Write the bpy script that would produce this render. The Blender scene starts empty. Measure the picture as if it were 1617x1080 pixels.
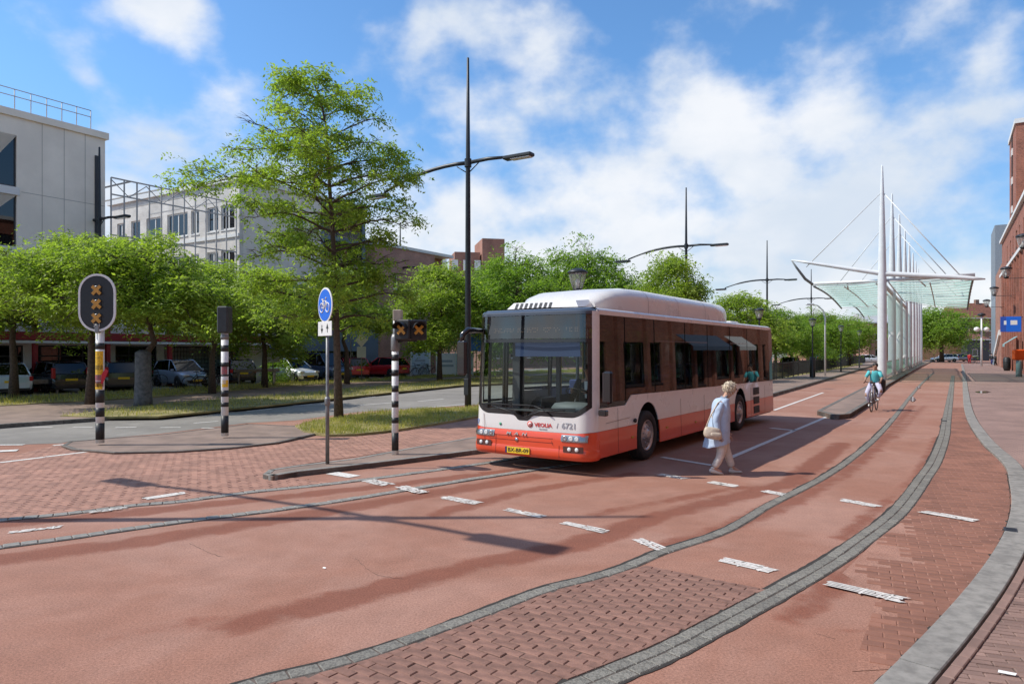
import bpy, bmesh, math, random
import numpy as np
from mathutils import Vector, Matrix
from mathutils.geometry import tessellate_polygon
R = math.radians
scn = bpy.context.scene
COL = scn.collection
rnd = random.Random(7)

# ---------------------------------------------------------------- camera
FPX, HY, EYE = 1100.0, 554.0, 2.12          # focal length (in 1617 px widths), horizon row, eye height
cd = bpy.data.cameras.new('camera'); cam = bpy.data.objects.new('camera', cd); COL.objects.link(cam)
cam.location = (0, 0, EYE); cam.rotation_euler = (R(90), 0, 0)
cd.sensor_width = 36; cd.lens = FPX / 1617 * 36; cd.shift_y = (HY - 540) / 1617
cd.clip_start = .1; cd.clip_end = 3000
scn.camera = cam

# ---------------------------------------------------------------- sky, sun, exposure
SUN_EL, SUN_AZ = 48.0, -91.5                 # azimuth from +Y towards +X: the sun stands to the left
w = bpy.data.worlds.new('World'); scn.world = w; w.use_nodes = True
nt = w.node_tree; nt.nodes.clear()
def N(tree, typ, **kw):
    n = tree.nodes.new(typ)
    for k, v in kw.items():
        if k.startswith('i_'):
            key = k[2:]
            n.inputs[int(key) if key.isdigit() else key.replace('_', ' ')].default_value = v
        else: setattr(n, k, v)
    return n
def mth(tree, op, a, b=None, clamp=False):
    n = tree.nodes.new('ShaderNodeMath'); n.operation = op; n.use_clamp = clamp
    for i, v in enumerate((a, b)):
        if v is None: continue
        if isinstance(v, (int, float)): n.inputs[i].default_value = v
        else: tree.links.new(v, n.inputs[i])
    return n.outputs[0]
def mix(tree, fac, a, b, typ='MIX'):
    n = tree.nodes.new('ShaderNodeMix'); n.data_type = 'RGBA'; n.blend_type = typ
    for idx, v in ((0, fac), (6, a), (7, b)):
        if isinstance(v, (int, float)): n.inputs[idx].default_value = v
        elif isinstance(v, tuple): n.inputs[idx].default_value = (*v[:3], 1)
        else: tree.links.new(v, n.inputs[idx])
    return n.outputs[2]
def smooth(tree, v, lo, hi):
    n = tree.nodes.new('ShaderNodeMapRange'); n.interpolation_type = 'SMOOTHSTEP'
    tree.links.new(v, n.inputs[0]); n.inputs[1].default_value = lo; n.inputs[2].default_value = hi
    return n.outputs[0]
sky = N(nt, 'ShaderNodeTexSky', sky_type='NISHITA', sun_disc=False, sun_elevation=R(SUN_EL), sun_rotation=R(SUN_AZ),
        air_density=1.0, dust_density=.6, ozone_density=2.2)
tc = N(nt, 'ShaderNodeTexCoord')
sep = N(nt, 'ShaderNodeSeparateXYZ'); nt.links.new(tc.outputs['Generated'], sep.inputs[0])
az = mth(nt, 'ARCTAN2', sep.outputs[0], sep.outputs[1]); el = mth(nt, 'ARCSINE', sep.outputs[2])
def cloud_noise(scale, detail, zs, off, rough=.55, dist=.3):
    mp = N(nt, 'ShaderNodeMapping'); mp.inputs['Scale'].default_value = (1, 1, zs); mp.inputs['Location'].default_value = off
    nt.links.new(tc.outputs['Generated'], mp.inputs[0])
    n = N(nt, 'ShaderNodeTexNoise', i_Scale=scale, i_Detail=detail, i_Roughness=rough, i_Distortion=dist)
    nt.links.new(mp.outputs[0], n.inputs['Vector']); return n.outputs[0]
n1 = cloud_noise(7.5, 8, 1.4, (3.1, 1.7, .4), .52, .05)
n2 = cloud_noise(1.8, 4, 2.0, (7.3, 2.2, 5.1))
n3 = cloud_noise(3.4, 6, 1.7, (1.3, 9.2, 2.1), .55, .1)
# cloud banks, each at its own bearing and height
CL = [(240, 25, 85, 42, .95), (130, 112, 38, 24, .8), (310, 225, 190, 80, .62), (230, 310, 170, 90, .5), (90, 60, 60, 16, .3),
      (740, 110, 150, 80, .85), (900, 90, 120, 80, .5), (690, 15, 60, 24, .5), (1090, 155, 80, 50, .7), (1110, 60, 100, 40, .42),
      (820, 330, 260, 85, .85), (1080, 320, 230, 75, .85), (1330, 190, 170, 65, .6), (1250, 340, 240, 100, .62),
      (1480, 20, 50, 45, .6), (1290, 45, 35, 26, .5), (1390, 5, 60, 18, .4), (1570, 170, 80, 80, .5), (1420, 300, 160, 60, .4),
      (700, 460, 700, 70, .62), (1400, 470, 300, 70, .6)]
tot = None
for px, py, rx, ry, wt in CL:
    dx = (px - 808.5) / FPX; a0 = math.atan(dx); e0 = math.atan((HY - py) / FPX * math.cos(a0))
    ax = rx / FPX * math.cos(a0) ** 2 * 1.15; ey = ry / FPX * math.cos(a0) * 1.2
    u = mth(nt, 'MULTIPLY', mth(nt, 'SUBTRACT', az, a0), 1 / ax); v = mth(nt, 'MULTIPLY', mth(nt, 'SUBTRACT', el, e0), 1 / ey)
    d2 = mth(nt, 'ADD', mth(nt, 'MULTIPLY', u, u), mth(nt, 'MULTIPLY', v, v))
    g = mth(nt, 'MULTIPLY', mth(nt, 'EXPONENT', mth(nt, 'MULTIPLY', d2, -.9)), wt)
    tot = g if tot is None else mth(nt, 'ADD', tot, g)
# beyond the view: broken cloud goes on unseen, its cover raised for fill light
outside = mth(nt, 'MULTIPLY', smooth(nt, mth(nt, 'ABSOLUTE', az), .75, 1.2), smooth(nt, n2, .44, .62))
tot = mth(nt, 'ADD', mth(nt, 'MULTIPLY', mth(nt, 'MINIMUM', tot, 1.1), .72), mth(nt, 'MULTIPLY', outside, 1.0))
dens = mth(nt, 'ADD', tot, mth(nt, 'MULTIPLY', mth(nt, 'SUBTRACT', n1, .5), 3.0))
dens = mth(nt, 'ADD', dens, mth(nt, 'MULTIPLY', mth(nt, 'SUBTRACT', n3, .5), .8))
mask = smooth(nt, dens, .16, 1.08)
shade = smooth(nt, n3, .35, .68)
tint = mix(nt, smooth(nt, el, .0, .35), (.95, 1.0, 1.12), (.92, 1.32, 1.60))
blue = mix(nt, 1.0, sky.outputs[0], tint, 'MULTIPLY')
cloudc = mix(nt, shade, (5.7, 6.3, 7.1), (7.7, 7.8, 8.0))
final = mix(nt, mth(nt, 'MULTIPLY', mask, .93), blue, cloudc)
bg = N(nt, 'ShaderNodeBackground', i_Strength=.115); nt.links.new(final, bg.inputs[0])
wo = N(nt, 'ShaderNodeOutputWorld'); nt.links.new(bg.outputs[0], wo.inputs[0])

sl = bpy.data.lights.new('sun', 'SUN'); sun = bpy.data.objects.new('sun', sl); COL.objects.link(sun)
sl.energy = 4.3; sl.angle = R(.5); sl.color = (1, .95, .87)
sd = Vector((math.sin(R(SUN_AZ)) * math.cos(R(SUN_EL)), math.cos(R(SUN_AZ)) * math.cos(R(SUN_EL)), math.sin(R(SUN_EL))))
sun.rotation_euler = sd.to_track_quat('Z', 'Y').to_euler(); sun.location = sd * 60
scn.view_settings.view_transform = 'Standard'; scn.view_settings.look = 'None'
scn.view_settings.exposure = .13; scn.view_settings.gamma = 1; scn.view_settings.use_curve_mapping = False

# ---------------------------------------------------------------- helpers
def G(px, py, z=0.0):                        # where the sight line through a pixel meets height z
    Y = FPX * (EYE - z) / (py - HY); return Vector(((px - 808.5) / FPX * Y, Y, z))
def X(px, Y): return (px - 808.5) / FPX * Y
def Hh(py, Y): return EYE + (HY - py) / FPX * Y
DS = Vector((math.sin(R(32)), math.cos(R(32)), 0)); NS = Vector((math.cos(R(32)), -math.sin(R(32)), 0))
def SP(n, s, z=0.0): return NS * n + DS * s + Vector((0, 0, z))      # street frame: n across to the right, s along
def cat(o, label, c, group=None):
    o['label'] = label; o['category'] = c
    if group: o['group'] = group
    return o
def thing(name, label, c, loc=(0, 0, 0), rz=0.0, group=None):
    o = bpy.data.objects.new(name, None); COL.objects.link(o); o.location = loc; o.rotation_euler = (0, 0, rz)
    o.empty_display_size = .2
    return cat(o, label, c, group)
def struct(o): o['kind'] = 'structure'; return o
def copy_tree(o, parent=None):
    c = o.copy(); COL.objects.link(c)
    if parent: c.parent = parent
    for ch in list(o.children): copy_tree(ch, c)
    return c

class MB:
    def __init__(s): s.v = []; s.f = []; s.m = []; s.s = []
    def add(s, vs, fs, mi=0, sm=False):
        b = len(s.v); s.v += [tuple(p) for p in vs]
        for f in fs: s.f.append([b + i for i in f]); s.m.append(mi); s.s.append(sm)
        return s
    def box(s, lo, hi, mi=0, M=None):
        x0, y0, z0 = lo; x1, y1, z1 = hi
        vs = [Vector(p) for p in ((x0,y0,z0),(x1,y0,z0),(x1,y1,z0),(x0,y1,z0),(x0,y0,z1),(x1,y0,z1),(x1,y1,z1),(x0,y1,z1))]
        if M is not None: vs = [M @ p for p in vs]
        return s.add(vs, [(0,3,2,1),(4,5,6,7),(0,1,5,4),(1,2,6,5),(2,3,7,6),(3,0,4,7)], mi)
    def bbox(s, lo, hi, r, mi=0, M=None):    # box with its vertical edges and top edge rounded a little
        x0, y0, z0 = lo; x1, y1, z1 = hi
        def ring(i, z): return [Vector(p) for p in ((x0+i,y0,z),(x1-i,y0,z),(x1,y0+i,z),(x1,y1-i,z),(x1-i,y1,z),(x0+i,y1,z),(x0,y1-i,z),(x0,y0+i,z))]
        def ring2(z):
            i = r; return [Vector(p) for p in ((x0+i*1.6,y0+i,z),(x1-i*1.6,y0+i,z),(x1-i,y0+i*1.6,z),(x1-i,y1-i*1.6,z),(x1-i*1.6,y1-i,z),(x0+i*1.6,y1-i,z),(x0+i,y1-i*1.6,z),(x0+i,y0+i*1.6,z))]
        rs = [ring2(z0), ring(r, z0 + r), ring(r, z1 - r), ring2(z1)]
        vs = [p for q in rs for p in q]
        if M is not None: vs = [M @ p for p in vs]
        fs = [tuple(range(7, -1, -1)), tuple(range(24, 32))]
        for k in range(3):
            for i in range(8): j = (i + 1) % 8; fs.append((k*8+i, k*8+j, k*8+8+j, k*8+8+i))
        return s.add(vs, fs, mi)
    def tube(s, pts, rad, seg=8, mi=0, cap=True, sm=True, asp=1.0, up=None, closed=False):
        pts = [Vector(p) for p in pts]; n = len(pts)
        if not hasattr(rad, '__len__'): rad = [rad] * n
        ref = Vector(up) if up else None; vs = []; prev = None
        for i, p in enumerate(pts):
            if closed: d = pts[(i + 1) % n] - pts[i - 1]
            else: d = pts[min(i + 1, n - 1)] - pts[max(i - 1, 0)]
            d.normalize()
            if prev is None or ref is not None:
                u = ref if ref is not None else (Vector((0, 0, 1)) if abs(d.z) < .9 else Vector((1, 0, 0)))
                a = d.cross(u).normalized()
            else: a = (prev - d * prev.dot(d)).normalized()
            b = d.cross(a); prev = a
            r = rad[i]; ra, rb = (r if hasattr(r, '__len__') else (r, r * asp))
            for k in range(seg):
                t = 2 * math.pi * k / seg; vs.append(p + a * (ra * math.cos(t)) + b * (rb * math.sin(t)))
        fs = []
        for i in range(n if closed else n - 1):
            for k in range(seg):
                k2 = (k + 1) % seg; j = (i + 1) % n; fs.append((i*seg+k, i*seg+k2, j*seg+k2, j*seg+k))
        if cap and not closed: fs.append(tuple(range(seg - 1, -1, -1))); fs.append(tuple((n-1)*seg + k for k in range(seg)))
        return s.add(vs, fs, mi, sm)
    def lathe(s, prof, seg=16, mi=0, M=None, sm=True):
        vs = []
        for r, z in prof:
            for k in range(seg):
                t = 2 * math.pi * k / seg; vs.append(Vector((r * math.cos(t), r * math.sin(t), z)))
        if M is not None: vs = [M @ p for p in vs]
        fs = []
        for i in range(len(prof) - 1):
            for k in range(seg): k2 = (k + 1) % seg; fs.append((i*seg+k, i*seg+k2, (i+1)*seg+k2, (i+1)*seg+k))
        fs.append(tuple(range(seg - 1, -1, -1))); fs.append(tuple((len(prof)-1)*seg + k for k in range(seg)))
        return s.add(vs, fs, mi, sm)
    def plate(s, outer, fn, th, holes=(), mi=0, mside=None):   # 2-D outline (with holes) -> solid; fn(u,v,d) gives the point
        loops = [list(outer)] + [list(h) for h in holes]
        flat = [p for l in loops for p in l]
        tris = tessellate_polygon([[Vector((p[0], p[1], 0)) for p in l] for l in loops])
        b = len(s.v); n = len(flat)
        s.v += [tuple(fn(p[0], p[1], 0)) for p in flat] + [tuple(fn(p[0], p[1], th)) for p in flat]
        for t in tris:
            s.f.append([b + i for i in t]); s.f.append([b + n + i for i in reversed(t)]); s.m += [mi, mi]; s.s += [False, False]
        k = 0
        for l in loops:
            m = len(l)
            for i in range(m):
                j = (i + 1) % m; s.f.append([b+k+i, b+k+j, b+n+k+j, b+n+k+i]); s.m.append(mi if mside is None else mside); s.s.append(False)
            k += m
        return s
    def grid(s, P, nu, nv, mi=0, sm=True):   # P(i,j)
        vs = [P(i, j) for i in range(nu + 1) for j in range(nv + 1)]
        fs = [(i*(nv+1)+j, (i+1)*(nv+1)+j, (i+1)*(nv+1)+j+1, i*(nv+1)+j+1) for i in range(nu) for j in range(nv)]
        return s.add(vs, fs, mi, sm)
    def mesh(s, name, mats):
        me = bpy.data.meshes.new(name); me.from_pydata(s.v, [], s.f)
        for m in (mats if isinstance(mats, (list, tuple)) else [mats]): me.materials.append(m)
        if s.f:
            me.polygons.foreach_set('material_index', s.m); me.polygons.foreach_set('use_smooth', s.s)
        me.update()
        bm = bmesh.new(); bm.from_mesh(me); bmesh.ops.recalc_face_normals(bm, faces=bm.faces); bm.to_mesh(me); bm.free()
        return me
    def build(s, name, mats, parent=None, loc=None):
        o = bpy.data.objects.new(name, s.mesh(name, mats)); COL.objects.link(o)
        if parent: o.parent = parent
        if loc is not None: o.location = loc
        return o
def inst(name, me, parent=None, loc=(0, 0, 0), rz=0.0):
    o = bpy.data.objects.new(name, me); COL.objects.link(o); o.location = loc; o.rotation_euler = (0, 0, rz)
    if parent: o.parent = parent
    return o
def polysheet(name, pts, z, mat, parent=None):       # flat polygon of any outline
    mb = MB(); tr = tessellate_polygon([[Vector((p[0], p[1], 0)) for p in pts]])
    mb.add([(p[0], p[1], z) for p in pts], [tuple(t) for t in tr])
    o = mb.build(name, mat, parent)
    for p in o.data.polygons:
        if p.normal.z < 0: p.flip()
    o.data.update()
    return o
def slab(name, pts, z0, z1, mat, parent=None):
    return MB().plate([(p[0], p[1]) for p in pts], lambda u, v, d: (u, v, z0 + d), z1 - z0).build(name, mat, parent)
def spline(pts, step=.25):                   # Catmull-Rom through ground points, resampled evenly
    P = [Vector((p[0], p[1], 0)) for p in pts]; P = [P[0]*2 - P[1]] + P + [P[-1]*2 - P[-2]]
    out = []
    for i in range(1, len(P) - 2):
        n = max(4, int((P[i+1] - P[i]).length / .05))
        for k in range(n):
            t = k / n; t2, t3 = t*t, t*t*t
            out.append(.5 * ((2*P[i]) + (-P[i-1]+P[i+1])*t + (2*P[i-1]-5*P[i]+4*P[i+1]-P[i+2])*t2 + (-P[i-1]+3*P[i]-3*P[i+1]+P[i+2])*t3))
    out.append(P[-2]); res = [out[0]]; acc = 0
    for a, b in zip(out, out[1:]):
        L = (b - a).length; acc += L
        while acc >= step and L > 0: acc -= step; res.append(b - (b - a) * (acc / L))
    return res
def offs(path, d):                           # offset to the right of travel
    r = []
    for i, p in enumerate(path):
        t = (path[min(i+1, len(path)-1)] - path[max(i-1, 0)]).normalized(); r.append(p + Vector((t.y, -t.x, 0)) * d)
    return r
def text_mesh(string, size, mat, depth=.002, bold=0.0, spacing=1.0):
    c = bpy.data.curves.new('lettering', 'FONT'); c.body = string; c.size = size; c.extrude = depth; c.offset = bold
    c.align_x = 'CENTER'; c.align_y = 'CENTER'; c.space_character = spacing; c.resolution_u = 3
    o = bpy.data.objects.new('lettering', c); COL.objects.link(o)
    dg = bpy.context.evaluated_depsgraph_get(); me = bpy.data.meshes.new_from_object(o.evaluated_get(dg))
    bpy.data.objects.remove(o); bpy.data.curves.remove(c); me.materials.clear(); me.materials.append(mat); return me
def frameM(o, xd, yd):                       # matrix whose X and Y axes are the given directions
    xd = Vector(xd).normalized(); yd = Vector(yd).normalized(); zd = xd.cross(yd)
    M = Matrix((xd, yd, zd)).transposed().to_4x4(); M.translation = Vector(o); return M
def lettering(name, string, size, mat, M, parent, sx=1.0, bold=0.0, depth=.002):
    o = bpy.data.objects.new(name, text_mesh(string, size, mat, depth, bold)); COL.objects.link(o); o.parent = parent
    o.matrix_local = M @ Matrix.Diagonal((sx, 1, 1, 1)); return o

# ---------------------------------------------------------------- materials
MATS = {}
def mat(name, c, rough=.7, metal=0.0, var=.0, scale=6.0, bump=0.0, bscale=None, spec=.5, coat=0.0, rand=0.0, c2=None, detail=6, emit=None):
    if name in MATS: return MATS[name]
    m = bpy.data.materials.new(name); m.use_nodes = True; t = m.node_tree; b = t.nodes['Principled BSDF']
    b.inputs['Roughness'].default_value = rough; b.inputs['Metallic'].default_value = metal
    b.inputs['Specular IOR Level'].default_value = spec; b.inputs['Coat Weight'].default_value = coat
    col = None
    tcn = N(t, 'ShaderNodeTexCoord')
    if var or c2:
        n = N(t, 'ShaderNodeTexNoise', i_Scale=scale, i_Detail=detail, i_Roughness=.6); t.links.new(tcn.outputs['Object'], n.inputs['Vector'])
        lo = tuple(x * (1 - var) for x in c); hi = c2 or tuple(min(1, x * (1 + var)) for x in c)
        col = mix(t, smooth(t, n.outputs[0], .32, .68), lo, hi)
        rr = N(t, 'ShaderNodeMapRange', i_3=max(.03, rough - .08), i_4=min(1, rough + .08)); t.links.new(n.outputs[0], rr.inputs[0]); t.links.new(rr.outputs[0], b.inputs['Roughness'])
    if rand:
        g = N(t, 'ShaderNodeNewGeometry'); oi = N(t, 'ShaderNodeObjectInfo')
        v = mth(t, 'FRACT', mth(t, 'ADD', g.outputs['Random Per Island'], oi.outputs['Random']))
        k = N(t, 'ShaderNodeMapRange', i_3=1 - rand, i_4=1 + rand); t.links.new(v, k.inputs[0])
        kk = N(t, 'ShaderNodeCombineColor'); 
        for i in range(3): t.links.new(k.outputs[0], kk.inputs[i])
        col = mix(t, 1.0, col if col is not None else c, kk.outputs[0], 'MULTIPLY')
    if col is not None: t.links.new(col, b.inputs['Base Color'])
    else: b.inputs['Base Color'].default_value = (*c, 1)
    if bump:
        n2 = N(t, 'ShaderNodeTexNoise', i_Scale=bscale or scale * 4, i_Detail=4); t.links.new(tcn.outputs['Object'], n2.inputs['Vector'])
        bp = N(t, 'ShaderNodeBump', i_Strength=bump, i_Distance=.01); t.links.new(n2.outputs[0], bp.inputs['Height']); t.links.new(bp.outputs[0], b.inputs['Normal'])
    if emit:
        b.inputs['Emission Color'].default_value = (*c, 1); b.inputs['Emission Strength'].default_value = emit
    MATS[name] = m; return m
def glassmat(name, tint, refl=1.0, rough=.01, ior=1.5, base=None):
    # pane: fresnel reflection over a tinted see-through body
    m = bpy.data.materials.new(name); m.use_nodes = True; t = m.node_tree; t.nodes.clear()
    lw = N(t, 'ShaderNodeLayerWeight', i_Blend=.5); f0 = ((ior-1)/(ior+1))**2
    frv = mth(t, 'ADD', f0, mth(t, 'MULTIPLY', mth(t, 'POWER', lw.outputs['Facing'], 4.0), 1-f0)); g = N(t, 'ShaderNodeBsdfGlossy', i_Roughness=rough); g.inputs[0].default_value = (refl, refl, refl, 1)
    tr = N(t, 'ShaderNodeBsdfTransparent'); tr.inputs[0].default_value = (*tint, 1)
    mx = N(t, 'ShaderNodeMixShader'); t.links.new(frv, mx.inputs[0]); t.links.new(tr.outputs[0], mx.inputs[1]); t.links.new(g.outputs[0], mx.inputs[2])
    out = N(t, 'ShaderNodeOutputMaterial'); last = mx.outputs[0]
    if base:
        df = N(t, 'ShaderNodeBsdfTranslucent' if name == 'canopy_glass' else 'ShaderNodeBsdfDiffuse'); df.inputs[0].default_value = (*base[0], 1)
        m2 = N(t, 'ShaderNodeMixShader'); m2.inputs[0].default_value = base[1]; t.links.new(last, m2.inputs[1]); t.links.new(df.outputs[0], m2.inputs[2]); last = m2.outputs[0]
    t.links.new(last, out.inputs[0]); MATS[name] = m; return m
def leafmat(name, a, b_, tr=.45):
    m = bpy.data.materials.new(name); m.use_nodes = True; t = m.node_tree; t.nodes.clear()
    g = N(t, 'ShaderNodeNewGeometry'); tcn = N(t, 'ShaderNodeTexCoord')
    n = N(t, 'ShaderNodeTexNoise', i_Scale=.9, i_Detail=3); t.links.new(tcn.outputs['Object'], n.inputs['Vector'])
    f = mth(t, 'ADD', mth(t, 'MULTIPLY', g.outputs['Random Per Island'], .55), mth(t, 'MULTIPLY', smooth(t, n.outputs[0], .3, .7), .45))
    c = mix(t, f, a, b_)
    d = N(t, 'ShaderNodeBsdfPrincipled', i_Roughness=.55); d.inputs['Specular IOR Level'].default_value = .35; t.links.new(c, d.inputs['Base Color'])
    tl = N(t, 'ShaderNodeBsdfTranslucent'); t.links.new(mix(t, 1.0, c, (1.5, 1.75, .75), 'MULTIPLY'), tl.inputs[0])
    mx = N(t, 'ShaderNodeMixShader'); mx.inputs[0].default_value = tr; t.links.new(d.outputs[0], mx.inputs[1]); t.links.new(tl.outputs[0], mx.inputs[2])
    o = N(t, 'ShaderNodeOutputMaterial'); t.links.new(mx.outputs[0], o.inputs[0]); MATS[name] = m; return m
def brickmat(name, c1, c2, mortar, sc=1.0, rough=.85, sw=.52, sh=.0625, rot=0.0, axis='XZ', bump=.4):
    m = bpy.data.materials.new(name); m.use_nodes = True; t = m.node_tree; b = t.nodes['Principled BSDF']
    tcn = N(t, 'ShaderNodeTexCoord'); sp = N(t, 'ShaderNodeSeparateXYZ'); t.links.new(tcn.outputs['Object'], sp.inputs[0])
    cb = N(t, 'ShaderNodeCombineXYZ')
    if axis == 'XZ': t.links.new(mth(t, 'ADD', sp.outputs[0], sp.outputs[1]), cb.inputs[0]); t.links.new(sp.outputs[2], cb.inputs[1])
    else: t.links.new(sp.outputs[0], cb.inputs[0]); t.links.new(sp.outputs[1], cb.inputs[1])
    mp = N(t, 'ShaderNodeMapping'); mp.inputs['Rotation'].default_value = (0, 0, rot); t.links.new(cb.outputs[0], mp.inputs[0])
    br = N(t, 'ShaderNodeTexBrick', i_Scale=sc, i_Mortar_Size=.006); br.inputs['Brick Width'].default_value = sw; br.inputs['Row Height'].default_value = sh
    br.inputs['Color1'].default_value = (*c1, 1); br.inputs['Color2'].default_value = (*c2, 1); br.inputs['Mortar'].default_value = (*mortar, 1)
    t.links.new(mp.outputs[0], br.inputs['Vector'])
    n = N(t, 'ShaderNodeTexNoise', i_Scale=.7, i_Detail=6); t.links.new(tcn.outputs['Object'], n.inputs['Vector'])
    k = N(t, 'ShaderNodeMapRange', i_1=.3, i_2=.7, i_3=.78, i_4=1.2); t.links.new(n.outputs[0], k.inputs[0])
    kk = N(t, 'ShaderNodeCombineColor')
    for i in range(3): t.links.new(k.outputs[0], kk.inputs[i])
    t.links.new(mix(t, 1.0, br.outputs[0], kk.outputs[0], 'MULTIPLY'), b.inputs['Base Color']); b.inputs['Roughness'].default_value = rough
    bp = N(t, 'ShaderNodeBump', i_Strength=bump, i_Distance=.01, invert=True); t.links.new(br.outputs['Fac'], bp.inputs['Height']); t.links.new(bp.outputs[0], b.inputs['Normal'])
    MATS[name] = m; return m
def roadmat(name, c, c2, cst, grain=.25):
    # asphalt: fine aggregate speckle, broad fading, worn/oily bands from the mesh's 'stain' attribute
    m = bpy.data.materials.new(name); m.use_nodes = True; t = m.node_tree; b = t.nodes['Principled BSDF']
    tcn = N(t, 'ShaderNodeTexCoord'); O = tcn.outputs['Object']
    def nz(s, d, r=.6, dist=0):
        n = N(t, 'ShaderNodeTexNoise', i_Scale=s, i_Detail=d, i_Roughness=r, i_Distortion=dist); t.links.new(O, n.inputs['Vector']); return n.outputs[0]
    big = nz(.35, 7, .62, .6); mid = nz(2.6, 6, .65); fine = nz(55, 4, .8); vf = nz(170, 2, .8)
    col = mix(t, smooth(t, big, .35, .68), c, c2)
    at = N(t, 'ShaderNodeAttribute', attribute_name='stain')
    s = mth(t, 'ADD', at.outputs['Fac'], mth(t, 'MULTIPLY', mth(t, 'SUBTRACT', mid, .5), 1.1))
    s = mth(t, 'ADD', s, mth(t, 'MULTIPLY', mth(t, 'SUBTRACT', big, .5), .8))
    s = smooth(t, s, .34, .72); s = mth(t, 'MULTIPLY', s, .85)
    col = mix(t, s, col, cst)
    spk = mth(t, 'ADD', mth(t, 'MULTIPLY', fine, .6), mth(t, 'MULTIPLY', vf, .4))
    k = N(t, 'ShaderNodeMapRange', i_1=.36, i_2=.64, i_3=1 - grain, i_4=1 + grain); t.links.new(spk, k.inputs[0])
    kk = N(t, 'ShaderNodeCombineColor')
    for i in range(3): t.links.new(k.outputs[0], kk.inputs[i])
    col = mix(t, 1.0, col, kk.outputs[0], 'MULTIPLY')
    k2 = N(t, 'ShaderNodeMapRange', i_1=.3, i_2=.7, i_3=.9, i_4=1.1); t.links.new(mid, k2.inputs[0])
    k3 = N(t, 'ShaderNodeCombineColor')
    for i in range(3): t.links.new(k2.outputs[0], k3.inputs[i])
    col = mix(t, 1.0, col, k3.outputs[0], 'MULTIPLY')
    t.links.new(col, b.inputs['Base Color']); b.inputs['Roughness'].default_value = .85; b.inputs['Specular IOR Level'].default_value = .3
    bp = N(t, 'ShaderNodeBump', i_Strength=.35, i_Distance=.006); t.links.new(spk, bp.inputs['Height']); t.links.new(bp.outputs[0], b.inputs['Normal'])
    MATS[name] = m; return m

M_red = roadmat('red_asphalt', (.30, .143, .096), (.36, .20, .148), (.20, .068, .040), .5)
M_grey = roadmat('grey_asphalt', (.20, .182, .16), (.27, .245, .215), (.15, .147, .145), .16)
M_ground = mat('ground_mix', (.20, .18, .15), .95, var=.3, scale=.3, bump=.3)
M_bed = mat('joint_sand', (.11, .085, .07), .95, var=.3, scale=9)
M_pink = mat('pink_clinker', (.225, .118, .086), .85, var=.2, scale=12, bump=.3, bscale=90, rand=.13)
M_pinkl = mat('pale_red_clinker', (.33, .170, .120), .85, var=.16, scale=1.6, bump=.3, bscale=90, rand=.16)
M_redk = mat('stained_red_clinker', (.235, .105, .068), .85, var=.22, scale=1.3, bump=.3, bscale=90, rand=.14)
M_brown = mat('brown_clinker', (.235, .145, .115), .85, var=.16, scale=2, bump=.3, bscale=90, rand=.17)
M_granite = mat('grey_sett', (.18, .168, .142), .85, var=.4, scale=75, bump=.5, bscale=140, rand=.14)
M_kerb = mat('kerb_concrete', (.235, .22, .195), .85, var=.22, scale=9, bump=.3, bscale=120, rand=.06)
M_kerbd = mat('old_kerb', (.13, .12, .105), .9, var=.3, scale=9, bump=.4, rand=.1)
M_tilep = mat('paving_brownish', (.235, .165, .13), .9, var=.2, scale=1.5, bump=.4, bscale=14)
M_white = mat('road_paint', (.62, .58, .53), .8, var=.22, scale=22, bump=.2)
M_soil = mat('grass_soil', (.20, .18, .06), .95, var=.35, scale=1.2, c2=(.36, .29, .12), bump=.6, bscale=40)
M_grassb = leafmat('grass_blades', (.17, .20, .035), (.52, .43, .14), .3)
M_leaf = leafmat('locust_leaf', (.12, .19, .028), (.37, .43, .08), .5)
M_leaf2 = leafmat('dense_leaf', (.10, .18, .024), (.27, .37, .06), .48)
M_bark = mat('bark', (.085, .06, .042), .95, var=.35, scale=14, bump=.9, bscale=40)
M_guard = mat('grey_trunk', (.12, .12, .12), .9, var=.3, scale=8, bump=.6)
M_dark = mat('dark_steel', (.022, .026, .03), .45, metal=.2, var=.15, scale=5)
M_pole = mat('galvanised', (.22, .22, .215), .5, metal=.6, var=.2, scale=9)
M_wsteel = mat('white_steel', (.66, .68, .68), .35, var=.05, scale=2)
M_black = mat('black_paint', (.014, .014, .014), .5, var=.2, scale=20)
M_stripe = mat('white_paint', (.70, .69, .66), .5, var=.08, scale=9)
M_rubber = mat('rubber', (.018, .018, .018), .8, var=.3, scale=12)
M_chrome = mat('chrome', (.6, .6, .62), .2, metal=1.0)
M_alu = mat('aluminium', (.45, .45, .46), .35, metal=.9, var=.12, scale=20)
M_bwhite = mat('bus_white', (.71, .68, .64), .28, coat=.5, var=.035, scale=.8)
M_bred = mat('bus_red', (.68, .072, .024), .3, coat=.5, var=.07, scale=.9)
M_bblack = mat('bus_black', (.012, .012, .014), .22, coat=.4)
M_int = mat('cab_grey', (.055, .058, .06), .75, var=.1)
M_intl = mat('cab_light', (.16, .17, .17), .7)
M_blue = mat('sign_blue', (.01, .13, .62), .35, var=.03)
M_amber = mat('amber_tape', (.52, .25, .03), .5, var=.15, scale=14)
M_lamp = mat('lamp_lens', (.75, .75, .72), .15, coat=.8)
M_plate = mat('plate_yellow', (.80, .52, .02), .5)
M_navy = mat('navy', (.01, .015, .1), .5)
G_screen = glassmat('windscreen_glass', (.84, .90, .88), .55)
G_side = glassmat('tinted_glass', (.24, .25, .255), .50, .012, 1.8)
G_bld = glassmat('building_glass', (.08, .10, .11), .9, .02, 1.7)
G_car = glassmat('car_glass', (.03, .035, .04), .95, .02, 1.6)
G_roof = glassmat('canopy_glass', (.66, .84, .76), .8, .05, 1.45, base=((.46, .68, .58), .55))
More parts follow.
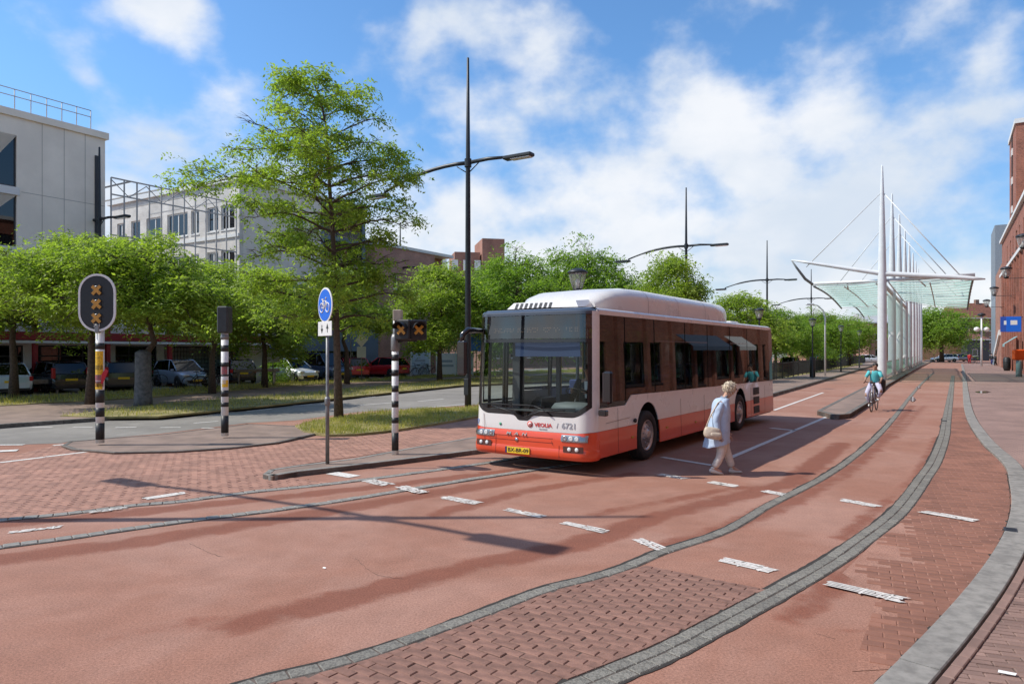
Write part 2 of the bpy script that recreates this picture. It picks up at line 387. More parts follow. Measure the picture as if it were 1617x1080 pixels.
G_lan = glassmat('lantern_glass', (.88, .88, .86), .9, .03, 1.5, base=((.7, .7, .68), .2))
# ---------------------------------------------------------------- ground and roads
def npmesh(name, V, F, mats, smoothf=False):
    me = bpy.data.meshes.new(name); V = np.asarray(V, np.float32); F = np.asarray(F, np.int32)
    me.vertices.add(len(V)); me.vertices.foreach_set('co', V.ravel())
    k = F.shape[1]; me.loops.add(F.size); me.loops.foreach_set('vertex_index', F.ravel())
    me.polygons.add(len(F)); me.polygons.foreach_set('loop_start', np.arange(0, F.size, k, dtype=np.int32)); me.polygons.foreach_set('loop_total', np.full(len(F), k, np.int32))
    me.materials.append(mats); me.update(calc_edges=True); me.validate(); return me
PXL = lambda pts, z=0.0: [G(x, y, z) for x, y in pts]
struct(polysheet('ground', [(-900, -60), (1500, -60), (1500, 1800), (-900, 1800)], -.03, M_ground))
pathA = spline(PXL([(300,1115),(414,1075),(484,1060),(562,1039),(640,1013),(718,985),(796,956),(865,930),(930,914),(991,895),(1045,872),(1134,843),(1175,822),(1212,799),(1264,773),(1303,752),(1339,728),(1380,694),(1409,663),(1427,640),(1437,627),(1455,606),(1475,588)]), .1)
pathB = spline(PXL([(820,1125),(961,1068),(1060,1026),(1138,985),(1216,943),(1304,893),(1356,857),(1420,806),(1460,753),(1478,725),(1491,689),(1495,663),(1501,624),(1505,593)]), .1)
pathK = spline(PXL([(1365,1150),(1433,1080),(1500,1006),(1555,937),(1593,878),(1610,838),(1615,800),(1609,765),(1597,735),(1555,694),(1531,654),(1525,620),(1522,590),(1519,575)]), .1)
pathC = spline(PXL([(-330,862),(-150,840),(0,822),(104,812),(208,799),(286,792),(400,777),(525,764),(634,750),(764,732),(850,718)]), .1)
pathD = spline(PXL([(-330,916),(-150,888),(0,864),(112,849),(221,833),(325,819),(416,808),(530,792),(634,775),(712,762),(816,746),(920,731)]), .1)
# red asphalt with a fine grid so the worn bands follow the wheel tracks
gx = np.arange(-15, 27, .14); gy = np.arange(2.2, 38, .14)
XX, YY = np.meshgrid(gx, gy, indexing='ij'); V = np.stack([XX, YY, np.zeros_like(XX)], -1).reshape(-1, 3)
ii, jj = np.meshgrid(np.arange(len(gx) - 1), np.arange(len(gy) - 1), indexing='ij'); b0 = (ii * len(gy) + jj).ravel()
me = npmesh('red_road', V, np.stack([b0, b0 + len(gy), b0 + len(gy) + 1, b0 + 1], -1), M_red)
stain = np.zeros(len(V))
def band(pts, wid, amt):
    P = np.array([(p.x, p.y) for p in PXL(pts)]); d = np.full(len(V), 1e9)
    for a, b in zip(P, P[1:]):
        ab = b - a; t = np.clip(((V[:, :2] - a) @ ab) / (ab @ ab), 0, 1); q = a + t[:, None] * ab
        d = np.minimum(d, np.hypot(V[:, 0] - q[:, 0], V[:, 1] - q[:, 1]))
    k = np.clip(1 - d / (wid*1.45), 0, 1); k = k * k * (3 - 2 * k)
    np.maximum(stain, amt * 1.12 * k, out=stain)
for pts, wd, am in [([(-200,905),(0,884),(200,858),(400,826),(640,786),(850,752)], .38, .75), ([(-100,838),(150,815),(300,800),(600,768),(850,738)], .32, .7),
    ([(380,985),(520,950),(700,905),(900,862),(1050,812),(1250,762),(1330,700)], .34, .75), ([(150,1010),(300,985),(420,975)], .3, .45),
    ([(1060,862),(1150,832),(1250,790),(1330,752),(1400,690),(1440,640)], .3, .6), ([(940,812),(1150,772),(1260,762)], .25, .6),
    ([(690,812),(830,775),(1000,748)], .3, .65), ([(1250,975),(1350,900),(1440,820),(1490,740),(1500,680)], .28, .6),
    ([(1300,1000),(1400,990)], .12, .5), ([(1330,850),(1450,750),(1480,690)], .2, .55), ([(1290,760),(1410,690),(1460,640)], .3, .5),
    ([(1150,760),(1300,690),(1380,655)], .35, .35)]: band(pts, wd, am)
M_joint = mat('joint_dirt', (.035, .03, .025), .95, var=.3, scale=20)
at = me.attributes.new('stain', 'FLOAT', 'POINT'); at.data.foreach_set('value', stain.astype(np.float32))
o = bpy.data.objects.new('red_road', me); COL.objects.link(o); struct(o)
struct(polysheet('bus_lane', [(-60, -20), (80, -20), (260, 300), (180, 330), (-60, 40)], -.006, M_red))

# ---- brick fields
def inpoly(x, y, P):
    c = False; j = len(P) - 1
    for i in range(len(P)):
        if (P[i][1] > y) != (P[j][1] > y) and x < (P[j][0]-P[i][0]) * (y-P[i][1]) / (P[j][1]-P[i][1]) + P[i][0]: c = not c
        j = i
    return c
def cliprect(P, u0, u1, v0, v1):
    for ax, lim, sg in ((0, u0, 1), (0, u1, -1), (1, v0, 1), (1, v1, -1)):
        out = []
        for i in range(len(P)):
            a, b = P[i-1], P[i]; da, db = (a[ax]-lim)*sg, (b[ax]-lim)*sg
            if (da >= 0) != (db >= 0): t = da / (da - db); out.append((a[0]+(b[0]-a[0])*t, a[1]+(b[1]-a[1])*t))
            if db >= 0: out.append(b)
        P = out
        if len(P) < 3: return []
    return P
def area(P): return abs(sum(P[i-1][0]*P[i][1]-P[i][0]*P[i-1][1] for i in range(len(P)))) / 2
def inview(x, y, m=0):
    if y < 1: return False
    px = 808.5 + FPX * x / y; py = HY + FPX * EYE / y; return -m < px < 1617 + m and py < 1080 + m
def chamfer_brick(L, Wd, h, c=.006):
    mb = MB(); a, b = L/2, Wd/2
    lo = [(-a,-b,0),(a,-b,0),(a,b,0),(-a,b,0)]; m1 = [(x, y, h-c) for x, y, _ in lo]
    tp = [(-a+c,-b+c,h),(a-c,-b+c,h),(a-c,b-c,h),(-a+c,b-c,h)]
    mb.add(lo+m1+tp, [(0,1,5,4),(1,2,6,5),(2,3,7,6),(3,0,4,7),(4,5,9,8),(5,6,10,9),(6,7,11,10),(7,4,8,11),(8,9,10,11)])
    return mb
def brickfield(fname, poly, ang, L, Wd, gap, z, h, m, bond=.5, maxn=300, seed=1, bed=None, zmax=1e9, gv=None, drop=None):
    gv = gap if gv is None else gv
    r = random.Random(seed); P = [(p[0], p[1]) for p in poly]
    root = struct(polysheet(fname, P, z, bed or M_bed))
    ca, sa = math.cos(ang), math.sin(ang)
    Q = [(x*ca+y*sa, -x*sa+y*ca) for x, y in P]
    u0 = min(q[0] for q in Q); u1 = max(q[0] for q in Q); v0 = min(q[1] for q in Q); v1 = max(q[1] for q in Q)
    full, part = [], []
    for j in range(int((v1-v0)/(Wd+gv))+2):
        v = v0 + j*(Wd+gv); off = (j % 2)*bond*(L+gap)
        for i in range(-1, int((u1-u0)/(L+gap))+2):
            u = u0 + i*(L+gap) + off
            cs = [(u,v),(u+L,v),(u+L,v+Wd),(u,v+Wd)]; ins = [inpoly(a, b, Q) for a, b in cs]
            cx, cy = (u+L/2)*ca-(v+Wd/2)*sa, (u+L/2)*sa+(v+Wd/2)*ca
            if math.hypot(cx, cy) > zmax: continue
            if drop and r.random() < drop(cx, cy): continue
            if all(ins): full.append((cx, cy))
            elif any(ins):
                C = cliprect(Q, u, u+L, v, v+Wd)
                if len(C) >= 3 and area(C) > .1*L*Wd: part.append((cx, cy, C))
    full.sort(key=lambda c: (not inview(*c), math.hypot(*c)))
    me = chamfer_brick(L, Wd, h).mesh('brick', m)
    for cx, cy in full[:maxn]:
        inst('brick', me, root, (cx+r.uniform(-.0015,.0015), cy+r.uniform(-.0015,.0015), z+r.uniform(-.0035,.0035)), ang+r.uniform(-.02,.02))
    mb = MB()
    for cx, cy in full[maxn:]:
        a, b = L/2, Wd/2; dz = r.uniform(-.002, .002); rr = ang + r.uniform(-.01,.01); c2, s2 = math.cos(rr), math.sin(rr); c = .006
        def T(x, y, zz): return (cx+x*c2-y*s2, cy+x*s2+y*c2, z+zz+dz)
        mb.add([T(-a,-b,0),T(a,-b,0),T(a,b,0),T(-a,b,0),T(-a+c,-b+c,h),T(a-c,-b+c,h),T(a-c,b-c,h),T(-a+c,b-c,h)], [(0,1,5,4),(1,2,6,5),(2,3,7,6),(3,0,4,7),(4,5,6,7)])
    for cx, cy, C in part:
        W = [(a*ca-b*sa, a*sa+b*ca) for a, b in C]; n = len(W); mx = sum(p[0] for p in W)/n; my = sum(p[1] for p in W)/n
        top = [(mx+(x-mx)*.95, my+(y-my)*.95, z+h) for x, y in W]
        mb.add([(x, y, z) for x, y in W]+top, [(i, (i+1) % n, n+(i+1) % n, n+i) for i in range(n)]+[tuple(range(n, 2*n))])
    if mb.f: mb.build('bricks', m, root)['kind'] = 'stuff'
    return root
def settrow(fname, path, rows, L, gap, z, h, m, maxn=290, seed=2, zfar=40):
    r = random.Random(seed); root = None; wid = sum(rows) + gap*(len(rows)-1)
    a, b = offs(path, -wid/2-.012), offs(path, wid/2+.012)
    mb = MB(); n = len(a); mb.add([(p.x, p.y, z) for p in a]+[(p.x, p.y, z) for p in b], [(i, n+i, n+i+1, i+1) for i in range(n-1)])
    root = struct(mb.build(fname, M_bed)); mbs = MB(); cnt = 0
    d = -wid/2; items = []
    for ri, wr in enumerate(rows):
        pp = offs(path, d + wr/2); d += wr + gap
        pos = 0; step = (L + gap) / .1; k = (ri * .5) * step
        while k + step < len(pp) - 1:
            i = int(k); p = pp[i].lerp(pp[min(i+1, len(pp)-1)], k-i); i2 = int(k+step*.9); q = pp[i2].lerp(pp[min(i2+1, len(pp)-1)], k+step*.9-i2)
            c = (p+q)/2; t = (q-p).normalized(); items.append((c, math.atan2(t.y, t.x), wr)); k += step
    items.sort(key=lambda it: (not inview(it[0].x, it[0].y), it[0].length))
    cache = {}
    for c, an, wr in items:
        if c.length > zfar: continue
        if cnt < maxn and c.y < 14:
            if wr not in cache: cache[wr] = chamfer_brick(L, wr, h, .008).mesh('paving_stone', m)
            inst('paving_stone', cache[wr], root, (c.x, c.y, z+r.uniform(-.004,.003)), an+r.uniform(-.02,.02)); cnt += 1
        else:
            c2, s2 = math.cos(an), math.sin(an); a_, b_ = L/2, wr/2; cc = .008; dz = r.uniform(-.003,.003)
            def T(x, y, zz): return (c.x+x*c2-y*s2, c.y+x*s2+y*c2, z+zz+dz)
            mbs.add([T(-a_,-b_,0),T(a_,-b_,0),T(a_,b_,0),T(-a_,b_,0),T(-a_+cc,-b_+cc,h),T(a_-cc,-b_+cc,h),T(a_-cc,b_-cc,h),T(-a_+cc,b_-cc,h)], [(0,1,5,4),(1,2,6,5),(2,3,7,6),(3,0,4,7),(4,5,6,7)])
    if mbs.f: mbs.build('stones', m, root)['kind'] = 'stuff'
    return root
settrow('gutter_between_lanes', pathA, (.135,), .20, .008, .003, .008, M_granite, seed=3, zfar=75)
settrow('gutter_along_brick_lane', pathB, (.112, .112), .20, .005, .003, .008, M_granite, seed=4, zfar=75)
settrow('upper_gutter', pathC, (.15,), .15, .010, .003, .012, M_kerb, seed=5)
settrow('lower_gutter', pathD, (.15,), .15, .010, .003, .012, M_kerb, seed=6)
# kerb stones of the right pavement
kr = thing('kerb', '', '', (0, 0, 0)); del kr['label'], kr['category']; struct(kr); kr.name = 'right_kerb'
def kerbstones(root, path, wid, L, z0, z1, m, seed=1, maxn=200):
    r = random.Random(seed); i = 0; st = int(L/.1)
    a, b = offs(path, -wid/2), offs(path, wid/2)
    mb2 = MB(); cnt = 0
    while i + st < len(path):
        idx = list(range(i, i+st+1, 2)); dz = r.uniform(-.003, .003); c = .008
        A = [a[k] for k in idx]; B = [b[k] for k in idx]
        sh = (A[1]-A[0]).normalized()*.0025; A[0] = A[0]+sh; B[0] = B[0]+sh; A[-1] = A[-1]-sh; B[-1] = B[-1]-sh; n = len(A)
        V2 = []
        for p, q in zip(A, B):
            e = (q-p).normalized()*c; V2 += [(p.x,p.y,z0),(p.x,p.y,z1-c+dz),(p.x+e.x,p.y+e.y,z1+dz),(q.x-e.x,q.y-e.y,z1+dz),(q.x,q.y,z1-c+dz),(q.x,q.y,z0)]
        F2 = [(k*6+j, k*6+j+1, k*6+7+j, k*6+6+j) for k in range(n-1) for j in range(5)] + [(0,1,2,3,4,5), tuple((n-1)*6+j for j in (5,4,3,2,1,0))]
        mb = MB() if cnt < maxn else mb2
        mb.add(V2, F2)
        if cnt < maxn: mb.build('kerb_stone', m, root)
        cnt += 1; i += st
kerbstones(kr, pathK, .25, 1.0, -.02, .05, M_kerb)
# paved band and pavement to the right of the kerb
kin = offs(pathK, .14)
rp = [(p.x, p.y) for p in kin]
fac = [SP(5.9, s) for s in (140, 75, 40, 20, 8, 0)]
sidewalk = struct(slab('right_pavement', rp + [(p.x, p.y) for p in fac] + [(3.0, -3), (1.2, 0), (1.6, 2)], -.02, .030, brickmat('pavement_brick', (.33,.21,.17), (.27,.17,.14), (.12,.09,.08), sw=.21, sh=.07, rot=R(20), axis='XY', bump=.3)))
near = [p for p in kin if 3.0 < p.y < 10.5]
soldier = offs(near, .055)
r_ = random.Random(8); sold = chamfer_brick(.20, .07, .016).mesh('brick', M_brown); edge = offs(near, .04)
band_root = struct(bpy.data.objects.new('edge_course', None)); COL.objects.link(band_root)
k = 0.0
while k + 2.1 < len(edge) - 1:
    i = int(k); p = edge[i].lerp(edge[i+1], k-i); t = (edge[i+1]-edge[i]).normalized(); inst('brick', sold, band_root, (p.x, p.y, .031+r_.uniform(0,.003)), math.atan2(t.y, t.x)); k += 2.08
inner = offs(near, .085)
poly = [(p.x, p.y) for p in inner] + [(11.5, 10.5), (8.0, 6.0), (4.6, 3.0)]
brickfield('pavement_clinkers', poly, R(-19), .20, .062, .006, .031, .012, M_brown, seed=9)
# bricks between the two gutters, bottom of the view
ga = [p for p in offs(pathA, .080) if p.y < 6.75]; gb = [p for p in offs(pathB, -.125) if p.y < 6.12]
poly = [(p.x, p.y) for p in ga] + [tuple(G(1020, 894)[:2]), tuple(G(1213, 933)[:2])] + [(p.x, p.y) for p in reversed(gb)]
brickfield('brick_patch', poly, math.atan2(-.70, .96), .20, .078, .006, .003, .008, M_pink, seed=10, gv=.003)
# stained bricks between the double gutter and the right kerb
gb2 = [p for p in offs(pathB, .125) if 7.6 < p.y < 26]; kk = [p for p in offs(pathK, -.14) if 4.6 < p.y < 26]
poly = [(p.x, p.y) for p in gb2] + [(p.x, p.y) for p in reversed(kk)] + [tuple(G(1345, 1060)[:2]), tuple(G(1372, 985)[:2]), tuple(G(1385, 940)[:2]), tuple(G(1330, 905)[:2])]
lead = [(p.x, p.y) for p in kk]
def wornoff(x, y):                        # asphalt overlaps the bricks away from the kerb in the foreground
    if y > 9: return 0
    d = min(math.hypot(x-a, y-b) for a, b in lead[::3]); lim = .20 + .19*(y-4.6) + .12*math.sin(y*5)
    return max(0, min(.97, (d-lim)*3.2+.3)) if d > lim-.15 else 0
brickfield('brick_lane', poly, math.atan2(-.45, .9), .20, .095, .008, .0035, .006, M_redk, seed=11, bed=M_red, gv=.005, drop=wornoff)
for pth, dd, sd in ((pathA, -.078, 1), (pathB, -.122, 2), (pathB, .122, 5), (pathC, -.09, 3), (pathD, .095, 4), (pathK, -.14, 6)):     # open joints between the asphalt and the setts
    r = random.Random(sd); pp = offs(pth, dd); pp = [p for p in pp if 3 < p.y < 22]; mb = MB(); a = []; b = []; w1 = .02
    for i, p in enumerate(pp):
        t = (pp[min(i+1, len(pp)-1)]-pp[max(i-1, 0)]).normalized(); nn = Vector((-t.y, t.x, 0)); w1 = max(.003, min(.030, w1+r.uniform(-.008, .008))); j = r.uniform(-.006, .006)
        a.append(p-nn*(w1*.4)+nn*j); b.append(p+nn*w1*(1 if dd < 0 else .6)+nn*j)
    n = len(a); mb.add([(p.x, p.y, .0052) for p in a]+[(p.x, p.y, .0052) for p in b], [(i, n+i, n+i+1, i+1) for i in range(n-1)]); struct(mb.build('open_joint', M_joint))
# clinkers of the crossing on the left
cc = [p for p in offs(pathC, -.10) if -9.5 < p.x < -2.9]
cc = [(p.x, p.y) for p in cc]
poly = cc + [tuple(G(*q)[:2]) for q in [(440,752),(415,749),(430,741),(520,727),(620,713),(745,692),(800,684),(800,660),(745,655),(690,668),(620,680),(560,680),(500,694),(365,709),(280,714),(180,717),(105,710),(95,702),(0,724),(-120,738),(-200,748)]]
brickfield('brick_crossing', poly, math.atan2(-.35, .93), .20, .10, .006, .003, .006, M_pinkl, seed=12, gv=.004)

# ---- grey carriageway
road = [(-500,760),(-250,737),(-100,719),(0,703),(97,700),(110,697),(250,685),(390,668),(465,664),(560,651),(740,640),(900,625),(1000,612),(1100,603),(1250,588),(1400,575),
        (1400,571),(1250,579),(1100,590),(900,600),(730,609),(420,641),(200,661),(0,676),(-250,697),(-500,716)]
struct(polysheet('road', [tuple(G(*q)[:2]) for q in road], .0045, M_grey))
# raised pavement beyond the road, kerb, grass, parking
far_edge = [(-700,742),(-500,718),(-250,699),(0,677),(200,662),(420,642),(730,610),(900,601),(1100,591),(1250,580),(1400,572)]
FE = spline(PXL(far_edge), .1)
kf = struct(bpy.data.objects.new('road_kerb', None)); COL.objects.link(kf)
sub = [p for p in FE if p.y < 60]
kerbstones(kf, offs(sub, -.08), .15, 1.0, -.02, .12, M_kerbd, seed=3, maxn=90)
pav = [(p.x, p.y) for p in offs(sub, -.155)]
back = [SP(-38.9, s) for s in (70, 40, 20, 0, -20)]
struct(slab('far_pavement', pav + [(p.x, p.y) for p in back], -.02, .10, M_tilep))
def grass_area(name, pts, z, blades, hgt, seed, dry=0):
    P = [tuple(G(x, y, z)[:2]) for x, y in pts]
    root = struct(slab(name, P, z - .06, z, M_soil))
    r = np.random.default_rng(seed); xs = [p[0] for p in P]; ys = [p[1] for p in P]
    pts_ = []
    while len(pts_) < blades:
        x, y = r.uniform(min(xs), max(xs)), r.uniform(min(ys), max(ys))
        if inpoly(x, y, P): pts_.append((x, y))
    B = np.array(pts_); n = len(B); an = r.uniform(0, 6.28, n); h = hgt * r.uniform(.4, 1.3, n) * (.6 + .8 * np.abs(np.sin(B[:, 0] * 1.7) * np.sin(B[:, 1] * 1.1 + 1)))
    wd = hgt * .09 * r.uniform(.6, 1.3, n); ln = h * r.uniform(-.6, .6, n); a2 = r.uniform(0, 6.28, n)
    dx, dy = np.cos(an) * wd, np.sin(an) * wd
    p0 = np.stack([B[:, 0]-dx, B[:, 1]-dy, np.full(n, z-.01)], -1); p1 = np.stack([B[:, 0]+dx, B[:, 1]+dy, np.full(n, z-.01)], -1)
    p2 = np.stack([B[:, 0]+np.cos(a2)*ln+dx*.2, B[:, 1]+np.sin(a2)*ln+dy*.2, z+h], -1); p3 = np.stack([B[:, 0]+np.cos(a2)*ln-dx*.2, B[:, 1]+np.sin(a2)*ln-dy*.2, z+h*.98], -1)
    Vv = np.stack([p0, p1, p2, p3], 1).reshape(-1, 3); Ff = np.arange(4*n).reshape(n, 4)
    g = bpy.data.objects.new('grass_blades', npmesh('grass_blades', Vv, Ff, M_grassb)); COL.objects.link(g); g.parent = root; g['kind'] = 'stuff'
    return root
grass_area('grass_island', [(466,672),(500,663),(560,654),(640,647),(742,642),(860,630),(880,640),(760,656),(690,668),(620,679),(560,685),(520,686),(480,681)], .07, 14000, .10, 1)
grass_area('grass_verge', [(95,656),(200,643),(300,633),(420,625),(560,612),(730,598),(1100,585),(1100,590),(900,600),(728,608),(600,621),(420,640),(250,657),(150,658)], .13, 16000, .12, 2)
grass_area('grass_strip', [(-60,642),(0,640),(240,627),(460,609),(730,594),(1000,584),(1000,581),(730,590),(560,600),(460,603),(240,616),(0,628),(-60,632)], .13, 16000, .16, 3)
grass_area('grass_behind_fence', [(1160,600),(1225,599),(1300,588),(1362,577),(1362,574),(1250,579),(1160,588)], .05, 6000, .15, 4)
struct(slab('parking_lot', [tuple(G(x, y, .1)[:2]) for x, y in [(-400,655),(-60,631),(0,627),(240,615),(460,602),(730,589),(900,583)]] + [(p.x, p.y) for p in back[:4]] , .03, .115, M_grey))
# ---- islands
def island(name, pts, z1, m, kmat=M_kerbd, kw=.14):
    W = [G(x, y, z1) for x, y in pts]; P = [(p.x, p.y) for p in W]
    root = struct(slab(name, P, -.02, z1 - .006, m)); r = random.Random(len(pts)); n = len(P)
    A = sum(P[i-1][0]*P[i][1]-P[i][0]*P[i-1][1] for i in range(n)); sg = 1 if A > 0 else -1
    out = offs([W[i] for i in range(n)] + [W[0]], 0)
    for i in range(n):
        a, b = W[i], W[(i+1) % n]; L = (b-a).length; d = (b-a).normalized(); nn = Vector((-d.y, d.x, 0))*sg; k = max(1, round(L/.9))
        for j in range(k):
            p, q = a+d*(L*j/k+.004), a+d*(L*(j+1)/k-.004)
            if p.length > 70: continue
            c = .012
            MB().add([(p.x,p.y,-.02),(p.x,p.y,z1-c),(p.x+nn.x*c,p.y+nn.y*c,z1),(p.x+nn.x*kw,p.y+nn.y*kw,z1),(q.x,q.y,-.02),(q.x,q.y,z1-c),(q.x+nn.x*c,q.y+nn.y*c,z1),(q.x+nn.x*kw,q.y+nn.y*kw,z1),(p.x+nn.x*kw,p.y+nn.y*kw,-.02),(q.x+nn.x*kw,q.y+nn.y*kw,-.02)],
                     [(0,1,5,4),(1,2,6,5),(2,3,7,6),(3,8,9,7),(0,8,3,2,1),(4,5,6,7,9)]).build('kerb_stone', kmat, root)
    return root
island('signal_island', [(415,748),(424,741),(470,734),(560,723),(640,708),(745,690),(830,680),(900,676),(900,690),(830,702),(745,711),(660,722),(560,734),(470,744),(430,751)], .09, M_tilep, M_kerb, .11)
island('corner_island', [(97,703),(108,697),(180,691),(250,686),(390,669),(470,672),(500,684),(440,698),(370,706),(280,712),(180,714),(115,709)], .05, M_tilep, M_kerbd, .09)
island('shelter_platform', [(1290,648),(1312,637),(1352,617),(1385,601),(1430,579.5),(1472,565.2),(1481,565.4),(1447,582),(1402,607),(1370,636),(1342,653),(1318,655)], .15, M_tilep)
fk = [(1090,668),(1160,645),(1226,625),(1290,606),(1365,583),(1412,570)]
FK = spline(PXL(fk), .1); FK = [p for p in FK if p.y < 130]
fkk = struct(bpy.data.objects.new('stop_kerb', None)); COL.objects.link(fkk)
kerbstones(fkk, offs(FK, -.08), .15, 1.5, -.02, .15, M_kerbd, seed=4, maxn=60)
struct(slab('stop_pavement', [(p.x, p.y) for p in offs(FK, -.155)[::10]] + [tuple(G(x, y)[:2]) for x, y in [(1385,571),(1362,577),(1300,589),(1225,602),(1150,618),(1050,640)]], -.02, .14, M_tilep))

# ---- painted marks
def dash(p0, p1, wid, z=.008, worn=.5, seed=0, n=4, name='road_marking'):
    r = random.Random(seed*7+int(p0[0])); a, b = G(*p0), G(*p1); d = (b-a); L = d.length; d.normalize(); nn = Vector((-d.y, d.x, 0)); mb = MB()
    sw = wid / n
    for k in range(n):
        o_ = (k - n/2 + .5) * sw; t = 0 if worn < .05 else r.uniform(0, .05)*L; 
        while t < L:
            seg = L if worn < .05 else r.uniform(.12, .5) * L / max(worn, .3) * .6; t1 = min(L, t + seg)
            hw = sw * (.5 if worn < .05 else r.uniform(.52-.2*worn, .54)); sk = 0 if worn < .05 else r.uniform(-.03, .05); j = 0 if worn < .05 else r.uniform(-.01, .01)
            p, q = a + d*t + nn*(o_+j), a + d*t1 + nn*(o_+j+r.uniform(-.006, .006)*(worn > .05))
            mb.add([tuple(p-nn*hw-d*sk)[:2]+(z,), tuple(q-nn*hw)[:2]+(z,), tuple(q+nn*hw+d*sk)[:2]+(z,), tuple(p+nn*hw)[:2]+(z,)], [(0,1,2,3)])
            t = t1 + (0 if worn < .05 else r.uniform(.0, .08) * L * worn)
    if worn > .3:                                 # teeth of paint left in the joints across the mark
        for k in range(int(L/.07)):
            if r.random() < .22:
                p = a + d*(k*.07+.02); e = wid*r.uniform(.45,.7)
                mb.add([tuple(p-nn*e)[:2]+(z+.0006,), tuple(p-nn*e+d*.018)[:2]+(z+.0006,), tuple(p+nn*e*.8+d*.03)[:2]+(z+.0006,), tuple(p+nn*e*.8+d*.012)[:2]+(z+.0006,)], [(0,1,2,3)])
    o = mb.build(name, M_white); return struct(o)
for i, (p0, p1, wd, z, wn) in enumerate([((797,804),(857,816),.15,.008,1),((888,825),(957,840),.15,.008,.6),((1008,852),(1055,872),.15,.008,.6),((1137,883),(1220,902),.16,.008,.35),
    ((1305,923),(1425,950),.16,.021,.35),((1042,749),(1082,756),.18,.008,.8),((1121,761),(1162,768),.2,.008,.2),((1205,775),(1247,783),.2,.008,.6),((1328,789),(1386,800),.2,.008,.5),
    ((1455,809),(1540,824),.17,.021,.12),((524,747),(560,753),.26,.008,.04),((575,757),(612,766),.25,.008,1),((632,769),(668,779),.22,.018,.9),((700,785),(755,795),.2,.008,1),
    ((228,789),(292,779),.18,.016,.35),((10,842),(95,832),.12,.008,1),((140,811),(200,803),.1,.018,1)]):
    dash(p0, p1, wd, z, wn, i)
for p0, p1, wd in [((1045,722),(1124,735),.13),((1153,723),(1310,656.5),.12),((1217,676),(1256,680),.2),((1222,648),(1300,620),.12),((0,731),(70,722.5),.13),((72,722),(142,713.5),.13),
    ((-60,716),(28,711.5),.3),((-40,703.6),(38,702.8),.14),((84,704),(110,701.5),.14),((49,675.3),(83,675),.12),((115,675),(147,674.8),.12),((182,675.5),(215,675),.12),((253,675.6),(285,675.3),.12),
    ((318,676.5),(352,676),.12),((386,677),(400,675.8),.12),((306,668.5),(345,665.5),.12),((461,641),(493,639),.14),((563,629),(588,626.5),.5),((569,640),(622,636),.14),((660,634),(700,630.5),.14),
    ((-120,675),(-85,675.3),.12),((390,650),(430,646),.12),((663,645),(735,638.6),.12),((330,655),(370,651),.12)]:
    dash(p0, p1, wd, .012 if p0[0] < 730 else .008, 0.04, 3, n=1)
# hairline cracks and repaired seams in the asphalt
for sd, pts in enumerate([[(560,880),(590,905),(640,915)], [(300,858),(330,872),(352,880)], [(1330,868),(1352,876)], [(1290,1000),(1330,1012)]]):
    r = random.Random(sd); sp = spline(PXL(pts), .05); mb = MB(); a = []; b = []
    for i, p in enumerate(sp):
        j = Vector((r.uniform(-.012, .012), r.uniform(-.012, .012), 0)); w1 = r.uniform(.0015, .005); a.append(p+j-Vector((0, w1, 0))); b.append(p+j+Vector((0, w1, 0)))
    n = len(a); mb.add([(p.x, p.y, .0014) for p in a]+[(p.x, p.y, .0014) for p in b], [(i, i+1, n+i+1, n+i) for i in range(n-1)]); struct(mb.build('asphalt_crack', M_joint))
# puddles left on the lane
M_wet = mat('standing_water', (.10, .07, .06), .03, spec=.8)
for i, (cx, cy, rx, ry) in enumerate([(1441,631,5,4),(1450,612,4,1.5),(1552,620,12,2.0)]):
    r = random.Random(i); pts = [G(cx+rx*math.cos(t*.45)*r.uniform(.75,1.1), cy+ry*math.sin(t*.45)*r.uniform(.75,1.1)) for t in range(14)]
    struct(polysheet('puddle', [(p.x, p.y) for p in pts], .021 if i < 2 else .036, M_wet))
# ---------------------------------------------------------------- trees
def leaf_cloud(name, centers, dirs, size, per, m, seed, spread=.22, droop=.35):
    # sprays of pointed leaflets along short drooping stalks
    r = np.random.default_rng(seed); n = len(centers); C = np.repeat(centers, per, 0); D = np.repeat(dirs, per, 0); N_ = n * per
    k = np.tile(np.arange(per), n); t = (k // 2 + .5) / (per / 2); side = np.where(k % 2 == 0, 1.0, -1.0)
    SL = size * 3.0 * r.uniform(.7, 1.3, n).repeat(per)
    base = C + D * (t * SL)[:, None]; base[:, 2] -= droop * (t ** 2) * SL
    perp = np.stack([-D[:, 1], D[:, 0], np.zeros(N_)], -1); perp /= np.linalg.norm(perp, axis=1)[:, None] + 1e-6
    tilt = np.repeat(r.uniform(-.7, .7, n), per)
    ld = perp * side[:, None] + D * .6 + r.normal(0, .28, (N_, 3)); ld[:, 2] += tilt * side - .25; ld /= np.linalg.norm(ld, axis=1)[:, None]
    L = size * r.uniform(.7, 1.35, N_); up = r.normal(0, .55, (N_, 3)) + np.array([0, 0, 1.0]); wv = np.cross(ld, up); wv /= np.linalg.norm(wv, axis=1)[:, None] + 1e-6
    W = L * .21
    tip = base + ld * L[:, None]; mid = base + ld * (L * .45)[:, None]
    V = np.stack([base, mid + wv * W[:, None], tip, mid - wv * W[:, None]], 1).reshape(-1, 3)
    return npmesh(name, V, np.arange(4 * N_).reshape(N_, 4), m)
